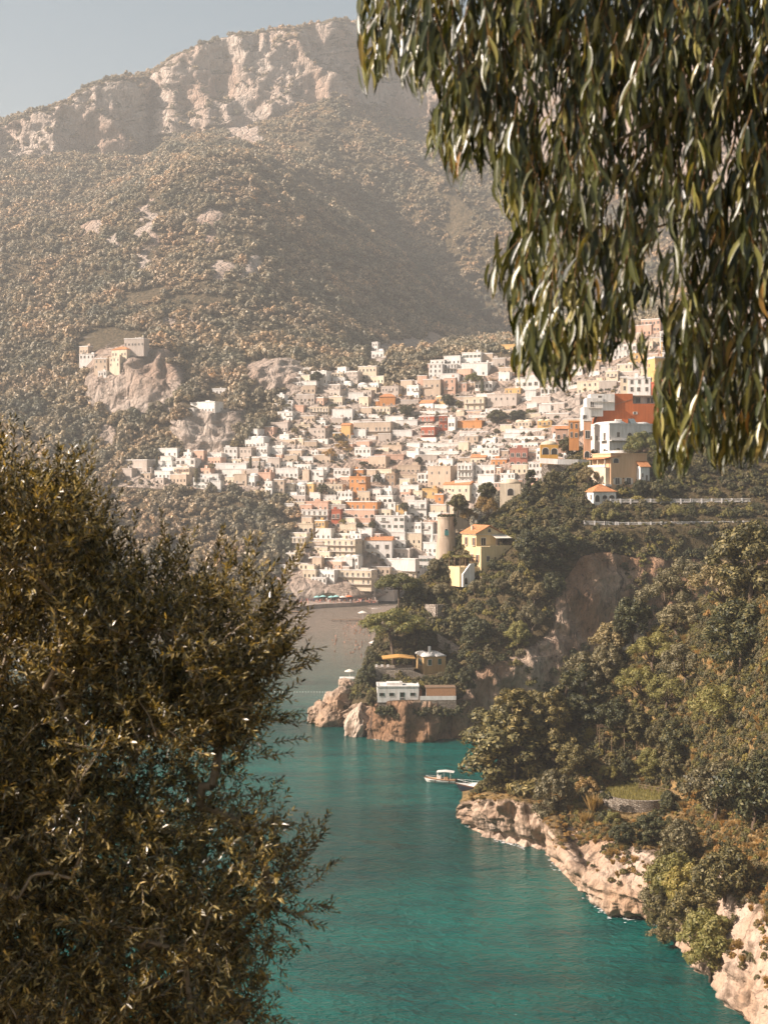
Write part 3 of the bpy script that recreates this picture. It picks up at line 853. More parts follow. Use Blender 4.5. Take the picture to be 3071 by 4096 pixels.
def undergrowth():
    rng = np.random.default_rng(15)
    BARE = [(1690,2690,110,30),(1590,2880,180,90),(1600,2790,100,22),(1990,2790,140,150),(2170,2590,100,110),(2390,2360,140,150),(2430,2520,110,160),(2260,2490,60,130),(1440,2880,60,90)]
    def keep(u, v, P, N, rock, seg):
        e = in_ell(u, v, BARE)
        m = (e > 1) & (seg < 7.6) & (u < 3150) & (P[:, 2] > 3) & (rock < 0.9)
        m |= (rng.random(len(u)) < 0.30) & (P[:, 2] > 6) & (seg < 7.6) & (u < 3150) & (e > 0.8)
        m &= ~((np.abs(u - 1690) < 150) & (np.abs(v - 2790) < 18))
        return m
    P, N, u, v = mid.scatter(34000, rng, keep)
    n = len(P)
    s = rng.uniform(0.10, 0.42, n)
    S = np.stack([s, s, s * rng.uniform(0.7, 1.2, n)], 1)
    R = np.zeros((n, 3)); R[:, 2] = rng.uniform(0, 6.28, n); R[:, 0] = rng.normal(0, .15, n)
    pr = [(proto('shrub', lf, i)[0], 1) for i, lf in enumerate(('dark', 'dark', 'olive', 'aleppo', 'light', 'dark'))]
    S[(u > 2330) & (((v > 1985) & (v < 2030)) | ((v > 2075) & (v < 2125)))] *= 0.42
    scatter_obj('headland_undergrowth', P, S, R, rng.integers(0, 6, n), pr, 'dense dark undergrowth covering the villa headland', 'undergrowth')
    def keep2(u, v, P, N, rock, seg):
        m = (u < 3200) & (P[:, 2] > 5) & (seg < 6.4)
        first = (u < 2240) & (seg < 2.0)
        slope = (seg < 2.9) & (u >= 2230)
        nz = fbm(P / 5.0, 3, 55)
        m &= (~slope) | (rng.random(len(u)) < np.where(nz > np.clip(1.7 - seg, -.35, .35), 0.95, 0.10))
        m &= (seg > 1.02)
        terr = (np.abs(P[:, 0] - 48.4) < 7.5) & (np.abs(P[:, 1] - 241) < 5)
        terr |= (np.abs(P[:, 0] - 47) < 6) & (P[:, 1] > 231) & (P[:, 1] < 237)
        return m & ~terr & ~first
    P, N, u, v = near.scatter(30000, rng, keep2)
    n = len(P)
    seg_up = v < 3250
    s = rng.uniform(0.05, 0.21, n) * np.where(seg_up, 1.2, 0.8)
    S = np.stack([s, s, s * rng.uniform(0.7, 1.3, n)], 1)
    R = np.zeros((n, 3)); R[:, 2] = rng.uniform(0, 6.28, n); R[:, 0] = rng.normal(0, .15, n)
    pr = [(proto('shrub', lf, i)[0], 1) for i, lf in enumerate(('aleppo', 'dark', 'olive', 'light', 'dry'))] + [(proto('tuft', 'dry', 0)[0], 1)]
    idx = rng.choice(6, n, p=[.28, .26, .21, .18, .04, .03])
    low = (v > 3180) & (u > 2220)
    idx = np.where(low, rng.choice(6, n, p=[.19, .13, .13, .15, .20, .20]), idx)
    scatter_obj('cliff_undergrowth', P, S, R, idx, pr, 'mixed green and golden scrub covering the near cliff slope', 'undergrowth')
    # dry grass and low scrub on the first cliff top
    def keep3(u, v, P, N, rock, seg): return (u > 1880) & (u < 2260) & (seg > 0.93) & (seg < 2.3)
    P, N, u, v = near.scatter(9000, rng, keep3)
    n = len(P); s = rng.uniform(0.05, 0.14, n)
    S = np.stack([s, s, s * rng.uniform(0.5, 1.0, n)], 1)
    R = np.zeros((n, 3)); R[:, 2] = rng.uniform(0, 6.28, n)
    pr2 = [(proto('shrub', 'dry', 0)[0], 1), (proto('tuft', 'dry', 1)[0], 1), (proto('shrub', 'aleppo', 2)[0], 1)]
    scatter_obj('cliff_top_grass', P, S, R, rng.choice(3, n, p=[.4, .35, .25]), pr2, 'dry golden grass along the top of the first sea cliff', 'grass')
undergrowth()
# ------------------------------------------------------------------ individual trees on the headland and the near hillside
SPOTS = [
 # kind leaf u v_base h_px wide loft where
 ('pine', None, 1577, 2672, 245, 1.15, mid, 'umbrella pine with bare trunk over the straw-roofed terrace'),
 ('pine', None, 1595, 2462, 175, 1.15, mid, 'umbrella pine standing left of the pale stone garden wall'),
 ('oak', None, 1665, 2440, 120, 1.0, mid, 'dark evergreen tree between the umbrella pines and the stone wall'),
 ('olive', None, 1700, 2415, 90, 1.0, mid, 'silvery olive tree standing on top of the stone garden wall'),
 ('olive', None, 1765, 2412, 96, 1.0, mid, 'silvery olive tree above the stone wall, right of its twin'),
 ('oak', 'olive', 1745, 2312, 88, 1.1, mid, 'grey green tree below the round tower'),
 ('shrub', 'light', 1795, 2240, 58, 0.9, mid, 'yellow green bush at the foot of the round tower'),
 ('olive', None, 1905, 2396, 92, 0.9, mid, 'olive tree directly below the yellow villa'),
 ('oak', None, 1970, 2290, 60, 1.0, mid, 'dark bushy tree against the base of the yellow villa'),
 ('olive', None, 2003, 2380, 80, 1.1, mid, 'round olive tree below the right wing of the yellow villa'),
 ('oak', None, 2150, 2300, 215, 1.05, mid, 'very large dark evergreen right of the yellow villa'),
 ('oak', None, 2245, 2250, 165, 1.0, mid, 'large dark evergreen under the terrace balustrade'),
 ('oak', 'olive', 2070, 2380, 110, 0.9, mid, 'brownish tree below the very large evergreen'),
 ('olive', None, 2130, 2440, 140, 0.9, mid, 'grey green tree on the steep slope below the large evergreens'),
 ('oak', None, 2210, 2420, 150, 0.8, mid, 'dark tree leaning beside the big shaded cliff'),
 ('oak', None, 1835, 2560, 150, 0.9, mid, 'dark evergreen below the stone garden wall'),
 ('oak', None, 1905, 2600, 150, 1.0, mid, 'dark evergreen above the stony path'),
 ('oak', 'light', 2070, 2600, 130, 1.0, mid, 'pale leafy bush hanging over the orange rock face'),
 ('olive', None, 2120, 2560, 170, 0.8, mid, 'tall olive coloured tree above the orange rock face'),
 ('aleppo', 'olive', 1950, 2665, 95, 0.8, mid, 'small pointed grey conifer beside the stony path'),
 ('oak', 'aleppo', 1830, 2060, 95, 1.1, mid, 'spreading tree left of the arched cream house'),
 ('oak', None, 1945, 2010, 95, 1.0, mid, 'dark tree beside the arched cream house'),
 ('olive', 'dry', 1940, 2100, 140, 0.85, mid, 'tall brownish tree with visible trunk behind the yellow villa'),
 ('olive', 'dry', 1875, 2110, 88, 1.0, mid, 'brownish tree beside the brown slab above the tower'),
 ('aleppo', 'dark', 2125, 2010, 140, 1.0, mid, 'tall dark pine under the garden terrace of the ochre pavilion'),
 ('oak', 'aleppo', 2210, 1985, 120, 0.8, mid, 'tree growing against the terrace retaining wall'),
 ('olive', None, 2350, 1962, 110, 1.0, mid, 'grey green tree left of the peach villa'),
 ('oak', None, 2265, 1830, 95, 0.9, mid, 'leafy tree on the garden terrace beside the ochre pavilion'),
 ('pine', None, 2570, 1935, 215, 0.72, mid, 'umbrella pine with tall trunk beside the peach villa'),
 ('oak', None, 2560, 1985, 75, 1.1, mid, 'dark bush at the foot of the peach villa'),
 ('oak', None, 2640, 2000, 95, 1.0, mid, 'dark bush in the garden right of the umbrella pine'),
 ('shrub', 'light', 2550, 2010, 42, 1.5, mid, 'clipped green hedge bush along the upper balustrade'),
 ('shrub', 'light', 2650, 2012, 46, 1.6, mid, 'wide green bush along the upper balustrade, further right'),
 ('olive', 'light', 2700, 2095, 88, 1.0, mid, 'light green plant above the lower balustrade'),
 ('shrub', 'light', 2390, 2085, 80, 0.9, mid, 'bright leafy bush below the tile roofed lodge'),
 ('shrub', 'light', 2450, 2088, 70, 1.0, mid, 'light green climber mound left on the lower balustrade terrace'),
 ('oak', None, 1470, 2760, 118, 0.9, mid, 'dark evergreen at the left tip of the headland'),
 ('oak', None, 1492, 2690, 95, 0.8, mid, 'dark bush under the left side of the umbrella pine'),
 ('oak', 'aleppo', 1490, 2835, 85, 0.8, mid, 'bush at the left corner of the low white house'),
 ('oak', None, 1870, 2770, 120, 0.8, mid, 'dark shaded tree right of the brown awning'),
 ('oak', None, 1900, 2690, 90, 1.0, mid, 'dark shaded tree right of the vaulted house'),
 ('oak', None, 1810, 2690, 60, 1.0, mid, 'dark shrub tree beside the vaulted house'),
 # near hillside
 ('aleppo', None, 2055, 3150, 370, 1.15, near, 'biggest bushy pine on top of the first sea cliff'),
 ('oak', 'aleppo', 2020, 3150, 330, 1.15, near, 'bushy pine leaning over the water beside the dark hulled boat'),
 ('aleppo', None, 2215, 3085, 300, 0.95, near, 'bushy pine second from the cliff edge'),
 ('aleppo', None, 2140, 3030, 250, 1.0, near, 'bushy pine behind the biggest pine'),
 ('aleppo', 'dark', 2270, 2960, 260, 1.0, near, 'tall dark pine behind the vine pergola'),
 ('aleppo', 'dark', 2330, 2900, 230, 1.0, near, 'tall dark pine left of the pale green trees'),
 ('oak', 'olive', 2350, 2790, 190, 1.1, near, 'round grey green tree on the hillside crest'),
 ('oak', 'olive', 2430, 2740, 170, 0.9, near, 'grey green tree beside the cream flowering bush'),
 ('oak', 'olive', 2440, 2650, 160, 1.0, near, 'grey green tree below the dark crest tree'),
 ('oak', None, 2530, 2570, 190, 0.85, near, 'dark pointed tree standing up on the hillside crest'),
 ('oak', None, 2480, 2600, 130, 0.9, near, 'dark green tree left of the pointed crest tree'),
 ('olive', 'olive', 2660, 2500, 200, 1.1, near, 'big feathery tree at the right edge of the crest'),
 ('olive', 'olive', 2740, 2420, 190, 1.1, near, 'highest feathery tree where the crest leaves the picture'),
 ('olive', 'olive', 2720, 2570, 170, 1.1, near, 'feathery grey tree below the highest crest trees'),
 ('olive', 'light', 2610, 2710, 180, 1.1, near, 'pale green feathery tree in the middle of the hillside'),
 ('olive', 'light', 2560, 2850, 190, 1.05, near, 'bright pale green tree above the small terrace'),
 ('olive', 'light', 2660, 2860, 170, 1.1, near, 'pale green tree right of the bright one'),
 ('olive', 'olive', 2735, 2780, 210, 1.0, near, 'grey green tree over the white rock at the right edge'),
 ('oak', None, 2450, 2960, 170, 0.9, near, 'dark evergreen above the vine pergola'),
 ('oak', 'aleppo', 2530, 2980, 140, 1.0, near, 'shaded green tree right of the vine pergola'),
 ('oak', 'aleppo', 2630, 3010, 130, 0.8, near, 'bushy tree left of the dark bush at the right edge'),
 ('oak', None, 2720, 3060, 180, 0.9, near, 'dark bush at the right edge above the terrace'),
 ('oak', 'olive', 2215, 3310, 230, 0.75, near, 'grey green tree hanging over the gap between the two sea cliffs'),
 ('oak', 'aleppo', 2290, 3120, 150, 0.9, near, 'olive brown tree beside the terrace wall'),
 ('shrub', 'dry', 2345, 3170, 95, 0.9, near, 'golden bush left of the curved terrace wall'),
 ('olive', 'light', 2430, 3142, 85, 0.9, near, 'small bare branched tree on the terrace edge'),
 ('oak', 'light', 2600, 3110, 120, 0.9, near, 'light bushy tree behind the curved terrace'),
 ('oak', 'aleppo', 2690, 3130, 130, 0.9, near, 'olive brown tree at the right back of the curved terrace'),
 ('oak', None, 2510, 3130, 100, 0.55, near, 'slender young tree on the terrace'),
 ('tuft', None, 2375, 3250, 95, 0.8, near, 'tall golden grass clump left of the curved terrace wall'),
 ('tuft', None, 2340, 3300, 70, 0.8, near, 'golden grass clump below the tall clump'),
 ('shrub', 'light', 2450, 3300, 70, 1.0, near, 'yellow green shrub under the curved terrace wall'),
 ('oak', None, 2490, 3400, 110, 1.0, near, 'dark rounded bush on the steep rocky slope'),
 ('oak', None, 2600, 3380, 130, 1.1, near, 'dark bush right of the rounded one on the rocky slope'),
 ('oak', 'olive', 2720, 3460, 180, 0.9, near, 'grey green bush at the right edge below the terrace'),
 ('oak', 'light', 2690, 3640, 230, 0.95, near, 'large light green bush above the lowest rocks'),
 ('oak', 'aleppo', 2640, 3740, 180, 0.8, near, 'green bush beside the lowest rock ledge'),
 ('oak', 'aleppo', 2515, 3790, 95, 1.0, near, 'low olive brown bush at the waterline'),
 ('oak', 'aleppo', 2780, 3760, 220, 1.0, near, 'bush at the bottom right corner of the hillside'),
 ('oak', 'aleppo', 2700, 3570, 190, 1.0, near, 'olive brown bush above the large light green bush'),
 ('oak', 'light', 2750, 3660, 200, 1.0, near, 'light green bush right of the large light green bush'),
 ('oak', 'olive', 2620, 3660, 130, 1.0, near, 'grey bush over the end of the lowest rock ledge'),
 ('oak', 'aleppo', 2700, 3800, 170, 1.0, near, 'olive brown bush at the lower right corner of the picture'),
 ('oak', 'olive', 2620, 3850, 130, 1.0, near, 'grey bush just above the water in the lower right'),
 ('oak', 'light', 2840, 3900, 260, 1.0, near, 'light bush below the lower right corner'),
 ('oak', 'olive', 2860, 3300, 260, 1.0, near, 'grey green tree beyond the terrace, far right'),
 ('olive', 'light', 2900, 3000, 280, 1.0, near, 'light green tree far right of the dark bush'),
 ('oak', None, 2960, 2700, 300, 1.0, near, 'dark tree far right under the crest'),
 ('olive', None, 2880, 2500, 260, 1.0, near, 'olive tree far right on the crest'),
 ('oak', 'aleppo', 3000, 2420, 330, 1.0, near, 'tall tree far right on the crest'),
 ('oak', 'aleppo', 2900, 3650, 260, 1.0, near, 'bush far right above the waterline'),
 ('oak', None, 3010, 3350, 320, 1.0, near, 'dark tree furthest right on the hillside'),
]
for (k, lf, u, v, h, w, lo, where) in SPOTS:
    if lo is near: h, w = h * 1.14, w * 1.06
    tree(k, u, v, h, where, lo, leaf=lf, wide=w)
# low bushes along the top of the first cliff and under the low white house
for i, (u, v) in enumerate([(1935, 3168), (1970, 3172), (2005, 3168), (2045, 3166), (2095, 3160), (2140, 3165)]):
    tree('shrub', u, v, random.uniform(62, 88), 'low green shrub on the first cliff top, number %d from the water' % (i + 1), near, leaf='aleppo', wide=0.95,
         label=['low shrub at the very tip of the first sea cliff', 'second low shrub along the first cliff top', 'third low shrub along the first cliff top', 'fourth low shrub along the first cliff top',
                'fifth low shrub along the first cliff top', 'last low shrub on the first cliff top, under the grey green tree'][i], group='shrubs on the first cliff top')
for i in range(11):
    u = 1525 + i * 31
    tree('shrub', u, 2868 + random.uniform(-8, 8), random.uniform(48, 66), '', D=350.2 - 0.5, leaf=random.choice(['dark', 'aleppo', 'dark', 'olive']), wide=random.uniform(0.8, 1.1),
         label='shrub hanging below the low white house, %s from the left' % ('first second third fourth fifth sixth seventh eighth ninth tenth eleventh'.split()[i]), group='shrubs below the low white house')

for i, (u, v, h, k, lf) in enumerate([(2425, 3285, 80, 'shrub', 'dark'), (2470, 3300, 60, 'tuft', None), (2520, 3305, 55, 'shrub', 'light'), (2575, 3300, 75, 'shrub', 'dry'), (2630, 3290, 85, 'shrub', 'dark'), (2680, 3270, 120, 'oak', 'dark'), (2420, 3200, 60, 'shrub', 'dark')]):
    tree(k, u, v, h, '', near, D=233.5 if i < 6 else 236, leaf=lf, label=['dark creeper bush at the left foot of the curved terrace wall', 'dry grass tuft at the foot of the curved terrace wall', 'light shrub in the middle foot of the curved terrace wall',
         'golden shrub right of the middle of the curved terrace wall', 'dark shrub towards the right end of the curved terrace wall', 'dark tree closing the right end of the curved terrace wall', 'ivy bush climbing the left end of the curved terrace wall'][i])
# ------------------------------------------------------------------ town
CROP = {'A': (1000, 1350, 2.369), 'B': (1000, 1900, 2.369), 'C': (1500, 1350, 2.369), 'D': (2100, 1350, 2.475), 'E': (1600, 1900, 2.369), 'F': (300, 1250, 1.842)}
WM = {}
def win_mesh(kind, shut=None):
    """unit window: width 1, height 1 standing on z=0, wall plane y=0, proud towards -y"""
    key = (kind, shut)
    if key in WM: return WM[key]
    mb = MB()
    if kind == 'plain':
        mb.box(-.32, .32, -.02, .05, 0, 1, 0).box(-.5, -.33, -.08, -.0, 0, 1, 2).box(.33, .5, -.08, -.0, 0, 1, 2).box(-.53, .53, -.1, .02, -.08, -.005, 1)
    elif kind == 'arch':
        n = 7
        pts = [(-.5, 0), (.5, 0)] + [(.5 * math.cos(t), 0.62 + .38 * math.sin(t)) for t in np.linspace(0, math.pi, n)]
        mb.extrude(pts, -0.02, 0.05, 0)
        for i in range(n - 1):
            a, b = np.linspace(0, math.pi, n)[i:i+2]
            q = [(.5*math.cos(a), .62+.38*math.sin(a)), (.5*math.cos(b), .62+.38*math.sin(b)), (.62*math.cos(b), .62+.46*math.sin(b)), (.62*math.cos(a), .62+.46*math.sin(a))]
            mb.extrude(q, -0.10, 0.02, 1)
        mb.box(-.62, -.5, -.10, .02, 0, .62, 1).box(.5, .62, -.10, .02, 0, .62, 1)
    else:
        mb.box(-.5, .5, -0.02, 0.05, 0, 1, 0)
        mb.box(-.6, -.5, -.10, .02, -.04, 1.08, 1).box(.5, .6, -.10, .02, -.04, 1.08, 1).box(-.5, .5, -.10, .02, 1, 1.08, 1).box(-.5, .5, -.13, .02, -.07, 0, 1)
        mb.box(-.03, .03, -.05, .02, 0, 1, 1)
        if shut:
            mb.box(-1.02, -.62, -.12, -.04, 0, 1, 2).box(.62, 1.02, -.12, -.04, 0, 1, 2)
    me = mb.mesh('window', [M['dark'], M['frame'], M[shut or 'frame']])
    WM[key] = me
    return me

def balcony_mesh(w, d, mat):
    mb = MB()
    mb.box(-w/2, w/2, -d, 0.02, -0.15, 0, 0)
    mb.box(-w/2, w/2, -d, -d + 0.06, 0.92, 1.0, 1).box(-w/2, -w/2 + 0.06, -d + .06, 0.02, 0.92, 1.0, 1).box(w/2 - 0.06, w/2, -d + .06, 0.02, 0.92, 1.0, 1)
    n = max(2, int(w / 0.5))
    for i in range(n + 1):
        x = -w/2 + 0.05 + (w - 0.1) * i / n
        mb.box(x - .03, x + .03, -d + .01, -d + .05, 0, 0.92, 1)
    return mb.mesh('balcony', [M['frame'], M[mat]])

HOUSES = []
def house(u0, v0, u1, v1, col, rows, cols, opt='f', D=None, yaw=None, label=None, name='house', loft=far, emb=4.0, dep=None, wallmat=None):
    um = (u0 + u1) / 2
    if D is None: D = loft.D_at(um, v1, 0, 6) if loft is far else loft.D_at(um, v1)
    W = (u1 - u0) / F * D; H = (v1 - v0) / F * D
    if yaw is None: yaw = -random.uniform(14, 34)
    a = math.radians(yaw)
    d = dep or max(3.0, min(9.0, 0.55 * W, H * 1.1 + 2))
    ca, sa = math.cos(a), abs(math.sin(a))
    d = min(d, 0.5 * W / max(sa, 0.05))
    w = max(1.5, (W - d * sa) / ca)
    x0 = (u0 - UC) / F * D
    ox = x0 + w / 2 * ca + (d * sa if a > 0 else 0)
    z0 = CH + (VH - v1) / F * D
    e = empty(name, (ox, D, z0), a)
    wm = wallmat or M[col]
    # walls
    mb = MB().box(-w/2, w/2, 0, d, -emb, H)
    mb.build('wall', wm, e)
    # roof
    roof_word = ''
    if 'h' in opt or 'g' in opt:
        mb = MB(); ov = 0.35; rh = max(1.0, min(2.4, 0.28 * min(w, d) + 0.4))
        if 'h' in opt:
            k = min(w, d) / 2 + ov
            if w >= d: r1, r2 = (-w/2 - ov + k, d/2, H + rh), (w/2 + ov - k + .01, d/2, H + rh)
            else: r1, r2 = (0, -ov + k, H + rh), (0, d + ov - k + .01, H + rh)
            V = [(-w/2-ov, -ov, H), (w/2+ov, -ov, H), (w/2+ov, d+ov, H), (-w/2-ov, d+ov, H), r1, r2,
                 (-w/2-ov, -ov, H-.15), (w/2+ov, -ov, H-.15), (w/2+ov, d+ov, H-.15), (-w/2-ov, d+ov, H-.15)]
            if w >= d: fs = [(0,1,5,4), (1,2,5), (2,3,4,5), (3,0,4)]
            else: fs = [(0,1,4), (1,2,5,4), (2,3,5), (3,0,4,5)]
            mb.add(V, fs + [(6,7,1,0), (7,8,2,1), (8,9,3,2), (9,6,0,3), (9,8,7,6)])
        else:
            V = [(-w/2-ov, -ov, H), (w/2+ov, -ov, H), (w/2+ov, d+ov, H), (-w/2-ov, d+ov, H), (-w/2-ov, d/2, H+rh), (w/2+ov, d/2, H+rh)]
            mb.add(V, [(0,1,5,4), (2,3,4,5), (1,2,5), (3,0,4), (3,2,1,0)])
        mb.build('roof', M['tile'], e); roof_word = 'tiled roof'
    elif 'v' in opt:
        mb = MB(); nb = max(1, round(w / 5)); bw = w / nb
        for i in range(nb):
            cx = -w/2 + bw * (i + .5)
            pts = [(cx + bw * .49 * math.cos(t), H - .1 + bw * .26 * math.sin(t)) for t in np.linspace(0, math.pi, 9)]
            mb.extrude(pts, 0.05, d - .05)
        mb.build('roof', M['w'] if col == 'w' else M['c'], e, True); roof_word = 'vaulted roof'
    else:
        p = 0.18
        mb = MB().box(-w/2-p, w/2+p, -p, 0.25, H - .25, H + .35).box(-w/2-p, w/2+p, d - .25, d + p, H - .25, H + .35)
        mb.box(-w/2-p, -w/2+.25, .25, d-.25, H - .25, H + .35).box(w/2-.25, w/2+p, .25, d-.25, H - .25, H + .35)
        mb.build('parapet', wm if random.random() < .5 else M['w'], e)
        if w > 5 and random.random() < .6:
            rx = random.uniform(-w/3, w/3); rw = random.uniform(.5, min(1.6, w * .12) + .5)
            MB().box(rx - rw, rx + rw, d * .45, d * .8, H, H + random.uniform(1.2, 2.4)).build('roof_cabin', wm, e)
        if random.random() < .4:
            rx = random.uniform(-w/2.5, w/2.5)
            MB().box(rx - .3, rx + .3, d * .3, d * .3 + .6, H, H + 1.3).build('chimney', M['w'], e)
    if 'P' in opt:
        mb = MB(); n = max(2, int(w / 3))
        for i in range(n + 1):
            x = -w/2 + .15 + (w - .3) * i / n
            mb.box(x-.08, x+.08, .3, .46, H, H + 2.4, 0); mb.box(x-.06, x+.06, .2, d * .7, H + 2.4, H + 2.52, 0)
        mb.box(-w/2, w/2, .3, .42, H + 2.28, H + 2.4, 0)
        mb.build('pergola', M['wood'], e)
    # windows
    if 'n' not in opt and rows > 0 and cols > 0:
        fh = H / rows
        shut = 'green' if 's' in opt else 'brownw' if 'q' in opt else 'teal' if 'z' in opt else None
        kind = 'arch' if 'a' in opt else 'rect'
        ww = min(1.25, w / cols * .52); 
        if 'a' in opt: ww = min(2.4, w / cols * .66)
        for r in range(rows):
            hh = min(1.75, fh * .55); zz = r * fh + fh * .26
            if 'b' in opt or 'a' in opt: hh = min(2.4, fh * .72); zz = r * fh + fh * .06
            kd = kind if ('a' not in opt or r % 2 == 0 or rows == 1) else 'rect'
            for c in range(cols):
                if random.random() < .06 and cols > 2: continue
                x = -w/2 + w * (c + .5) / cols + random.uniform(-.08, .08) * w / cols
                o = link('window', win_mesh(kd, shut if kd == 'rect' and random.random() < .8 else None), e)
                o.location = (x, 0, zz); o.scale = (ww * random.uniform(.85, 1.12) * (1 if kd == 'arch' else .85), 1, hh * random.uniform(.88, 1.08))
            if 'b' in opt and r < rows:
                o = link('balcony', balcony_mesh(w * .97, min(1.3, d * .25) + .2, 'rail'), e)
                o.location = (0, 0, r * fh + .05)
            elif cols >= 2 and random.random() < .35 and w > 4:
                bw = w / cols * 1.4
                o = link('balcony', balcony_mesh(bw, .8, 'rail' if random.random() < .6 else 'iron'), e)
                o.location = (-w/2 + w * (random.randrange(cols) + .5) / cols, 0, zz - .1)
                if abs(o.location.x) + bw / 2 > w / 2: o.location.x *= max(0, (w - bw) / 2) / abs(o.location.x)
        # side wall
        if abs(yaw) > 8 and d > 3.5:
            sc_ = max(1, int(d / 3.2)); sx = 1 if a < 0 else -1
            for r in range(rows):
                for c in range(sc_):
                    if random.random() < .35: continue
                    o = link('window', win_mesh('rect', None), e)
                    o.location = (sx * w/2, d * (c + .5) / sc_, r * fh + fh * .28); o.rotation_euler = (0, 0, sx * math.pi / 2)
                    o.scale = (.85, 1, min(1.5, fh * .5))
    HOUSES.append([e, col, rows, cols, roof_word, opt, (u0 + u1) / 2, (v0 + v1) / 2, u1 - u0, v1 - v0, label])
    tag(e, label, 'house', 'houses of the hillside town' if label is None else None)
    return e

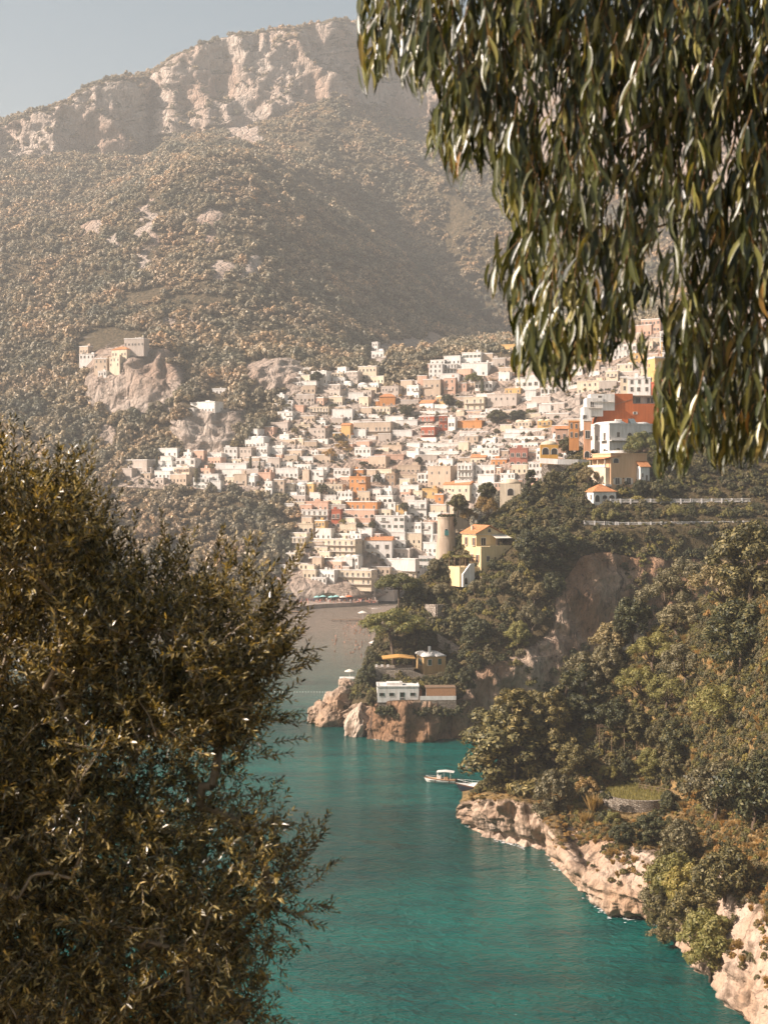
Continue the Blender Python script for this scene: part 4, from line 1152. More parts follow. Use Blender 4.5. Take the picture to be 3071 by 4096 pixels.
TABLE = '''
A 1155 45 1230 135 w 2 2 f|A 1150 130 1305 200 w 1 3 f|A 1195 195 1305 262 g 0 0 n
A 505 290 625 335 w 1 4 f|A 440 342 520 378 w 1 3 f|A 395 378 500 432 g 1 3 f|A 360 430 500 464 w 1 4 f
A 745 342 905 400 c 2 5 f|A 900 325 1066 432 g 3 6 f|A 705 448 888 502 g 1 4 P|A 700 500 905 562 g 1 5 f
A 885 432 985 482 w 1 3 v|A 1020 448 1125 505 w 1 3 v|A 1065 505 1182 602 g 2 3 f|A 240 545 360 652 w 1 1 f|A 335 600 425 652 w 0 0 n
A 560 572 748 647 p 1 4 f|A 745 562 908 652 c 1 5 b|A 330 647 545 712 p 1 5 f|A 540 662 782 748 c 2 7 b|A 260 706 446 802 w 2 3 f
A 1010 742 1106 802 w 1 1 v|A 770 762 902 852 g 1 3 f|A 400 828 595 890 c 1 4 f|A 605 790 745 852 w 1 3 f
A 425 890 552 962 g 1 3 f|A 550 862 768 972 g 2 4 f|A 550 966 782 1022 w 1 2 f|A 785 905 872 1002 y 1 1 a|A 862 832 978 986 y 1 2 g
A 900 922 985 988 w 1 1 g|A 980 800 1372 982 t 2 9 b|A 1375 782 1615 882 w 1 4 f|A 1345 880 1562 986 w 1 4 sf
A 0 862 142 922 w 1 3 f|A 280 922 402 1002 w 1 1 f|A 400 957 538 1042 c 1 2 f|A 90 942 166 992 w 1 2 f|A 0 982 178 1052 w 1 4 f
A 150 1046 342 1142 w 1 5 a|A 340 1066 542 1142 t 1 3 f|A 870 1052 978 1112 y 1 3 f|A 580 1077 668 1152 w 2 2 f|A 830 1112 902 1192 w 2 2 f
A 990 1042 1182 1172 w 2 4 f|A 1110 937 1205 1012 w 1 3 f|A 1250 1022 1482 1112 t 1 3 f|A 1180 1112 1482 1202 p 1 3 f
A 20 1132 212 1202 w 1 2 f|A 100 1192 214 1262 w 1 1 a|A 240 1182 442 1242 w 1 6 b|A 320 1208 622 1262 w 1 8 P|A 240 1242 502 1342 w 1 5 f
A 495 1257 584 1382 t 0 0 n|A 580 1257 722 1392 w 2 3 f|A 75 1282 228 1362 p 1 2 f|A 0 1302 78 1402 w 1 1 v
A 790 1242 978 1372 w 2 4 f|A 975 1252 1092 1332 o 1 2 f|A 1140 1252 1402 1332 c 1 4 P|A 1290 1292 1402 1412 b 2 2 f|A 1395 1212 1642 1302 t 1 5 f|A 1400 1302 1652 1382 t 1 5 sf
B 140 62 232 242 w 3 2 f|B 228 42 345 232 t 3 2 f|B 290 80 442 202 c 2 3 b|B 440 92 542 202 w 2 3 v|B 540 86 632 202 y 2 1 v|B 730 92 912 202 c 2 4 P
B 940 17 1144 237 o 3 3 f|B 1205 127 1392 202 w 1 4 f|B 1150 197 1402 267 w 1 4 a|B 1270 262 1402 372 w 2 2 f|B 1420 97 1642 182 w 1 2 f|B 1425 167 1548 222 p 1 2 a|B 1545 152 1658 232 c 1 2 f
B 510 252 782 342 p 1 5 b|B 485 332 772 432 w 2 5 b|B 460 462 622 547 c 1 3 a|B 615 432 742 562 y 2 3 f|B 325 272 432 347 w 1 3 f
B 1185 387 1502 582 w 3 5 sf|B 1510 242 1662 382 w 2 3 a|B 1490 452 1662 602 w 2 4 f
B 705 557 1102 612 w 1 8 P|B 600 607 1062 782 c 3 7 b|B 400 592 542 742 c 3 3 b|B 335 742 502 852 c 2 3 b|B 280 852 432 912 w 1 3 f
B 750 900 1202 1032 c 2 8 b|B 1190 902 1602 982 c 1 7 f|B 580 972 752 1032 w 1 4 f|B 1130 1042 1195 1132 g 1 1 a|B 1195 985 1400 1130 g 1 3 f
B 560 787 1002 832 w 0 0 n|B 1000 792 1602 842 w 0 0 n|B 205 560 330 640 g 1 2 f|B 1360 700 1560 790 g 1 4 f|B 1640 640 1800 760 w 1 3 f
C 510 252 658 432 w 4 3 f|C 655 252 787 382 w 3 4 b|C 525 215 688 262 w 1 3 P|C 330 412 442 472 w 1 1 a|C 300 457 458 592 w 2 3 f|C 455 397 652 592 t 2 3 f
C 785 262 832 332 w 1 1 f|C 820 242 1102 392 w 1 3 f|C 650 382 782 572 p 3 2 f|C 780 432 882 552 p 2 2 f|C 1170 332 1302 442 w 1 2 f|C 1330 382 1602 542 w 2 4 a
C 1190 67 1432 137 y 1 3 f|C 1215 17 1432 67 p 1 3 f|C 985 152 1142 232 t 0 0 n|C 1115 197 1252 292 g 1 3 f|C 1035 237 1132 302 w 1 2 f
C 845 567 1077 742 c 3 3 b|C 1065 537 1392 692 g 2 5 f|C 1390 572 1532 642 w 1 2 f|C 420 622 597 702 w 1 2 g|C 425 702 622 762 w 1 4 f
C 615 655 832 702 w 1 6 P|C 765 702 857 792 c 1 1 v|C 690 762 782 932 w 2 2 a|C 890 737 1167 802 w 1 5 b|C 780 792 1062 902 o 1 6 b|C 1040 800 1167 852 w 1 2 b
C 805 892 1092 962 w 1 3 f|C 855 932 1002 1042 t 2 2 f|C 1020 962 1182 1042 w 1 2 f|C 885 1032 968 1092 w 1 1 f|C 920 1052 1072 1122 w 1 2 f
C 905 1137 1082 1202 c 1 3 g|C 1100 1152 1272 1222 o 1 3 f|C 1160 1072 1276 1152 t 1 2 f|C 600 1152 782 1242 w 1 2 f|C 480 1192 602 1252 w 1 2 f
C 500 1222 782 1421 t 2 3 f|C 780 1192 952 1382 w 3 4 b|C 950 1212 1172 1312 w 1 4 qf|C 975 1302 1177 1382 w 0 0 n|C 1150 1232 1217 1312 p 1 1 f
C 455 1002 832 1082 w 1 7 sf|C 455 1082 832 1148 w 1 7 sf|C 300 1082 462 1182 w 1 2 sf|C 300 1002 458 1082 w 0 0 n|C 1240 867 1660 942 w 1 10 b|C 1240 942 1640 1002 w 1 10 b|C 1290 1002 1580 1060 w 1 8 b
D 170 652 442 752 g 1 3 f|D 210 752 470 832 g 1 4 f|D 0 372 192 520 w 1 4 a|D 0 520 120 660 w 1 2 f|D 520 432 822 562 c 2 5 f|D 800 332 942 482 c 2 3 f|D 500 562 560 720 g 2 2 f
E 75 242 282 402 w 2 2 a|E 280 282 474 392 c 1 2 f|E 330 182 432 262 o 1 1 f|E 210 132 392 212 y 1 2 f|E 410 92 722 182 c 1 4 g|E 65 452 362 612 w 2 4 f|E 0 382 112 560 w 2 2 f
F 592 1002 802 1072 w 1 4 f|F 800 1032 882 1077 w 1 2 f|F 740 1077 922 1162 w 2 4 a|F 920 1192 1082 1242 w 1 2 f|F 1000 1242 1092 1322 w 1 1 f|F 1020 1112 1292 1192 w 1 4 f
F 1080 1152 1292 1232 w 1 3 f|F 1170 1192 1292 1282 t 1 2 f|F 1255 1207 1352 1282 w 1 3 a|F 1350 1182 1472 1262 p 1 2 f|F 1200 862 1402 932 w 1 5 f|F 1250 922 1432 1012 w 1 5 v
F 842 662 1092 742 w 1 7 b|F 802 707 900 745 w 1 2 f|F 1010 562 1132 612 w 1 4 f|F 30 307 162 347 w 1 4 f|F 265 272 428 332 c 1 5 h|F 360 192 537 262 g 1 6 f|F 250 332 372 402 c 2 3 f|F 170 432 247 472 w 1 3 f
F 30 250 130 310 t 1 3 f|F 140 340 260 420 t 2 3 f|F 925 1150 1030 1200 p 1 2 f|F 1480 980 1560 1060 w 1 2 f
'''
for tok in TABLE.replace('\n', '|').split('|'):
    t = tok.split()
    if not t: continue
    cx, cy_, s_ = CROP[t[0]]
    x0, y0, x1, y1 = (float(q) for q in t[1:5])
    hb = (cx + x0 / s_, cy_ + y0 / s_, cx + x1 / s_, cy_ + y1 / s_)
    cliff_top = t[0] == 'F' and hb[3] < 1550 and hb[2] < 620
    house(*hb, t[5], int(t[6]), int(t[7]), t[8], D=far.D_at((hb[0] + hb[2]) / 2, hb[3], 0, 6) - 14 if cliff_top else None, emb=6 if cliff_top else 4)

# named town landmarks
def H4(c, x0, y0, x1, y1):
    cx, cy_, s_ = CROP[c]
    return cx + x0 / s_, cy_ + y0 / s_, cx + x1 / s_, cy_ + y1 / s_
house(*H4('C', 418, 745, 605, 845), 'r', 2, 4, 'b', label='red terraced hotel with white balconies, its upper floors', yaw=-28)
house(*H4('C', 435, 845, 605, 1000), 'r', 2, 4, 'ab', label='red terraced hotel with arches, its lower floors', yaw=-28)
house(*H4('C', 605, 740, 690, 935), 'r', 3, 2, 'f', label='narrow red wing with white framed windows beside the red terraced hotel', yaw=-10)
house(*H4('A', 1188, 600, 1228, 682), 'o', 0, 0, 'n', label='low orange annex left of the orange red house with hipped roof', yaw=-10)
house(*H4('A', 1225, 560, 1385, 682), 'o', 1, 2, 'h', label='orange red house with hipped tile roof and two tall windows', yaw=-8)
house(*H4('B', 785, 252, 1250, 330), 'p', 1, 8, 'b', label='pink hotel terrace floor with long railing, uppermost level', yaw=-24, wallmat=M['o'])
house(*H4('B', 880, 330, 1230, 415), 'p', 1, 6, 'ab', label='pink hotel arcade floor hung with vines, middle level', yaw=-24)
house(*H4('B', 915, 412, 1195, 502), 'p', 1, 4, 'f', label='pink hotel ground floor with glazed bay, lowest level', yaw=-24)
house(*H4('B', 772, 330, 880, 502), 'r', 2, 2, 'a', label='narrow dark red house left of the pink hotel', yaw=-20)
house(*H4('B', 1072, 620, 1372, 790), 'w', 2, 3, 'ag', label='white house with tiled roof and three ground floor arches', yaw=-12)
house(*H4('B', 1365, 620, 1487, 700), 'w', 1, 2, 'f', label='white annex right of the white house with three arches', yaw=-12)
house(*H4('C', 1275, 1052, 1462, 1222), 'r', 2, 3, 'a', label='dusty red house with white arched window frames below the long balcony hotel', yaw=-14, wallmat=plaster('plaster_dusty_red', (0.44, 0.17, 0.12)))
house(*H4('F', 340, 1087, 592, 1172), 'g', 0, 0, 'n', label='big blank stone walled building at the far left of the town', yaw=-30)
house(*H4('F', 325, 1150, 462, 1212), 'g', 0, 0, 'n', label='low stone block in front of the blank stone walled building', yaw=-30)
house(526, 1099, 576, 1128, 'g', 1, 3, 'n', D=1150, label='roofless stone ruin alone on the wooded mountainside', yaw=-25)
house(*H4('F', 1030, 405, 1136, 442), 'g', 0, 0, 'n', label='bare concrete platform wall above the pale cliff houses')
house(*H4('F', 985, 310, 1170, 346), 'g', 0, 0, 'n', label='long pale retaining wall in the woods above the cliffs')

# fill the gaps between the surveyed houses: first houses, then small blocks and terrace walls as one mass
def fillers(cap=62):
    rng = random.Random(3)
    boxes = [(h[6], h[7], h[8], h[9]) for h in HOUSES]
    cand = []
    v = 1330
    while v < 2330:
        u = 520 + rng.uniform(0, 40)
        while u < 2760:
            w, h = rng.uniform(44, 96), rng.uniform(24, 56)
            cu, cv = u + w / 2, v - h / 2
            if in_poly(np.array([cu, cu]), np.array([cv, v]), TOWN).all() and rng.random() < .85 and not (cu > 2300 and cv > 1560):
                cand.append((u, v, w, h))
            u += w * 1.02
        v += 19
    def free(c, t):
        u, v, w, h = c; cu, cv = u + w / 2, v - h / 2
        return not any(abs(b[0] - cu) < (b[2] + w) * t and abs(b[1] - cv) < (b[3] + h) * t for b in boxes)
    k = 0
    for c in sorted(cand, key=lambda c: -c[2] * c[3]):
        if k < cap and free(c, .30):
            u, v, w, h = c
            house(u, v - h, u + w, v, rng.choice('wwwwwwccctgpyg'), 1 if h < 40 else 2, max(2, int(w / 17)), rng.choice(['f', 'f', 'f', 'b', 'a', 'P', 's', 'v', 'q']))
            boxes.append((u + w / 2, v - h / 2, w, h)); k += 1
    mb = MB()
    mats = ['w', 'w', 'c', 't', 'g', 'p']; nb = 0
    for c in cand:
        if not free(c, .25): continue
        u, v, w, h = c; boxes.append((u + w / 2, v - h / 2, w, h))
        D = far.D_at(u + w / 2, v, 0, 6); p = P3(u + w / 2, v, D); W, H = w / F * D, h / F * D
        a = -math.radians(rng.uniform(14, 34)); ca, sa = math.cos(a), math.sin(a); d = min(6, W * .5)
        ww = max(2.0, (W - d * abs(sa)) / ca); mi = rng.randrange(6)
        def put(x0, x1, y0, y1, z0, z1, m):
            V = [(x0,y0,z0),(x1,y0,z0),(x1,y1,z0),(x0,y1,z0),(x0,y0,z1),(x1,y0,z1),(x1,y1,z1),(x0,y1,z1)]
            V = [(p[0] + x * ca - y * sa, p[1] + x * sa + y * ca, p[2] + z) for x, y, z in V]
            mb.add(V, [(0,3,2,1),(4,5,6,7),(0,1,5,4),(1,2,6,5),(2,3,7,6),(3,0,4,7)], m)
        put(-ww/2, ww/2, 0, d, -4, H, mi)
        put(-ww/2 - .15, ww/2 + .15, -.15, .3, H, H + .4, 0)
        for i in range(max(1, int(ww / 2.6))):
            x = -ww/2 + ww * (i + .5) / max(1, int(ww / 2.6))
            put(x - .5, x + .5, -.06, .02, H * .25, min(H * .8, H * .25 + 1.7), 6)
        nb += 1
    o = mb.build('house_blocks', [M[q] for q in mats] + [M['dark']])
    tag(o, 'small pale outhouses and terrace blocks wedged between the larger town houses', 'outhouses', kind='stuff')
    return k, nb
NFILL = fillers()
# ------------------------------------------------------------------ headland villas
WS = {}
def win_split(kind, shut):
    key = (kind, shut)
    if key not in WS:
        me = win_mesh(kind, shut); WS[key] = {}
        for i, nm in ((0, 'pane'), (1, 'frame'), (2, 'shutters')):
            ps = [list(p.vertices) for p in me.polygons if p.material_index == i]
            if not ps: continue
            used = sorted({v for p in ps for v in p}); mp = {v: k for k, v in enumerate(used)}
            m2 = bpy.data.meshes.new(nm)
            m2.from_pydata([me.vertices[v].co[:] for v in used], [], [[mp[v] for v in p] for p in ps])
            m2.materials.append(me.materials[i]); WS[key][i] = m2
    return WS[key]

def win(e, x, z, w, h, kind='rect', shut=None, face='f', W=0, y=0.0, name='window'):
    """window on the front (f, plane y) or the left (l, plane x=-W/2; x is then the depth) or right (r) of a building"""
    comp = win_split(kind, shut)
    o = link(name, comp[0], e)
    o.scale = (w, 1, h)
    for i, nm in ((1, 'frame'), (2, 'shutters')):
        if i in comp: link(nm, comp[i], o)
    if face == 'f': o.location = (x, y, z)
    elif face == 'l': o.location = (-W / 2, x, z); o.rotation_euler = (0, 0, -math.pi / 2)
    else: o.location = (W / 2, x, z); o.rotation_euler = (0, 0, math.pi / 2)
    return o

def base_at(name, u, v, D, yaw, label, cat='house'):
    e = empty(name, P3(u, v, D), math.radians(yaw))
    tag(e, label, cat)
    return e

def parapet(e, x0, x1, y0, y1, z, mat, h=0.3, p=0.15, t=0.3):
    mb = MB().box(x0-p, x1+p, y0-p, y0+t, z-.15, z+h).box(x0-p, x1+p, y1-t, y1+p, z-.15, z+h)
    mb.box(x0-p, x0+t, y0+t, y1-t, z-.15, z+h).box(x1-t, x1+p, y0+t, y1-t, z-.15, z+h)
    mb.build('parapet', mat, e)

# yellow villa: the corner stands at u=1923
def yellow_villa():
    D = 386; k = D / F / 2.369           # metres per crop pixel
    e = base_at('yellow_villa', 1600 + 765 / 2.369, 1900 + 870 / 2.369, D, 24, 'two storey yellow villa with orange tile gable roof on the headland', 'villa')
    # local: front face (camera-right) along +x from the corner, left face runs along +y
    w, d = 11.6, 12.4
    zt = 190 * k; zu = 312 * k
    MB().box(0, w, 0, d, -5, zt).build('lower_wall', M['yv'], e)
    MB().box(0, 9.0, 3.0, d, zt, zu).build('upper_wall', M['yv'], e)
    mb = MB()
    mb.box(3.0, w, -.02, .22, zt, zt + .25).box(w - .22, w + .02, .22, d, zt, zt + .25)
    mb.build('terrace_parapet', M['yv'], e)
    # gable roof, ridge along y
    ov = .5; rh = 2.5; x0, x1, y0, y1 = -ov, 9 + ov, 3 - ov, d + ov; xm = (x0 + x1) / 2
    mb = MB().add([(x0,y0,zu),(xm,y0,zu+rh),(x1,y0,zu),(x0,y1,zu),(xm,y1,zu+rh),(x1,y1,zu),(x0,y0,zu-.2),(xm,y0,zu+rh-.22),(x1,y0,zu-.2),(x0,y1,zu-.2),(xm,y1,zu+rh-.22),(x1,y1,zu-.2)],
             [(0,1,4,3),(1,2,5,4),(6,9,10,7),(7,10,11,8),(0,6,7,1),(1,7,8,2),(3,4,10,9),(4,5,11,10),(0,3,9,6),(2,8,11,5)])
    roof = mb.build('roof', M['tile'], e)
    MB().extrude([(.05, zu - .1), (8.95, zu - .1), (4.5, zu + rh - .45)], 3.02, d - .05).build('gable', M['yv'], e)
    MB().box(-.32, 9.3, 2.72, d + .3, zu - .42, zu - .2).build('cornice', M['c'], e)
    MB().box(1.2, 1.9, 8, 8.7, zu + .5, zu + 2.2).build('chimney', M['c'], roof)
    o = win(e, 4.5, zu + .35, .9, .9, y=3.0)
    win(e, 2.4, zt + .25, 1.5, 2.2, y=3.0, name='door')
    win(e, 7.4, zt + .3, 1.1, 1.9, y=3.0)
    # left face windows with brown shutters
    for q in (2.9, 7.8):
        win(e, q + 1.6, zt + .2, 1.0, 2.3, 'rect', 'brownw', 'l')
        MB().box(-.45, 0, q + .7, q + 2.5, zt + .02, zt + .14).build('sill', M['c'], e)
    for q in (2.2, 5.6, 9.2): win(e, q, 1.3, 1.1, 2.2, 'rect', 'brownw', 'l')
    win(e, 2.4, 1.6, .9, 1.5, 'rect', None); win(e, 9.6, 1.5, 1.7, 3.1, 'arch', None)
    # awning over the roof terrace
    mb = MB().add([(5.2, 3.0, zu - .5), (10.2, 3.0, zu - .5), (10.9, .4, zu - 1.4), (5.6, .4, zu - 1.4), (5.2, 3.0, zu - .6), (10.2, 3.0, zu - .6), (10.9, .4, zu - 1.5), (5.6, .4, zu - 1.5)],
                  [(0,1,2,3), (7,6,5,4), (3,2,6,7), (0,3,7,4), (1,5,6,2)])
    mb.build('awning', M['canvas'], e)
    for x in (5.7, 10.8): MB().box(x - .06, x + .06, .35, .47, zt, zu - 1.4).build('awning_post', M['wood'], e)
    # right annex with domed roof
    MB().box(w - .4, w + 5.2, 4.5, d, -4, zt + 3.1).build('annex_wall', M['yv'], e)
    pts = [(w + 2.4 + 3.0 * math.cos(t), zt + 3.0 + 1.1 * math.sin(t)) for t in np.linspace(0, math.pi, 9)]
    MB().extrude(pts, 4.4, d).build('annex_roof', M['w'], e, True)
    MB().box(w + 1.6, w + 2.4, 4.0, 4.8, zt, zt + 4.6).build('annex_chimney', M['yv'], e)
    win(e, w + 3.9, zt + .1, 1.1, 2.1, y=4.5, name='door')
    MB().box(w + .2, w + 5.3, 2.6, 4.45, zt - .3, zt).build('annex_balcony', M['c'], e)
    # pergola terrace on the left, lower
    mb = MB().box(-6.2, -.1, 2.0, 9.6, -6, -.1)
    mb.build('terrace', M['yv'], e)
    mb = MB()
    for x in (-6.0, -4.2, -2.2):
        for y in (2.2, 5.6, 9.2): mb.box(x - .08, x + .08, y - .08, y + .08, -.1, 2.6)
    for y in np.arange(2.2, 9.4, .9): mb.box(-6.2, -.05, y - .05, y + .05, 2.6, 2.72)
    mb.build('pergola', M['wood'], e)
    V, q = leaf_cloud(np.random.default_rng(3), [((random.uniform(-6.0, -.6), random.uniform(2.2, 9), 2.85), (1.0, 1.0, .28)) for _ in range(16)], 900, .3, .6)
    link('vine', np_mesh('vine', V, q, [L['light']]), e)
    MB().add([(-5.6, 1.0, -6), (-1.6, 1.0, -6), (-1.6, 1.0, .9), (-3.0, 1.0, .9), (-5.6, 1.0, -2.2), (-5.6, 1.9, -6), (-1.6, 1.9, -6), (-1.6, 1.9, .9), (-3.0, 1.9, .9), (-5.6, 1.9, -2.2)],
             [(0,1,2,3,4), (9,8,7,6,5), (0,5,6,1), (1,6,7,2), (2,7,8,3), (3,8,9,4), (4,9,5,0)]).build('stair_wall', M['w'], e)
    win(e, -4.6, -5.2, 1.0, 2.0, 'arch', None, y=1.0)
yellow_villa()

def tower():
    D = 402; e = base_at('round_tower', 1600 + 437 / 2.369, 1900 + 760 / 2.369, D, 0, 'old round stone watchtower with one teal shuttered window', 'tower')
    k = D / F / 2.369
    H = 360 * k; n = 28
    prof = [(3.5, -4), (3.45, 0), (3.1, H * .28), (2.85, H * .46), (2.75, H)]
    mb = MB()
    V = [(r * math.cos(t), r * math.sin(t), z) for r, z in prof for t in np.arange(n) / n * 2 * math.pi]
    mb.add(V, [(i*n+j, i*n+(j+1) % n, (i+1)*n+(j+1) % n, (i+1)*n+j) for i in range(len(prof)-1) for j in range(n)])
    mb.build('shaft', plaster('tower_plaster', (0.60, 0.47, 0.36), .6), e, True)
    def ring(r0, z0, z1, nm, mt):
        V = [((r0 + dr) * math.cos(t), (r0 + dr) * math.sin(t), z) for dr, z in ((0, z0), (.18, z0), (.18, z1), (0, z1)) for t in np.arange(n) / n * 2 * math.pi]
        MB().add(V, [(i*n+j, i*n+(j+1) % n, ((i+1) % 4)*n+(j+1) % n, ((i+1) % 4)*n+j) for i in range(4) for j in range(n)]).build(nm, mt, e)
    ring(2.72, H * .455, H * .49, 'string_course', M['t'])
    ring(2.7, H - .35, H + .55, 'parapet', M['t'])
    MB().tube([(0, 0, H - .3), (0, 0, H + .05)], [2.74, 2.74], 28).build('deck', M['t'], e)
    o = win(e, -.1, H * .53, 1.1, 2.1, 'arch', None, y=-2.83)
    MB().box(-.6, -.12, -2.98, -2.9, H * .53, H * .53 + 1.6).box(.02, .5, -2.98, -2.9, H * .53, H * .53 + 1.6).build('shutter', M['teal'], e)
    V, q = leaf_cloud(np.random.default_rng(8), [((2.4 * math.cos(t), 2.4 * math.sin(t), H + .5), (.8, .8, .5)) for t in np.linspace(3.6, 6.8, 9)] + [((2.6, -1.6, H - 1.5), (.6, .6, 1.6))], 700, .28, .6)
    link('ivy', np_mesh('ivy', V, q, [L['dark']]), e)
tower()

def peach_villa():
    D = 413; k = D / F / 2.475
    e = base_at('peach_villa', 2100 + 845 / 2.475, 1350 + 1480 / 2.475, D, 20, 'tall flat roofed peach villa beside the umbrella pine', 'villa')
    w, d, H = 13.4, 12.0, 330 * k
    MB().box(0, w, 0, d, -4, H).build('wall', M['pv'], e)
    parapet(e, 0, w, 0, d, H, M['pv'], .25)
    # loggia side on the left, paler
    MB().box(-1.6, -.01, .6, d, -4, H - 4.4).build('bay', M['c'], e)
    mb = MB().add([(-2.2, .2, H-1.5), (1.8, -.5, H-.6), (3.4, -.5, H-.6), (3.4, d, H-.4), (-2.2, d, H-1.5), (-2.2, .2, H-1.7), (1.8, -.5, H-.8), (3.4, -.5, H-.8), (3.4, d, H-.6), (-2.2, d, H-1.7)],
                  [(0,1,2,3,4), (9,8,7,6,5), (0,5,6,1), (1,6,7,2), (4,9,5,0)])
    mb.build('eave', M['tile'], e)
    for y in (.8, 5.5, 10.5): MB().box(-1.7, -1.35, y, y + .35, H - 4.4, H - 1.7).build('loggia_post', M['c'], e)
    MB().box(-1.8, -1.55, .6, d, H - 4.4, H - 3.6).build('loggia_rail', M['w'], e)
    MB().box(-2.4, -.02, -.6, d, .2, .9).build('balcony', M['w'], e)
    win(e, 1.9, H - 3.0, 1.8, 1.5, 'arch', None)
    win(e, 2.4, .9, 1.5, 2.0, 'rect', 'frame'); win(e, 6.6, .9, 1.5, 2.0, 'rect', 'frame')
    for x in (1.0, 4.6): MB().box(x - .12, x + .12, -.2, 0, 2.6, 3.0).build('lantern', M['iron'], e)
    # annex
    MB().box(9.6, w - .4, -2.2, -.02, -4, H - 4.0).build('annex_wall', M['w'], e)
    MB().add([(9.2, -2.6, H - 4.2), (w, -2.6, H - 4.2), (w, .02, H - 2.2), (9.2, .02, H - 2.2), (9.2, -2.6, H - 4.35), (w, -2.6, H - 4.35), (w, .02, H - 2.4), (9.2, .02, H - 2.4)],
             [(0,1,2,3), (7,6,5,4), (0,4,5,1), (1,5,6,2), (3,7,4,0)]).build('annex_roof', M['tile'], e)
    win(e, 10.4, 3.2, .55, 1.2, y=-2.2); win(e, 11.9, 1.4, .7, 2.4, y=-2.2)
    pts = [(6.5 + 3.6 * math.cos(t), H + .2 + 1.1 * math.sin(t)) for t in np.linspace(0, math.pi, 9)]
    MB().extrude(pts, 3, d).build('roof_vault', M['w'], e, True)
peach_villa()

def white_block():
    D = 441; k = D / F / 2.475
    e = base_at('white_apartment_house', 2100 + 830 / 2.475, 1350 + 1200 / 2.475, D, 22, 'large plain white house below the burnt orange wall', 'house')
    w, d, H = 18.2, 13.5, 345 * k
    MB().box(0, w, 0, d, -4, H).build('wall', M['w'], e)
    parapet(e, 0, w, 0, d, H, M['w'], .35)
    z2 = H * .53
    win(e, 3.6, z2 + 1.2, 1.0, 1.6, 'rect', None); win(e, 8.2, z2 + .1, 1.7, 2.6, 'arch', None, name='door'); win(e, 13.4, z2 + 1.6, 2.2, 1.1, 'rect', 'green'); win(e, 17, z2 + 1.2, 1.0, 1.8, 'rect', 'green')
    win(e, 3.6, 2.2, 1.0, 1.5, 'rect', 'frame'); win(e, 14.2, 2.0, 1.0, 1.5)
    MB().box(.1, w - .1, -1.3, -.02, z2 - .2, z2).build('balcony', M['w'], e)
    mb = MB().box(.1, w - .1, -1.3, -1.24, z2 + .95, z2 + 1.02)
    for x in np.arange(.15, w, .33): mb.box(x - .025, x + .025, -1.29, -1.25, z2, z2 + .95)
    mb.build('balcony_railing', M['rail'], e)
    for (q, z, ww, hh) in ((3, z2, 1.3, 2.4), (8, z2, 1.0, 1.5), (3, 1.0, 1.2, 2.2), (8, 1.2, 1.0, 1.8), (11.5, z2 + .2, .9, 1.4)): win(e, q, z + .2, ww, hh, 'rect', None, 'l')
    mb = MB().box(-1.3, -.02, 1.6, 5.0, z2 - .2, z2).box(-1.3, -1.24, 1.6, 5.0, z2 + .9, z2 + 1.0)
    mb.build('side_balcony', M['rail'], e)
    for (cx, r) in ((4.5, 3.4), (15, 2.6)):
        pts = [(cx + r * math.cos(t), H + .1 + r * .35 * math.sin(t)) for t in np.linspace(0, math.pi, 9)]
        MB().extrude(pts, 1.5, d - 1).build('roof_vault', M['w'], e, True)
    mb = MB().add([(9.8, 1.5, H + .3), (12.2, 1.5, H + .3), (12.2, 3.4, H + 2.2), (9.8, 3.4, H + 2.2)], [(0, 1, 2, 3)])
    mb.add([(9.8, 3.5, H + .2), (12.2, 3.5, H + .2), (12.2, 3.5, H + 2.1), (9.8, 3.5, H + 2.1)], [(0, 1, 2, 3)])
    mb.build('solar_panel', M['glass'], e)
    MB().tube([(5.5, 5, H + 1.5), (8, 5, H + 1.5)], [.45, .45], 10).build('water_tank', M['canvas'], e)
white_block()

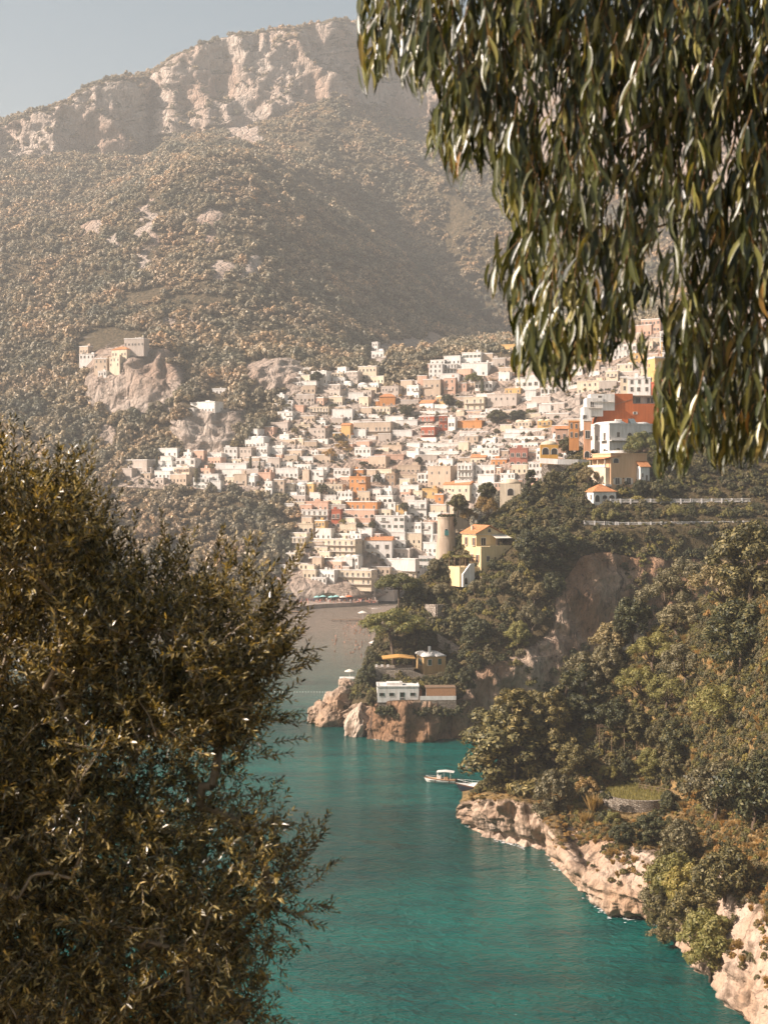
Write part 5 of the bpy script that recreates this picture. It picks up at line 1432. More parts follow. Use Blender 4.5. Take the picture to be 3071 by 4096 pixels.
def orange_wall():
    D = 458; k = D / F / 2.475
    def pt(x, y): return ((x - 700) * k, (830 - y) * k)
    e = base_at('burnt_orange_house', 2100 + 700 / 2.475, 1350 + 830 / 2.475, D, 0, 'house with a big blank burnt orange end wall above the white house')
    poly = [pt(695, 880), pt(1335, 880), pt(1335, 655), pt(1062, 655), pt(1062, 556), pt(890, 556), pt(880, 575), pt(850, 580), pt(800, 600), pt(790, 640), pt(755, 650), pt(745, 740), pt(705, 800)]
    MB().extrude(poly, 0, 9).build('wall', M['ov'], e)
    x0, z0 = pt(1066, 650); x1, z1 = pt(1330, 580)
    MB().box(x0, x1, 2.5, 9, z0 - .1, z1).build('terrace_room', M['w'], e)
    MB().box(x0 - .2, x1 + .3, .2, 9.2, z1, z1 + .3).build('terrace_roof', M['t'], e)
    for x in np.linspace(x0 + .3, x1 - .3, 4): MB().box(x - .1, x + .1, .4, .6, z0, z1).build('post', M['wood'], e)
    win(e, x0 + 2.2, z0 + .2, 1.6, 1.9, y=2.5); win(e, x0 + 6.6, z0 + .2, 2.2, 1.9, y=2.5)
    xa, za = pt(1085, 760); win(e, xa, za, .8, .9, 'rect', 'frame')
    mb = MB()
    p0, p1 = pt(770, 705), pt(1055, 612)
    mb.add([(p0[0], -.12, p0[1]), (p1[0], -.12, p1[1]), (p1[0], -.12, p1[1] + .12), (p0[0], -.12, p0[1] + .12), (p0[0], 0, p0[1]), (p1[0], 0, p1[1]), (p1[0], 0, p1[1] + .12), (p0[0], 0, p0[1] + .12)],
           [(0,1,2,3), (3,2,6,7), (0,4,5,1)])
    mb.build('drain_pipe', M['b'], e)
    # stepped white terraces on the left
    for i, (a, b, c_, d_) in enumerate([(570, 690, 640, 835), (600, 600, 760, 700), (640, 560, 880, 640)]):
        (xa, za), (xb, zb) = pt(a, d_), pt(c_, b)
        MB().box(xa, xb, -2.5 + i * .8, 6, za - 3, zb).build('terrace_block', M['w'], e)
        win(e, (xa + xb) / 2 - 1, za + .3, 1.2, 1.9, y=-2.5 + i * .8)
        o = link('balcony', balcony_mesh((xb - xa) * .9, 1.1, 'rail'), e); o.location = ((xa + xb) / 2, -2.5 + i * .8, za)
orange_wall()

# other headland houses, by the house builder
house(*H4('D', 580, 820, 657, 1200), 'p', 2, 1, 'a', D=446, yaw=-6, label='narrow salmon house with tall arched windows left of the large white house', wallmat=plaster('plaster_salmon', (0.72, 0.38, 0.22)))
house(*H4('D', 150, 1062, 330, 1165), 'y', 1, 2, 'av', D=440, yaw=-4, label='bright ochre pavilion with arched roof on the garden terrace', wallmat=plaster('plaster_bright_ochre', (0.70, 0.38, 0.09)))
house(*H4('D', 300, 905, 432, 1040), 'p', 1, 2, 'g', D=500, yaw=-10, label='pink house with red gable roof behind the ochre pavilion')
house(*H4('D', 432, 832, 542, 1010), 'o', 2, 2, 'f', D=470, yaw=-10, label='orange and white house left of the salmon house')
house(*H4('D', 1350, 32, 1640, 150), 'y', 2, 4, 'b', D=560, yaw=-20, label='ochre house with balconies at the upper right edge of the town')
house(*H4('D', 1340, -60, 1660, 32), 'w', 2, 5, 'b', D=580, yaw=-20, label='white balconied house at the very top right of the town')
house(*H4('D', 1235, 202, 1645, 322), 'y', 1, 4, 'f', D=520, yaw=12, label='long yellow house below the ochre balconied house')
house(*H4('D', 1282, 322, 1640, 432), 'y', 1, 3, 'f', D=505, yaw=10, label='shaded ochre house under the long yellow house')
house(*H4('D', 1020, 402, 1272, 552), 'w', 2, 3, 'f', D=500, yaw=-18, label='white house above the burnt orange wall')
house(*H4('D', 940, 392, 1030, 542), 'c', 2, 1, 'f', D=505, yaw=-12, label='narrow cream house above the left end of the burnt orange wall')
house(*H4('D', 1272, 442, 1525, 562), 'r', 1, 4, 'b', D=490, yaw=6, label='house with red veranda posts right above the burnt orange wall')
house(*H4('D', 1360, 150, 1640, 205), 'w', 1, 5, 'P', D=540, yaw=-15, label='white terrace house with pergola between the two ochre houses')
house(*H4('E', 932, 340, 1325, 492), 'w', 1, 4, 'az', D=412, yaw=10, label='low white house with arches and teal shutters above the yellow villa', emb=3)
house(*H4('E', 945, 82, 1152, 202), 'c', 1, 1, 'av', D=452, yaw=-8, label='cream house with one wide arch among dark trees')
house(*H4('E', 1370, 208, 1662, 322), 'w', 1, 4, 'q', D=425, yaw=8, label='white cottage with washing hung out, left of the lodge')
house(*H4('E', 472, 288, 648, 402), 'b', 0, 0, 'n', D=428, yaw=20, label='plain brown block standing behind the round tower', wallmat=M['t'])
house(2346, 1966, 2465, 2010, 'w', 1, 3, 'ah', D=407, yaw=16, label='low lodge with orange tile roof below the peach villa', dep=7)

# low white house on the headland tip
def white_house():
    D = 351; k = D / F / 2.0725
    e = base_at('white_sea_house', 1150 + 745 / 2.0725, 2350 + 938 / 2.0725, D, 2, 'long low white house with green shutters on the headland tip')
    w, H = 343 * k, 116 * k
    MB().box(0, w, 0, 7, -.5, H).build('wall', M['w'], e)
    MB().box(.1, w - .1, .15, 6.9, -4, -.5).build('plinth', M['stone'], e)
    parapet(e, 0, w, 0, 7, H, M['w'], .2)
    for x in (36, 118, 292): win(e, x * k, 38 * k, 1.35, .85, 'plain', 'green')
    win(e, 205 * k, 4 * k, 1.3, 2.1, 'plain', 'green', name='door')
    o = link('balcony', balcony_mesh(2.0, .9, 'rail'), e); o.location = (205 * k, 0, .05)
    MB().box(78 * k, 210 * k, 2, 5, H, H + 22 * k).build('roof_step', M['w'], e)
    MB().box(185 * k, 195 * k, 2.2, 2.8, H + 22 * k, H + 36 * k).build('chimney', M['w'], e)
    win(e, 3.5, 1.3, 1.0, 1.0, 'rect', None, 'l')
    MB().box(345 * k, 368 * k, .3, 5, -4, H * .74).build('side_room', M['brownw'], e)
    # awning terrace
    a = base_at('awning_terrace', 1150 + 1112 / 2.0725, 2350 + 935 / 2.0725, D - .6, 2, 'sea terrace under a brown roller awning beside the low white house', 'terrace')
    tw = 285 * k; th = 100 * k
    MB().box(-.5, tw, 0, 5, -4, .05).build('floor', M['stone'], a)
    MB().box(-.5, tw, 0, .18, .05, 34 * k).build('parapet', M['w'], a)
    mb = MB().add([(1.2, .35, th - .1), (tw - .1, .35, th - .1), (tw - .1, .10, 36 * k), (1.2, .10, 36 * k), (1.2, .41, th - .1), (tw - .1, .41, th - .1), (tw - .1, .16, 36 * k), (1.2, .16, 36 * k)],
                  [(0,1,2,3), (7,6,5,4), (0,3,7,4), (1,5,6,2), (3,2,6,7)])
    mb.build('awning', flat('awning_brown', (0.36, 0.19, 0.10), .9), a)
    for x in (1.2, tw * .55, tw - .1): MB().box(x - .05, x + .05, .42, .52, 0, th).build('post', M['rail'], a)
    MB().box(1.0, tw, .3, 5, th, th + .12).build('roof', M['wood'], a)
white_house()

def vault_house():
    D = 367; k = D / F / 2.0725
    e = base_at('vaulted_house', 1150 + 1128 / 2.0725, 2350 + 688 / 2.0725, D, 14, 'small ochre house with two white barrel vaults and green shutters')
    w, d, H = 190 * k, 8.0, 118 * k
    m_ = plaster('plaster_dull_ochre', (0.48, 0.32, 0.15), .75)
    MB().box(0, w, 0, d, -4, H).build('wall', m_, e)
    for (a, b) in ((-.5, w * .52), (w * .52, w + .2)):
        c, r = (a + b) / 2, (b - a) / 2
        out = [(c + r * math.cos(t), H - .2 + r * .42 * math.sin(t)) for t in np.linspace(0, math.pi, 11)]
        MB().extrude(out, -.15, d).build('vault', M['w'], e, True)
    win(e, w * .27, 1.4, 1.1, 1.7, 'rect', None); win(e, w * .72, 1.6, .9, 1.5, 'rect', None)
    for x, z in ((w * .27, 1.4), (w * .72, 1.6)): MB().box(x - .5, x + .5, -.14, -.11, z, z + 1.6).build('shutter', M['green'], e)
    win(e, 3.6, 1.2, 1.6, 1.7, 'rect', 'green', 'l')
    MB().box(w * .35, w * .45, 3, 3.6, H, H + 2.4).build('chimney', M['w'], e)
    # straw roofed terrace
    a = base_at('straw_terrace', 1150 + 805 / 2.0725, 2350 + 668 / 2.0725, D - 1, 3, 'open terrace under an orange straw roof left of the vaulted house', 'terrace')
    tw = 240 * k
    MB().box(-2.5, tw, 0, 6, -3.5, 0).build('floor', M['stone'], a)
    pts = [(-.6, 2.5), (tw * .5, 2.95), (tw + .4, 2.6), (tw + .4, 2.8), (tw * .5, 3.25), (-.6, 2.75)]
    MB().extrude(pts, -.6, 6).build('straw_roof', flat('straw', (0.55, 0.30, 0.09), .95), a)
    for x in (0, tw * .35, tw * .7, tw - .3):
        MB().box(x, x + .14, .1, .24, 0, 2.7).build('post', M['wood'], a)
    for i, x in enumerate((1.0, 2.6, 4.3)):
        c = empty('lounge_chair', (0, 0, 0)); c.location = (a.location[0] + x - 3.4, a.location[1] + .8, a.location[2] + .01)
        MB().box(-.3, .3, -.3, .3, .3, .42).build('seat', M['w'], c); MB().box(-.3, .3, .22, .3, .42, .95).build('backrest', M['w'], c)
        for sx in (-.25, .22): MB().box(sx, sx + .04, -.26, .26, 0, .3).build('leg', M['w'], c)
        tag(c, ['white chair at the left end of the straw roofed terrace', 'middle white chair on the straw roofed terrace', 'white chair nearest the pine trunk on the straw roofed terrace'][i], 'chair', 'chairs on the straw roofed terrace')
vault_house()

# garden walls, balustrades, terraces
def wall_line(name, pts, h, t, mat, label, cat='wall', down=3.0):
    """pts: (u, v, D) along the top"""
    mb = MB()
    Q = [P3(*p) for p in pts]
    for a, b in zip(Q[:-1], Q[1:]):
        d = b - a; n = np.array([d[1], -d[0], 0]); n /= np.linalg.norm(n) + 1e-9
        n *= t / 2
        V = [a - n + [0,0,-h-down], b - n + [0,0,-h-down], b + n + [0,0,-h-down], a + n + [0,0,-h-down], a - n, b - n, b + n, a + n]
        mb.add(V, [(0,3,2,1), (4,5,6,7), (0,1,5,4), (1,2,6,5), (2,3,7,6), (3,0,4,7)])
    c = Q[0]
    o = mb.build(name, mat)
    tag(o, label, cat)
    return o
wall_line('stone_wall', [(1693, 2416, 387), (1745, 2418, 384), (1825, 2415, 389)], 5, .8, M['stone_pale'], 'pale stone garden wall under the olive trees')
wall_line('stone_wall', [(1750, 2535, 380), (1800, 2565, 378), (1850, 2600, 374), (1905, 2625, 371)], 0.8, .7, M['stone'], 'stony path wall descending right of the vaulted house')
wall_line('stone_wall', [(1545, 2682, 365), (1600, 2680, 364.2), (1650, 2684, 364.2), (1700, 2702, 364)], 2.0, .8, M['stone'], 'stone retaining wall under the straw roofed terrace')
wall_line('terrace_wall', [(2158, 1832, 436), (2230, 1836, 434), (2310, 1838, 434), (2390, 1838, 436)], 1.6, 1.0, M['w'], 'long white garden terrace edge below the ochre pavilion', down=.2)
wall_line('terrace_wall', [(2165, 1856, 438), (2230, 1858, 436.5), (2392, 1858, 438)], 9, .8, M['stone_pale'], 'tall stone retaining wall carrying the garden terrace', down=4)
wall_line('road_wall', [(300, 1348, 1006), (420, 1346, 1000), (560, 1342, 990), (700, 1352, 980)], 2.0, .8, M['stone_pale'], 'road parapet crossing the slope above the left cliff')

def balustrade(pts, label, D):
    e = empty('balustrade', P3(pts[0][0], pts[0][1], D)); o0 = np.array(e.location)
    mb, mbb, mp = MB(), MB(), MB()
    for (a, b) in zip(pts[:-1], pts[1:]):
        A, B = P3(*a, D) - o0, P3(*b, D) - o0
        L_ = np.linalg.norm(B - A); n = max(2, int(L_ / .32))
        for i in range(n):
            p = A + (B - A) * i / n
            mbb.box(p[0] - .07, p[0] + .07, p[1] - .07, p[1] + .07, p[2] - .95, p[2] - .12)
        d = (B - A)
        V = []
        for z in (-.13, 0):
            for s_ in (-.16, .16): V += [A + [0, s_, z], B + [0, s_, z]]
        mb.add(V, [(0,1,3,2), (4,6,7,5), (0,4,5,1), (2,3,7,6), (0,2,6,4), (1,5,7,3)])
        V = [v + np.array([0, 0, -.93]) for v in V]
        mb.add(V, [(0,1,3,2), (4,6,7,5), (0,4,5,1), (2,3,7,6), (0,2,6,4), (1,5,7,3)])
        for i in range(int(L_ / 3.2) + 1):
            p = A + (B - A) * min(1, i * 3.2 / L_)
            mp.box(p[0] - .22, p[0] + .22, p[1] - .22, p[1] + .22, p[2] - 1.6, p[2] + .12)
    mb.build('rail', M['rail'], e); o = mbb.build('balusters', M['rail'], e); o['kind'] = 'stuff'; mp.build('posts', M['rail'], e)['kind'] = 'stuff'
    tag(e, label, 'balustrade')
balustrade([(2336, 2083), (2420, 2086), (2470, 2089), (2560, 2089), (2764, 2086), (3000, 2084)], 'white balustrade along the lower garden terrace', 395.2)
balustrade([(2400, 1996), (2480, 1996), (2560, 1996), (2764, 1996), (3000, 1994)], 'white balustrade along the upper garden terrace below the peach villa', 406.8)

# near terrace with curved stone wall
def near_terrace():
    c = P3(2552, 3168, 243.5); R = 7.1
    e = empty('curved_terrace', (c[0], c[1], c[2] - 6.0)); n = 40
    tag(e, 'round grassy terrace held by a curved rubble stone wall', 'terrace')
    H = 6.0
    V, Fs = [], []
    for (r, z) in ((R, -3), (R, H), (R - .6, H + .02), (R - .6, H - .25)):
        for t in np.linspace(math.pi * .93, math.pi * 2.05, n): V.append((r * math.cos(t) * 1.02, r * math.sin(t), z))
    for i in range(3):
        for j in range(n - 1): Fs.append((i*n+j, i*n+j+1, (i+1)*n+j+1, (i+1)*n+j))
    MB().add(V, Fs).build('wall', M['stone'], e)
    MB().tube([(0, 0, H - 1), (0, 0, H - .2)], [R - .5, R - .5], 40).build('lawn', flat('terrace_grass', (0.17, 0.145, 0.055), .95), e)
    rng = np.random.default_rng(2)
    nb = 4200; t = rng.uniform(0, 6.28, nb); r = (R - .7) * np.sqrt(rng.random(nb))
    b0 = np.stack([r * np.cos(t), r * np.sin(t), np.full(nb, H - .25)], 1)
    sd = rand_dirs(rng, nb) * .05; sd[:, 2] = 0
    tip = b0 + rand_dirs(rng, nb) * [.14, .14, 0] + np.stack([0*t, 0*t, rng.uniform(.15, .85, nb)], 1)
    V = np.stack([b0 - sd, b0 + sd, tip], 1).reshape(-1, 3)
    g = link('grass', np_mesh('grass', V, np.arange(nb * 3).reshape(-1, 3), [L['light']]), e); g['kind'] = 'stuff'
    rl = MB()
    A, B = np.array([.6, 2.6, H - .2]), np.array([5.8, -2.2, H - .2])
    for i in range(6):
        p = A + (B - A) * i / 5; rl.tube([p, p + [0, 0, 1.1]], [.05, .05], 6)
    rl.tube([A + [0, 0, 1.1], B + [0, 0, 1.1]], [.045, .045], 6); rl.tube([A + [0, 0, .6], B + [0, 0, .6]], [.035, .035], 6)
    rl.build('handrail', M['wood'], e)
near_terrace()

def vine_pergola():
    D = near.D_at(2450, 2985) - 1.5
    e = empty('vine_pergola', P3(2395, 2968, D)); tag(e, 'wooden trellis pergola overgrown with vine on the hillside', 'pergola')
    k = D / F
    w, h = 150 * k, 62 * k
    for i in range(4):
        for y in (0, 2.4): MB().tube([(w * i / 3, y, -2), (w * i / 3, y, h * .95)], [.07, .06], 6).build('post', M['wood'], e)
    for y in (0, 1.2, 2.4): MB().box(-.2, w + .2, y - .05, y + .05, h * .95, h * .95 + .1).build('beam', M['wood'], e)
    for i in range(5): MB().box(-.05, w * .22, -.06, -.02, h * (.12 + .16 * i), h * (.12 + .16 * i) + .07).build('rung', M['wood'], e)
    V, q = leaf_cloud(np.random.default_rng(4), [((w * random.uniform(.3, 1.1), random.uniform(0, 2.4), h * random.uniform(.3, 1.0)), (.9, .7, .6)) for _ in range(16)], 2200, .16, .65)
    link('vine', np_mesh('vine', V, q, [L['light']]), e)
vine_pergola()

# viaduct on the mountain road
def viaduct():
    D = 985
    e = empty('road_viaduct', P3(1610, 1405, D)); tag(e, 'grey road viaduct on tall piers below the dark ravine', 'viaduct')
    o0 = np.array(e.location)
    pts = [(1606, 1396), (1650, 1400), (1720, 1415), (1780, 1428), (1818, 1434)]
    mb = MB()
    for a, b in zip(pts[:-1], pts[1:]):
        A, B = P3(*a, D) - o0, P3(*b, D + 6) - o0
        V = [A + [0, 0, -1.6], B + [0, 0, -1.6], B + [0, 7, -1.6], A + [0, 7, -1.6], A, B, B + [0, 7, 0], A + [0, 7, 0]]
        mb.add(V, [(0,3,2,1), (4,5,6,7), (0,1,5,4), (1,2,6,5), (2,3,7,6), (3,0,4,7)])
    mb.build('deck', M['stone_pale'], e)
    for (u, v) in ((1642, 1400), (1712, 1414), (1775, 1428)):
        p = P3(u, v, D + 2) - o0
        MB().box(p[0] - 1.3, p[0] + 1.3, p[1], p[1] + 4, p[2] - 16, p[2] - 1.6).build('pier', M['stone_pale'], e)
viaduct()
# ------------------------------------------------------------------ boulders at the headland tip
def boulder(u, v, D, sx, sy, sz, rx, seed, label):
    bm = bmesh.new(); bmesh.ops.create_icosphere(bm, subdivisions=4, radius=1.0)
    V = np.array([x.co[:] for x in bm.verts]); Fs = np.array([[w.index for w in f.verts] for f in bm.faces]); bm.free()
    rg = np.random.default_rng(seed)
    for _ in range(16):
        nn = rand_dirs(rg, 1)[0]; off = rg.uniform(.62, .9)
        dd = V @ nn; V = V - np.outer(np.clip(dd - off, 0, None), nn)
    S = np.array([sx, sy, sz]) * 1.18; Q = V * S
    n = V / np.linalg.norm(V, axis=1, keepdims=True)
    d = 0.10 * fbm(Q / 1.8 + seed, 4, seed, ridged=True) + 0.10 * fbm(Q / 4.5 + seed, 2, seed + 3)
    cell = np.abs(vnoise(Q * np.array([.5, .5, .28]) + seed, seed + 9)); d -= 0.16 * np.exp(-(cell / .07) ** 2)
    Q = Q * (1 + d[:, None])
    me = np_mesh('boulder', Q, Fs, [M['rock_near']], smooth=False)
    a = me.attributes.new('rock', 'FLOAT', 'POINT'); a.data.foreach_set('value', np.ones(len(Q), np.float32))
    o = link('boulder', me); o.location = P3(u, v, D); o.rotation_euler = (math.radians(random.uniform(-8, 8)), math.radians(rx), seed)
    o.rotation_euler = (0.1, math.radians(rx), 0.2)
    tag(o, label, 'boulder', 'boulders at the headland tip')
boulder(1282, 2862, 377, 3.6, 3.2, 4.2, 28, 1, 'leftmost big boulder off the headland tip')
boulder(1340, 2875, 373, 4.0, 3.4, 5.2, 34, 2, 'largest slanted boulder in front at the headland tip')
boulder(1370, 2815, 379, 3.6, 3.4, 4.6, 30, 3, 'boulder highest against the headland')
boulder(1322, 2810, 381, 2.8, 2.6, 3.4, 22, 4, 'boulder behind the largest slanted one')
boulder(1385, 2745, 425, 3.2, 2.6, 2.4, 0, 5, 'low rock below the small bathing jetty')
boulder(1430, 2900, 358, 3.0, 3.0, 6.6, 12, 6, 'upright rock left of the sea cave')

# ------------------------------------------------------------------ boats
def hull_mesh(Lh, B, free, draft, mats, rake=.12, n=15, m=9):
    V, Fs, mi = [], [], []
    for i in range(n):
        t = i / (n - 1)                    # 0 stern .. 1 bow
        b = B / 2 * (1 - max(0, (t - .35) / .65) ** 2.2) * (0.9 + .1 * min(1, t * 4))
        sheer = free * (1 + .45 * t ** 2.2)
        for j in range(m):
            s = j / (m - 1)                # keel .. gunwale
            y = b * math.sin(s * math.pi / 2) ** .8
            z = -draft * (1 - t ** 3) + (sheer + draft * (1 - t ** 3)) * s ** 1.25
            x = (t - .5) * Lh + rake * Lh * t ** 3 * (s - .3)
            V.append((x, y, z))
    k = len(V); V += [(x, -y, z) for x, y, z in V]
    for i in range(n - 1):
        for j in range(m - 1):
            f = (i*m+j, (i+1)*m+j, (i+1)*m+j+1, i*m+j+1)
            Fs.append(f); Fs.append(tuple(q + k for q in f[::-1])); mi += [1 if j == m - 2 else 0] * 2
    for j in range(m - 1): Fs.append((j, j+1, k+j+1, k+j)); mi.append(0)
    for i in range(n - 1):                 # deck, slightly below the gunwale
        Fs.append((i*m+m-1, (i+1)*m+m-1, k+(i+1)*m+m-1, k+i*m+m-1)); mi.append(2)
    me = bpy.data.meshes.new('hull'); me.from_pydata(V, [], Fs); me.polygons.foreach_set('material_index', mi)
    for q in mats: me.materials.append(q)
    bm = bmesh.new(); bm.from_mesh(me); bmesh.ops.recalc_face_normals(bm, faces=bm.faces[:]); bm.to_mesh(me); bm.free()
    return me
boatw = flat('gelcoat_white', (0.80, 0.75, 0.68), .25, .5); boatn = flat('gelcoat_navy', (0.02, 0.024, 0.035), .2, .5); boatr = flat('boat_trim', (0.12, 0.055, 0.03), .4)
teak = flat('teak', (0.45, 0.27, 0.15), .6)
def motor_boat():
    D = Dsea(3130); e = empty('motor_boat', (((1762 - UC) / F * D), D, 0), math.radians(180 - 10))
    tag(e, 'small white motor boat with white sun canopy at anchor', 'boat')
    link('hull', hull_mesh(6.9, 2.3, .85, .35, [boatw, boatr, teak]), e)
    MB().box(-3.35, 2.9, -.95, .95, .70, .84).build('deck', boatw, e)
    MB().box(-.2, .9, -.5, .5, .8, 1.75).build('console', boatw, e)
    MB().add([(.9, -.5, 1.3), (.9, .5, 1.3), (.35, .5, 2.05), (.35, -.5, 2.05), (.84, -.5, 1.3), (.84, .5, 1.3), (.3, .5, 2.05), (.3, -.5, 2.05)], [(0,1,2,3), (7,6,5,4)]).build('windscreen', M['glass'], e)
    MB().box(-1.7, -.9, -.7, .7, .8, 1.35).build('seat', teak, e)
    pts = [(-3.2, 2.55), (-1.2, 2.72), (.9, 2.55), (.9, 2.65), (-1.2, 2.86), (-3.2, 2.65)]
    MB().extrude(pts, -1.0, 1.0).build('canopy', boatw, e)
    for x in (-2.4, -.9, .7):
        for y in (-.9, .9): MB().tube([(x, y, .85), (x + .1, y * .95, 2.6)], [.035, .035], 6).build('canopy_post', boatw, e)
    for (x, y) in ((1.2, 1.05), (-2.1, 1.12), (-.5, -1.15)): MB().tube([(x, y, .2), (x, y, .75)], [.12, .12], 8).build('fender', M['iron'], e)
    rl = MB()
    for y in (-1, 1):
        rl.tube([(1.2, y * .95, 1.3), (2.6, y * .62, 1.45), (3.5, y * .05, 1.55)], [.03, .03, .03], 5)
    rl.build('bow_rail', M['rail'], e)
    MB().box(-3.9, -3.4, -.5, .5, .25, .32).build('swim_platform', boatw, e)
    MB().box(-3.95, -3.5, -.22, .22, .0, 1.15).build('outboard_motor', M['iron'], e)
motor_boat()
def cruiser():
    D = Dsea(3172); e = empty('cabin_cruiser', (((1935 - UC) / F * D), D, 0), math.radians(180 - 16))
    tag(e, 'dark hulled cabin cruiser half hidden behind the cliff pine', 'boat')
    link('hull', hull_mesh(11.5, 3.4, 1.35, .5, [boatn, boatr, boatw]), e)
    MB().add([(-4.5, -1.3, 1.5), (3.6, -.9, 1.6), (3.6, .9, 1.6), (-4.5, 1.3, 1.5), (-4.3, -1.2, 2.2), (2.6, -.6, 2.1), (2.6, .6, 2.1), (-4.3, 1.2, 2.2)],
             [(0,1,5,4), (1,2,6,5), (2,3,7,6), (3,0,4,7), (4,5,6,7)]).build('cabin', boatw, e)
    MB().add([(1.3, -.95, 2.15), (1.3, .95, 2.15), (-.2, .95, 3.1), (-.2, -.95, 3.1), (-1.6, -1.05, 2.15), (-1.6, 1.05, 2.15), (-1.2, 1.0, 3.1), (-1.2, -1.0, 3.1)],
             [(0,1,2,3), (0,3,7,4), (1,5,6,2)]).build('windscreen', M['glass'], e)
    MB().box(-4.4, -.1, -1.15, 1.15, 3.1, 3.3).build('hardtop', boatw, e)
    for y in (-1, 1): MB().box(-4.2, -3.6, y - .08, y + .08, 2.2, 3.1).build('roof_strut', boatw, e)
    rl = MB()
    for y in (-1, 1):
        rl.tube([(1.5, y * 1.35, 2.3), (4, y * .9, 2.55), (6.2, y * .05, 2.75)], [.035] * 3, 5)
        for x, yy, z in ((1.5, 1.35, 1.5), (3, 1.1, 1.6), (4.6, .75, 1.75)): rl.tube([(x, y * yy, z), (x, y * yy, z + .9)], [.03, .03], 5)
    rl.build('bow_rail', M['rail'], e)
    MB().box(.5, 1.1, -.3, .3, 2.16, 2.26).build('hatch', M['glass'], e)
    MB().box(-6.4, -5.6, -1.3, 1.3, .3, .42).build('swim_platform', teak, e)
cruiser()
def dinghy(u, v, Lm, yaw, label, mats):
    D = Dsea(v); e = empty('rowing_boat', ((u - UC) / F * D, D, 0), math.radians(yaw)); tag(e, label, 'boat')
    link('hull', hull_mesh(Lm, Lm * .34, .55, .25, mats), e)
    for x in (-.2, .18): MB().box(Lm * x - .15, Lm * x + .15, -Lm * .13, Lm * .13, .56, .64).build('bench', teak, e)
dinghy(1207, 2466, 5.5, 190, 'white boat moored off the left end of the bathing pier', [boatw, boatr, boatw])
dinghy(1195, 2484, 5.0, 170, 'smaller white boat nearest below the bathing pier', [boatw, boatw, boatw])
dinghy(1180, 2450, 6.0, 200, 'dark boat moored tight against the pier', [boatn, boatr, teak])
dinghy(1505, 2437, 5.0, 170, 'white boat at the right end of the bathing pier', [boatw, boatr, boatw])

# ------------------------------------------------------------------ bathing pier, parasols, people
def pier():
    mb = MB()
    top = [(1185, 2446), (1215, 2440), (1260, 2434), (1330, 2430), (1400, 2427), (1445, 2422), (1512, 2418)]
    e = empty('bathing_pier', P3(1350, 2430, Dsea(2430))); o0 = np.array(e.location); e.location.z = 0; o0[2] = 0
    for (a, b) in zip(top[:-1], top[1:]):
        A, B = P3(*a, Dsea(a[1])), P3(*b, Dsea(b[1])); A[2] = B[2] = 0; A -= o0; B -= o0
        V = [A + [0, 0, -2], B + [0, 0, -2], B + [0, 34, -2], A + [0, 34, -2], A + [0, 0, 2.3], B + [0, 0, 2.3], B + [0, 34, 2.8], A + [0, 34, 2.8]]
        mb.add(V, [(4,5,6,7), (0,1,5,4), (1,2,6,5), (2,3,7,6), (3,0,4,7)])
    mb.build('quay', plaster('quay_stone', (0.42, 0.34, 0.28), .6), e)
    tag(e, 'long low bathing pier packed with sunbathers', 'pier')
    # small wooden jetty with sunbathers
    j = empty('wooden_jetty', P3(1395, 2484, Dsea(2484))); j.location.z = 0; tag(j, 'narrow wooden jetty running out from the beach', 'jetty')
    MB().box(-9, 10, -1.4, 1.4, .7, .9).build('deck', M['wood'], j)
    for x in (-8.5, -4, .5, 5, 9.5):
        for y in (-1.2, 1.2): MB().tube([(x, y, -2), (x, y, 1.0)], [.14, .14], 7).build('pile', M['wood'], j)
    k = empty('bathing_platform', P3(1392, 2726, Dsea(2735))); k.location.z = 0; tag(k, 'little white bathing platform left of the headland trees', 'jetty')
    MB().box(-3, 3, -2, 2, 1.9, 2.2).build('deck', M['w'], k)
    for x in (-2.7, 0, 2.7): MB().tube([(x, -1.6, -2), (x, -1.6, 1.9)], [.12, .12], 7).build('pile', M['wood'], k)
pier()

PARM = {}
def parasol(x, y, z, col, label, s=1.0):
    e = empty('parasol', (x, y, z)); e.scale = (s, s, s)
    if col not in PARM:
        V = [(0, 0, 2.75)]; n = 10
        for i in range(n):
            t = 2 * math.pi * i / n; V.append((1.6 * math.cos(t), 1.6 * math.sin(t), 2.1)); 
        for i in range(n):
            t = 2 * math.pi * i / n; V.append((1.6 * math.cos(t), 1.6 * math.sin(t), 1.92))
        Fs = [(0, 1 + i, 1 + (i + 1) % n) for i in range(n)] + [(1 + i, 1 + n + i, 1 + n + (i + 1) % n, 1 + (i + 1) % n) for i in range(n)]
        PARM[col] = (MB().add(V, Fs).mesh('canopy', [M[col]]), MB().tube([(0, 0, 0), (0, 0, 2.7)], [.05, .05], 6).mesh('pole', [M['rail']]))
    a, b = PARM[col]
    link('canopy', a, e); link('pole', b, e)
    tag(e, label, 'parasol', 'parasols of the bathing pier and terraces')
for i, (u, v, c, lab) in enumerate([(1268, 2410, 'canvas_t', 'leftmost pale turquoise parasol on the bathing pier'), (1292, 2412, 'canvas_t', 'second turquoise parasol on the bathing pier'),
      (1325, 2409, 'canvas_t', 'third turquoise parasol, in the middle of the pier'), (1345, 2411, 'canvas_t', 'rightmost turquoise parasol on the pier'), (1371, 2410, 'canvas', 'white parasol beside the orange one on the pier'),
      (1396, 2409, 'canvas_o', 'bright orange red parasol on the bathing pier')]):
    D = 742 + (i % 2) * 4; parasol((u - UC) / F * D, D, 2.5, c, lab, 1.25)
p = P3(1450, 2478, Dsea(2478)); parasol(p[0], p[1], .5, 'canvas', 'white gazebo parasol standing at the root of the wooden jetty', 1.5)
p = P3(1398, 2726, Dsea(2735)); parasol(p[0], p[1], 2.2, 'canvas', 'white parasol on the little bathing platform', 1.1)
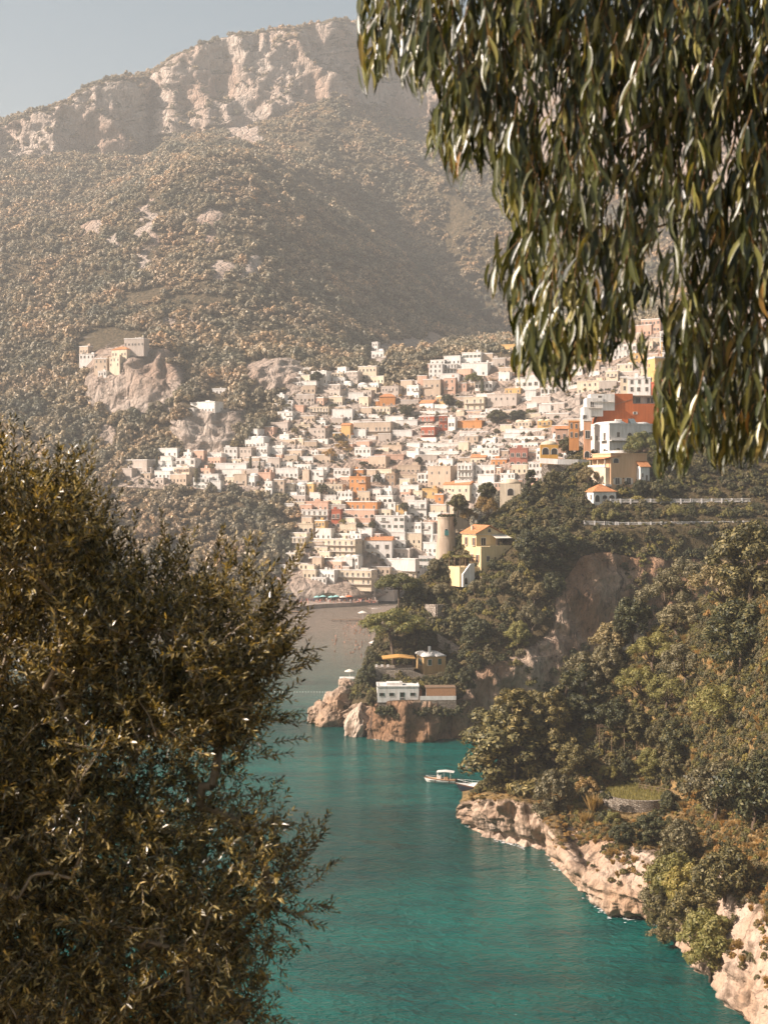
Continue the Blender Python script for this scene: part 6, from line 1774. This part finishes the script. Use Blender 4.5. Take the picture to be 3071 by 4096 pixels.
p = P3(1478, 2600, Dsea(2600)); parasol(p[0] + 2, p[1], .3, 'canvas', 'white beach parasol beside the headland pine', 1.4)
for i in range(9):
    u, v = 1245 + i * 20, 2243 - i * .5
    D = far.D_at(u, v, 0, 6) - 1; q = P3(u, v + 4, D)
    parasol(q[0], q[1], q[2], 'canvas', 'white terrace parasol above the cream hotel, number %s from the left' % ('one two three four five six seven eight nine'.split()[i]), 1.1)

def person_mesh(waist=False):
    """standing figure grown from a skeleton with the skin modifier"""
    me = bpy.data.meshes.new('person')
    pts = [(0,0,.95), (0,0,1.2), (0,0,1.42), (0,0,1.52), (0,-.01,1.68), (.2,0,1.4), (.27,.02,1.13), (.25,-.1,.92), (-.2,0,1.4), (-.28,.02,1.14), (-.24,-.12,.95), (.1,0,.9), (.12,-.02,.5), (.12,.02,.05), (-.1,0,.9), (-.12,.02,.5), (-.13,.03,.05)]
    ed = [(0,1),(1,2),(2,3),(3,4),(2,5),(5,6),(6,7),(2,8),(8,9),(9,10),(0,11),(11,12),(12,13),(0,14),(14,15),(15,16)]
    rad = [.15,.14,.15,.06,.11,.065,.05,.04,.065,.05,.04,.10,.07,.045,.10,.07,.045]
    me.from_pydata(pts, ed, [])
    ob = bpy.data.objects.new('person_source', me); COL.objects.link(ob)
    md = ob.modifiers.new('skin', 'SKIN')
    for v, r in zip(me.skin_vertices[0].data, rad): v.radius = (r, r)
    me.skin_vertices[0].data[0].use_root = True
    bpy.context.view_layer.update()
    dg = bpy.context.evaluated_depsgraph_get()
    out = bpy.data.meshes.new_from_object(ob.evaluated_get(dg))
    bpy.data.objects.remove(ob)
    out.name = 'person'
    return out
PM = person_mesh()
SW = []
for i, c in enumerate([(0.42, 0.22, 0.14), (0.30, 0.15, 0.09), (0.50, 0.28, 0.19), (0.05, 0.07, 0.14), (0.55, 0.12, 0.09), (0.62, 0.55, 0.48)]):
    m2 = PM.copy(); m2.materials.append(flat('bather_%d' % i, c)); SW.append(m2)
def bathers():
    rng = random.Random(11)
    spots = [(1448, 2572), (1445, 2520), (1428, 2500), (1462, 2500), (1440, 2508), (1410, 2512), (1470, 2515), (1455, 2540), (1395, 2506), (1385, 2548), (1398, 2562), (1345, 2560), (1420, 2600), (1412, 2612), (1435, 2600), (1385, 2620), (1402, 2615), (1378, 2572), (1340, 2578), (1440, 2480)]
    for i in range(34):
        spots.append((rng.uniform(1370, 1478), rng.uniform(2492, 2545)) if i < 22 else (rng.uniform(1330, 1450), rng.uniform(2540, 2650)))
    for (u, v) in spots:
        D = Dsea(v); o = link('person', SW[rng.randrange(3)])
        o.location = ((u - UC) / F * D, D, -rng.uniform(.7, 1.05)); o.rotation_euler = (0, 0, rng.uniform(0, 6.28))
        tag(o, 'bather standing waist deep in the shallow water off the beach', 'person', 'bathers in the shallow water')
bathers()
def crowd():
    rng = np.random.default_rng(21)
    n = 420
    u = rng.uniform(1185, 1505, n); D = rng.uniform(734, 762, n) + np.where(u < 1240, -6, 0)
    P = np.stack([(u - UC) / F * D, D, np.full(n, 2.35) + (D - 734) * .015], 1)
    S = np.ones((n, 3)) * rng.uniform(.9, 1.1, (n, 1)); R = np.zeros((n, 3)); R[:, 2] = rng.uniform(0, 6.28, n)
    R[:, 0] = np.where(rng.random(n) < .45, 1.5, 0)
    scatter_obj('crowd', P, S, R, rng.integers(0, 6, n), [(m, 1) for m in SW], 'dense crowd of sunbathers on the bathing pier', 'crowd')
crowd()
def swim_line():
    e = empty('swim_line', P3(1230, 2769, Dsea(2769))); e.location.z = 0; tag(e, 'line of small white swim floats on the water', 'float line')
    bm = bmesh.new(); bmesh.ops.create_icosphere(bm, subdivisions=2, radius=.17); me = bpy.data.meshes.new('float'); bm.to_mesh(me); bm.free(); me.materials.append(boatw)
    for i in range(30):
        o = link('float', me, e); o.location = (-12 + i * .95, math.sin(i * .5) * .15, .08)
    MB().tube([(-12.4, 0, .02), (16, 0, .02)], [.012, .012], 5).build('rope', M['canvas'], e)
swim_line()

# washing line in front of the cottage
def washing():
    D = 423.2
    cols = [(0.55, 0.06, 0.16), (0.75, 0.70, 0.66), (0.10, 0.35, 0.42), (0.12, 0.22, 0.45), (0.70, 0.66, 0.60), (0.45, 0.10, 0.10)]
    for i, c in enumerate(cols):
        p = P3(1600 + (1412 + i * 13) / 2.369, 1900 + 243 / 2.369, D)
        mb = MB()
        n = 5
        for a in range(n - 1):
            x0, x1 = -.2 + .4 * a / (n - 1), -.2 + .4 * (a + 1) / (n - 1)
            y0, y1 = .05 * math.sin(a * 2.1), .05 * math.sin((a + 1) * 2.1)
            mb.add([(x0, y0, -.8), (x1, y1, -.8), (x1, y1, 0), (x0, y0, 0), (x0, y0 + .02, -.8), (x1, y1 + .02, -.8), (x1, y1 + .02, 0), (x0, y0 + .02, 0)], [(0,1,2,3), (7,6,5,4), (3,2,6,7), (0,4,5,1)])
        o = mb.build('towel', flat('cloth_%d' % i, c, .9)); o.location = p
        tag(o, ['magenta towel drying at the cottage', 'white towel hung second at the cottage', 'teal towel drying at the cottage', 'blue towel drying at the cottage', 'cream towel hung beside the blue one', 'dark red towel hung last at the cottage'][i], 'towel', 'washing at the white cottage')
washing()

def foam():
    t = NT('sea_foam'); m = t.surf(t.pbsdf((0.75, 0.74, 0.72), 0.8))
    rng = np.random.default_rng(9); V, Fs = [], []
    pts = []
    for Lf, lo, hi, n in ((near, 1880, 2580, 420), (mid, 1390, 1560, 160)):
        z = Lf.G[..., 2]
        for j in range(Lf.G.shape[1]):
            if not lo < Lf.us[j] < hi: continue
            i = int(np.argmax(z[:, j] > 0.05))
            pts.append(Lf.G[i, j])
    pts = np.array(pts)
    for _ in range(420):
        c0 = pts[rng.integers(len(pts))]
        if vnoise(np.array([c0 / 5.0]), 4)[0] < 0.12: continue
        c = np.array([c0[0] - abs(rng.normal(0, .5)), c0[1] - abs(rng.normal(0, .9)), .03 + .01 * rng.random()])
        k = 6; r = rng.uniform(.04, .20); an = rng.uniform(0, 6.28); base = len(V)
        for i in range(k):
            th = an + 2 * math.pi * i / k; rr = r * rng.uniform(.5, 1.2)
            V.append(c + [rr * 2.0 * math.cos(th), rr * math.sin(th), 0])
        Fs.append([base + i for i in range(k)])
    tag(link('sea_foam', np_mesh('sea_foam', np.array(V), np.array(Fs), [m])), 'white foam where the swell breaks on the rocks', 'foam', kind='stuff')
foam()
# ------------------------------------------------------------------ trees inside the town
TT = [('cypress', None, 1002, 1888, 62, 1.0, 'taller cypress of the pair left in the town'), ('cypress', None, 1039, 1892, 45, 1.0, 'shorter cypress of the pair left in the town'),
      ('cypress', None, 628, 1870, 48, 1.0, 'cypress behind the blank stone walled building'), ('cypress', 'olive', 785, 1935, 62, 1.3, 'cypress on the wooded slope under the arched white house'),
      ('pine', None, 1895, 1580, 92, 0.85, 'umbrella pine beside the pink houses below the white blocks'), ('cypress', None, 1927, 1588, 70, 1.0, 'cypress right of the umbrella pine among the pink houses'),
      ('oak', None, 1790, 1630, 60, 1.2, 'dark trees clump left of the yellow rounded house'), ('shrub', 'aleppo', 1835, 1625, 36, 1.3, 'bush clump below the pergola terrace'),
      ('oak', None, 1625, 1670, 60, 1.3, 'dark garden tree below the orange red house'), ('olive', None, 1530, 1680, 42, 1.1, 'pale tree left below the orange red house'),
      ('oak', 'olive', 1350, 1770, 40, 1.1, 'tree on the slope left of the ochre arch house'), ('shrub', 'dry', 1320, 1830, 60, 1.2, 'big dry bush in the middle of the left town'),
      ('shrub', 'dry', 1370, 1795, 50, 1.4, 'dry bush terrace under the ochre arch house'), ('oak', None, 1675, 1860, 38, 1.0, 'small dark tree below the long white hotel'),
      ('oak', None, 1510, 1935, 48, 0.9, 'dark tree against the brown house'), ('pine', 'dark', 1453, 1878, 34, 1.2, 'small flat topped pine on a town terrace'),
      ('oak', None, 1990, 1700, 70, 1.5, 'dark garden trees above the long balcony hotel'), ('oak', None, 2070, 1690, 60, 1.6, 'dark garden trees right above the long balcony hotel'),
      ('shrub', 'light', 2120, 1662, 40, 1.8, 'clipped round topped tree above the long balcony hotel'), ('oak', 'olive', 1985, 1740, 30, 1.1, 'small tree left of the long balcony hotel'),
      ('oak', None, 1290, 1985, 62, 1.0, 'dark palm like tree right of the ochre domed house'), ('oak', 'light', 1370, 2105, 32, 1.3, 'green bush below the pink hotel on the left'),
      ('oak', None, 1440, 2120, 34, 1.3, 'dark bush below the pink hotel in the middle'), ('oak', None, 1490, 2118, 40, 1.0, 'dark bush below the pink hotel on the right'),
      ('oak', None, 1080, 2075, 66, 1.0, 'dark tree at the left foot of the town'), ('oak', None, 1615, 2045, 40, 1.3, 'dark shaded garden beside the white arched house'),
      ('olive', None, 1150, 1640, 30, 1.2, 'olive tree left of the pink terraces'), ('pine', 'dark', 1337, 1648, 36, 1.0, 'flat topped tree standing on the cream hotel terrace'),
      ('olive', 'olive', 940, 1812, 60, 0.9, 'tall grey tree at the right foot of the pale cliff'), ('oak', 'olive', 1180, 1740, 36, 1.2, 'tree above the grey pink twin houses'),
      ('oak', 'olive', 850, 1880, 30, 1.3, 'bush beside the arched white house'), ('oak', None, 1265, 1530, 50, 1.2, 'dark tree below the highest left hotels')]
for (k, lf, u, v, h, w, lab) in TT:
    D = far.D_at(u, v, 0, 6) - 4
    tree(k, u, v, h, lab, D=D, leaf=lf, wide=w)

def town_shrubs():
    rng = np.random.default_rng(33)
    def keep(u, v, P, N, rock, seg): return in_poly(u, v, TOWN) & (seg < 4.2) & (fbm(P / 18., 2, 88) > -0.05)
    dens = np.where((far.seg < 4.2)[:, None], 1.0, 0.0) * np.ones(far.G.shape[:2])
    P, N, u, v = far.scatter(9500, rng, keep, dens)
    n = len(P); s = rng.uniform(.10, .34, n)
    R = np.zeros((n, 3)); R[:, 2] = rng.uniform(0, 6.28, n)
    scatter_obj('town_shrubs', P, np.stack([s, s, s], 1), R, rng.integers(0, 5, n), [(proto('far', lf, i)[0], 1) for i, lf in enumerate(('far', 'far', 'dark', 'olive', 'dry'))],
                'garden shrubs growing between the town houses', 'shrubs')
town_shrubs()

# ------------------------------------------------------------------ labels for the town houses
def label_houses():
    marks = [('the red terraced hotel', 1715, 1710), ('the orange red hipped house', 1550, 1612), ('the tall white block', 1770, 1485), ('the pink hotel', 1430, 2055),
             ('the white house with three arches', 1515, 2195), ('the round tower', 1785, 2130), ('the cypress pair', 1020, 1860), ('the blank stone building', 540, 1860),
             ('the long balcony hotel', 2090, 1745), ('the yellow rounded house', 1905, 1625), ('the ochre arch house', 1380, 1750), ('the long white green-shuttered hotel', 1770, 1805),
             ('the cream balconied hotel', 1350, 2190), ('the cliff villa', 1510, 1400), ('the burnt orange wall', 2480, 1630), ('the left cliff top road', 420, 1400), ('the pale cliff', 840, 1640),
             ('the big tan house', 1770, 1900), ('the bathing pier', 1350, 2400), ('the viaduct', 1720, 1410)]
    groups = {}
    for h in HOUSES:
        e, col, rows, cols, roof, opt, u, v, w, hh, lab = h
        if lab: continue
        m = min(marks, key=lambda q: (q[1] - u) ** 2 + (q[2] - v) ** 2 * 1.2)
        du, dv = u - m[1], v - m[2]
        side = ('right of' if du > 0 else 'left of') if abs(du) > abs(dv) else ('below' if dv > 0 else 'above')
        feat = roof and 'with ' + roof or ('with arches' if 'a' in opt else 'with balconies' if 'b' in opt else 'with roof pergola' if 'P' in opt else 'with green shutters' if 's' in opt
                else 'with brown shutters' if 'q' in opt else 'blank' if cols == 0 else 'with %s windows' % {1: 'single', 2: 'paired', 3: 'three', 4: 'four', 5: 'five'}.get(cols, 'many'))
        st = {0: 'windowless', 1: 'low', 2: 'two storey', 3: 'three storey', 4: 'four storey'}[rows]
        nm = WALLS[col][0]
        key = (nm, st, feat, side, m[0])
        groups.setdefault(key, []).append((du * du + dv * dv, e))
    ords = ['nearest one', 'second nearest', 'third nearest', 'fourth nearest', 'fifth nearest', 'sixth nearest', 'seventh nearest', 'eighth nearest', 'ninth nearest', 'tenth nearest']
    for (nm, st, feat, side, mk), lst in groups.items():
        lst.sort(key=lambda q: q[0])
        kind = 'wall block' if feat == 'blank' else 'house'
        f2 = '' if feat == 'blank' else ' ' + feat
        for i, (_, e) in enumerate(lst):
            s = '%s %s %s%s %s %s' % (nm, st, kind, f2, side, mk)
            if len(lst) > 1: s += ', ' + ords[min(i, 9)]
            e['label'] = s
label_houses()
# ------------------------------------------------------------------ foreground: olive tree and hanging eucalyptus
def stamp(T, Ft, A, pos):
    """template verts T (k,3), faces Ft, frames A (n,3,3) columns = local axes, pos (n,3)"""
    V = np.einsum('nij,kj->nki', A, T) + pos[:, None, :]
    k = len(T)
    Fs = (Ft[None] + (np.arange(len(pos)) * k)[:, None, None]).reshape(-1, Ft.shape[1])
    return V.reshape(-1, 3), Fs

def frames(d, roll_ref, rng, roll=0.6):
    """x = width, y = along leaf, z = normal"""
    y = d / (np.linalg.norm(d, axis=1, keepdims=True) + 1e-9)
    x = np.cross(y, roll_ref + roll * rand_dirs(rng, len(y))); x /= np.linalg.norm(x, axis=1, keepdims=True) + 1e-9
    z = np.cross(x, y)
    return np.stack([x, y, z], -1)

def objs_from(A, pos, scl, me, parent, n):
    for i in range(n):
        o = link('leaf', me, parent)
        m4 = np.eye(4); m4[:3, :3] = A[i] * scl[i]; m4[:3, 3] = pos[i]
        o.matrix_basis = Matrix(m4.tolist())

# ---- olive
OT = np.array([(0, 0, 0), (.5, .3, .06), (-.5, .3, .06), (0, .34, -.02), (.46, .68, .05), (-.46, .68, .05), (0, .7, -.03), (0, 1, -.04)], float)
OF = np.array([(0, 3, 1), (0, 2, 3), (1, 3, 6), (1, 6, 4), (2, 6, 3), (2, 5, 6), (4, 6, 7), (5, 7, 6)])
def olive_leafmat():
    t = NT('olive_leaf')
    g = t.n('NewGeometry'); isl = g.outputs['Random Per Island']; ob = t.n('ObjectInfo').outputs['Random']
    col = t.ramp(isl, [(0, (0.016, 0.015, 0.004)), (0.4, (0.042, 0.037, 0.009)), (0.6, (0.15, 0.115, 0.028)), (0.82, (0.33, 0.25, 0.07)), (1, (0.62, 0.45, 0.17))])
    back = t.mix(0.22, col, (0.36, 0.30, 0.17))
    col = t.mix(g.outputs['Backfacing'], col, back)
    p = t.pbsdf(col, 0.33, spec=0.65)
    tr = t.n('BsdfTranslucent', {'Color': t.mix(1.0, col, (1.7, 1.4, 0.5), 'MULTIPLY')}).outputs[0]
    return t.surf(t.n('MixShader', {0: 0.18, 1: p, 2: tr}).outputs[0])
def olive_tree():
    rng = np.random.default_rng(42)
    D0 = 9.6
    OUT = [(-250, 1760), (150, 1840), (290, 1920), (350, 1990), (400, 2120), (470, 2240), (600, 2290), (690, 2270), (740, 2330), (860, 2380), (1000, 2370), (1080, 2390), (1110, 2450), (1110, 2520), (1095, 2620), (1080, 2740),
           (1030, 2800), (1060, 2860), (1010, 2950), (940, 3010), (890, 3080), (970, 3160), (980, 3270), (1090, 3370), (1130, 3450), (1110, 3530), (1130, 3590), (1090, 3650), (1030, 3720), (980, 3780), (1020, 3880), (1040, 4200), (-250, 4300)]
    m = olive_leafmat()
    base = P3(250, 4700, 9.9); base[2] = slope_z(base[0], base[1]) - .2
    e = empty('olive_tree', base); tag(e, 'big olive tree filling the lower left foreground', 'tree')
    # cluster centres inside the outline
    C = []
    while len(C) < 620:
        u, v = rng.uniform(-230, 1240), rng.uniform(1700, 4250)
        if not in_poly([u], [v], OUT)[0]: continue
        edge = not all(in_poly([u + a, u + a], [v + b, v + b], OUT)[0] for a, b in ((110, 0), (0, -110), (80, 80)))
        D = D0 + (rng.normal(0, .25) if edge else rng.uniform(-.95, 1.1))
        C.append((*P3(u, v, D), edge))
    edge = np.array([c[3] for c in C]); C = np.array([c[:3] for c in C])
    # branch skeleton: connect each cluster to the nearest point already on the tree
    root = [base + [0, 0, -.5], base + [.15, .1, .9], base + [.1, .05, 1.9], base + [0, 0, 2.8]]
    nodes = [np.array(r) for r in root]; par = [-1, 0, 1, 2]
    dist = np.linalg.norm(C - nodes[-1], axis=1)
    for i in np.argsort(dist):
        nd = np.array(nodes); w = np.linalg.norm(nd - C[i], axis=1) + .18 * np.linalg.norm(nd - nodes[3], axis=1) + np.where(np.arange(len(nd)) < 3, 5, 0)
        j = int(np.argmin(w)); nodes.append(C[i]); par.append(j)
    cnt = np.ones(len(nodes))
    for i in range(len(nodes) - 1, 0, -1): cnt[par[i]] += cnt[i]
    mb = MB()
    for i in range(1, len(nodes)):
        a, b = nodes[par[i]], nodes[i]
        ra, rb = .0048 * cnt[par[i]] ** .48, .0048 * cnt[i] ** .48
        ra = min(ra, rb * 1.5)
        mid_ = (a + b) / 2 + rng.normal(0, .025, 3) + [0, 0, .03]
        mb.tube([a - base, mid_ - base, b - base], [ra, (ra + rb) / 2, rb], 5 if cnt[i] < 30 else 8, cap=False)
    mb.build('branches', M['barkpale'], e, True)['kind'] = 'stuff'
    # sprigs
    cen = P3(420, 3050, D0)
    pos, dr, ln, stems = [], [], [], MB()
    SP = []
    for i, c in enumerate(C):
        n = 11 if edge[i] else 17
        out = c - cen; out[1] *= .4; out /= np.linalg.norm(out) + 1e-9
        for _ in range(n):
            d = rand_dirs(rng, 1)[0] * .85 + out * (.8 if edge[i] else .35) + np.array([0, 0, .45])
            d /= np.linalg.norm(d)
            b = c + rng.normal(0, .09, 3)
            SP.append((b, d, rng.uniform(.16, .34)))
    # long loose sprigs on the outline, as in the photograph
    for (u, v, du, dv, l) in [(330, 1960, .05, -1, .32), (400, 2080, .2, -1, .25), (690, 2260, .05, -1, .40), (500, 2250, .1, -1, .3), (1090, 2380, .35, -1, .35), (1140, 2330, .6, -.9, .36), (1150, 2640, 1, -.1, .26), (1150, 2690, 1, -.35, .25),
                              (1100, 2850, 1, .02, .27), (1080, 2880, 1, .2, .25), (1060, 3010, 1, -.3, .22), (1190, 3480, .3, -1, .42), (1200, 3420, .8, -.8, .33), (1210, 3560, 1, -.5, .3), (1190, 3660, 1, -.25, .3),
                              (1150, 3480, .5, -1, .4), (1180, 3640, 1, .1, .28), (1060, 3790, 1, .15, .22), (860, 2260, .1, -1, .3), (990, 2300, .15, -1, .3), (960, 2290, -.2, -1, .28)]:
        for _ in range(2):
            d = np.array([du, rng.normal(0, .25), -dv]) + rng.normal(0, .12, 3); d /= np.linalg.norm(d)
            SP.append((P3(u, v, D0 + rng.normal(0, .1)) + rng.normal(0, .03, 3), d, l))
    lp, ld, ls, sp_id = [], [], [], []
    for k, (b, d, l) in enumerate(SP):
        a = np.cross(d, rng.normal(size=3)); a /= np.linalg.norm(a); c = np.cross(d, a)
        bend = rng.normal(0, .12, 3)
        npair = int(l / .022)
        pts = [b + d * l * t + bend * l * t * t for t in (0, .5, 1)]
        if k % 5 == 0 or k > len(SP) - 44: stems.tube([p_ - base for p_ in pts], [.0035, .0028, .0012], 4, cap=False)
        for q in range(npair):
            t = (q + .6) / npair; p_ = b + d * l * t + bend * l * t * t
            ax = a if q % 2 else c
            for s_ in (-1, 1):
                if rng.random() < .1: continue
                dd = d * rng.uniform(.5, 1.0) + ax * s_ * rng.uniform(.5, .9) + rng.normal(0, .15, 3)
                lp.append(p_); ld.append(dd); ls.append(rng.uniform(.042, .070) * (1 - .35 * max(0, t - .7))); sp_id.append(k)
        lp.append(pts[2]); ld.append(d + bend); ls.append(.045); sp_id.append(k)
    lp, ld, ls = np.array(lp), np.array(ld), np.array(ls)
    A = frames(ld, np.array([0, 0, 1.0]), rng, .8)
    scl = np.stack([ls * .25, ls, ls * .8], -1)
    As = A * scl[:, None, :]
    sp_id = np.array(sp_id)
    solo = np.where(sp_id >= len(SP) - 42)[0][:300]
    rest = np.setdiff1d(np.arange(len(lp)), solo)
    V, Fs = stamp(OT, OF, As[rest], lp[rest] - base)
    link('foliage', np_mesh('foliage', V, Fs, [m]), e)['kind'] = 'stuff'
    stems.build('twigs', M['barkpale'], e)['kind'] = 'stuff'
    one = np_mesh('leaf', OT, OF, [m])
    objs_from(As[solo], lp[solo] - base, np.ones(len(solo)), one, e, len(solo))
    # unseen olive copy added left of the frame to shade the lower crown
    shade_olive = empty('olive_tree', base + np.array([-4.4, -1.05, 1.1]), 0.0); tag(shade_olive, 'added olive tree beyond the left frame edge, shading the big one', 'tree')
    for ch in list(e.children):
        if not ch.name.startswith('leaf'):
            c2 = ch.copy(); COL.objects.link(c2); c2.parent = shade_olive
    MB().tube([(0, 0, -3.0), (0, 0, 0)], [.2, .17], 8).build('trunk', M['barkpale'], shade_olive)
    return len(lp)
N_OL = olive_tree()

# ---- eucalyptus
def euc_template(curve):
    n = 6; V, Fs = [], []
    for i in range(n + 1):
        t = i / n; w = .5 * math.sin(math.pi * min(1, t * 1.02 + .02)) ** .75 * (1.12 - .5 * t)
        cx = curve * math.sin(t * math.pi * .9) * 2.2
        V += [(cx - w, t, 0.10), (cx, t, 0), (cx + w, t, 0.10)]
    for i in range(n):
        a, b = i * 3, (i + 1) * 3
        Fs += [(a, a+1, b+1), (a, b+1, b), (a+1, a+2, b+2), (a+1, b+2, b+1)]
    return np.array(V), np.array(Fs)
def euc_leafmat():
    t = NT('eucalyptus_leaf')
    g = t.n('NewGeometry'); isl = g.outputs['Random Per Island']; ob = t.n('ObjectInfo').outputs['Random']
    col = t.ramp(isl, [(0, (0.014, 0.020, 0.005)), (0.5, (0.050, 0.060, 0.014)), (0.8, (0.19, 0.18, 0.045)), (0.97, (0.32, 0.27, 0.08)), (1, (0.36, 0.17, 0.03))])
    p = t.pbsdf(col, 0.33, spec=0.6)
    tr = t.n('BsdfTranslucent', {'Color': t.mix(1.0, col, (1.7, 1.5, 0.45), 'MULTIPLY')}).outputs[0]
    return t.surf(t.n('MixShader', {0: 0.22, 1: p, 2: tr}).outputs[0])
def eucalyptus():
    rng = np.random.default_rng(77)
    OUT = [(1250, -900), (1430, 0), (1445, 330), (1475, 430), (1505, 345), (1590, 325), (1650, 410), (1695, 440), (1725, 330), (1745, 340), (1765, 440), (1705, 560), (1685, 660), (1725, 680), (1760, 610), (1800, 740), (1835, 790), (1855, 690), (1925, 750),
           (1965, 700), (2000, 810), (2030, 900), (2060, 850), (2065, 930), (1990, 1010), (1930, 1090), (1955, 1210), (1995, 1190), (2025, 1250), (2062, 1390), (2040, 1490), (2090, 1560), (2130, 1480), (2190, 1610), (2230, 1560), (2290, 1620),
           (2320, 1500), (2360, 1530), (2400, 1450), (2440, 1500), (2480, 1420), (2540, 1470), (2590, 1550), (2600, 1400), (2570, 1290), (2640, 1210), (2670, 1400), (2625, 1600), (2640, 1800), (2620, 1860), (2650, 1960), (2690, 1900), (2740, 1960),
           (2760, 1800), (2900, 1920), (3071, 1860), (3350, 1800), (3700, 1900), (4000, 1500), (4400, 1300), (4400, -900)]
    HOLES = [(2450, 880, 30, 70), (2670, 985, 40, 55), (2610, 1110, 40, 70), (2300, 480, 14, 40), (2560, 700, 18, 40), (2400, 1180, 14, 60), (2550, 1330, 30, 60), (2720, 1180, 24, 60), (1660, 350, 14, 40)]
    D0 = 6.0
    tb = np.array([5.0, 7.9, 0.0]); tb[2] = slope_z(tb[0], tb[1]) - .3
    e = empty('eucalyptus_tree', tb); tag(e, 'eucalyptus branches with long drooping leaves hanging in at the upper right', 'tree')
    m = euc_leafmat()
    # trunk and limbs, above and right of the picture
    top = np.array([4.9, 7.4, 73.6])
    mb = MB().tube([np.array([0, 0, 0]), np.array([.1, 0, 4]), np.array([.05, -.1, 8]), top - tb], [.24, .21, .17, .12], 10)
    mb.build('trunk', M['barkpale'], e, True)
    limbs = []
    mb = MB()
    for (u, v, D, u2, v2, D2) in [(4000, -600, 6.6, 1500, -150, 5.8), (4000, -400, 6.8, 2000, 60, 6.2), (4100, 0, 6.4, 2250, 430, 6.0), (4100, 300, 6.6, 2350, 760, 6.2), (4000, 200, 6.2, 2250, 700, 5.9), (4100, 600, 6.5, 2560, 950, 6.3), (4000, 700, 6.6, 2720, 1380, 6.2), (4000, -500, 6.0, 2600, 250, 5.6)]:
        a, b = P3(u, v, D), P3(u2, v2, D2)
        pts = []
        for t in np.linspace(0, 1, 9):
            q = a * (1 - t) + b * t + rng.normal(0, .02, 3); q[2] += .22 * math.sin(math.pi * t)
            pts.append(q)
        mb.tube([top - tb] + [q - tb for q in pts], [.05] + list(np.linspace(.03, .005, 9)), 6)
        limbs.append(np.array(pts))
    mb.build('branches', M['barkpale'], e, True)
    allp = np.concatenate(limbs)
    lp, ld, ls = [], [], []
    tw = MB()
    NS = 3600
    su, sv = rng.uniform(1250, 4350, NS), rng.uniform(-800, 1850, NS)
    ins = in_poly(su, sv, OUT); su, sv = su[ins], sv[ins]
    sid, stems = [], []
    for k, (u, v) in enumerate(zip(su, sv)):
        b = P3(u, v, D0 + rng.uniform(-.6, .85))
        lean = np.array([rng.normal(-.12, .28), rng.normal(0, .25), -1.0])
        if u < 2080 and v > 820: lean[0] -= .7
        l = rng.uniform(.18, .42); lean /= np.linalg.norm(lean)
        n = int(l / .028); ph = rng.uniform(0, 6.28)
        for q in range(n):
            an = ph + q * 2.4
            lp.append(b + lean * l * (q + .5) / n); ls.append(rng.uniform(.10, .185)); sid.append(k)
            ld.append(lean * .4 + np.array([0, 0, -1.0]) + np.array([math.cos(an), math.sin(an) * .8, 0]) * rng.uniform(.15, .62))
        stems.append((b - tb, b + lean * l * .5 - tb, b + lean * l * .9 - tb, n))
    lp, ld, ls = np.array(lp), np.array(ld), np.array(ls)
    tip = lp + ld / np.linalg.norm(ld, axis=1, keepdims=True) * ls[:, None]
    def uvs(Q): return UC + F * Q[:, 0] / Q[:, 1], VH - F * (Q[:, 2] - CH) / Q[:, 1]
    (tu, tv), (mu, mv) = uvs(tip), uvs((tip + lp) / 2)
    ok = in_poly(tu, tv, OUT) & in_poly(mu, mv, OUT) & (in_ell(mu, mv, HOLES) > 1) & (in_ell(tu, tv, HOLES) > 1)
    kept = np.bincount(np.array(sid)[ok], minlength=len(stems))
    for k, (a_, b_, c_, n) in enumerate(stems):
        if kept[k] > .75 * n: tw.tube([a_, b_, c_], [.0028, .002, .0012], 4, cap=False)
    lp, ld, ls = lp[ok], ld[ok], ls[ok]
    A = frames(ld, np.array([-.3, -1.0, 0.1]), rng, 1.0)
    wd = rng.uniform(.11, .165, len(ls))
    As = A * np.stack([ls * wd, ls, ls * .12], -1)[:, None, :]
    u_, v_ = UC + F * lp[:, 0] / lp[:, 1], VH - F * (lp[:, 2] - CH) / lp[:, 1]
    # the leaves nearest the camera and inside the frame are single parts
    vis = np.where((u_ < 2760) & (v_ > 150))[0]
    solo = vis[np.argsort(lp[vis, 1])][:300]
    rest = np.setdiff1d(np.arange(len(lp)), solo)
    T = [euc_template(c) for c in (0.0, .35, -.35, .6)]
    Vs, Fss, off = [], [], 0
    grp = rng.integers(0, 4, len(lp))
    for g in range(4):
        k = rest[grp[rest] == g]
        V, Fs = stamp(T[g][0], T[g][1], As[k], lp[k] - tb)
        Vs.append(V); Fss.append(Fs + off); off += len(V)
    link('foliage', np_mesh('foliage', np.concatenate(Vs), np.concatenate(Fss), [m], smooth=True), e)['kind'] = 'stuff'
    tw.build('twigs', flat('red_twig', (0.16, 0.085, 0.03)), e)['kind'] = 'stuff'
    one = [np_mesh('leaf', T[g][0], T[g][1], [m], smooth=True) for g in range(4)]
    for i in solo: objs_from(As[i:i+1], lp[i:i+1] - tb, [1.0], one[grp[i]], e, 1)
    return len(lp)
N_EU = eucalyptus()
print('HOUSES', len(HOUSES), 'OLIVE', N_OL, 'EUC', N_EU)
print('FILL', NFILL)
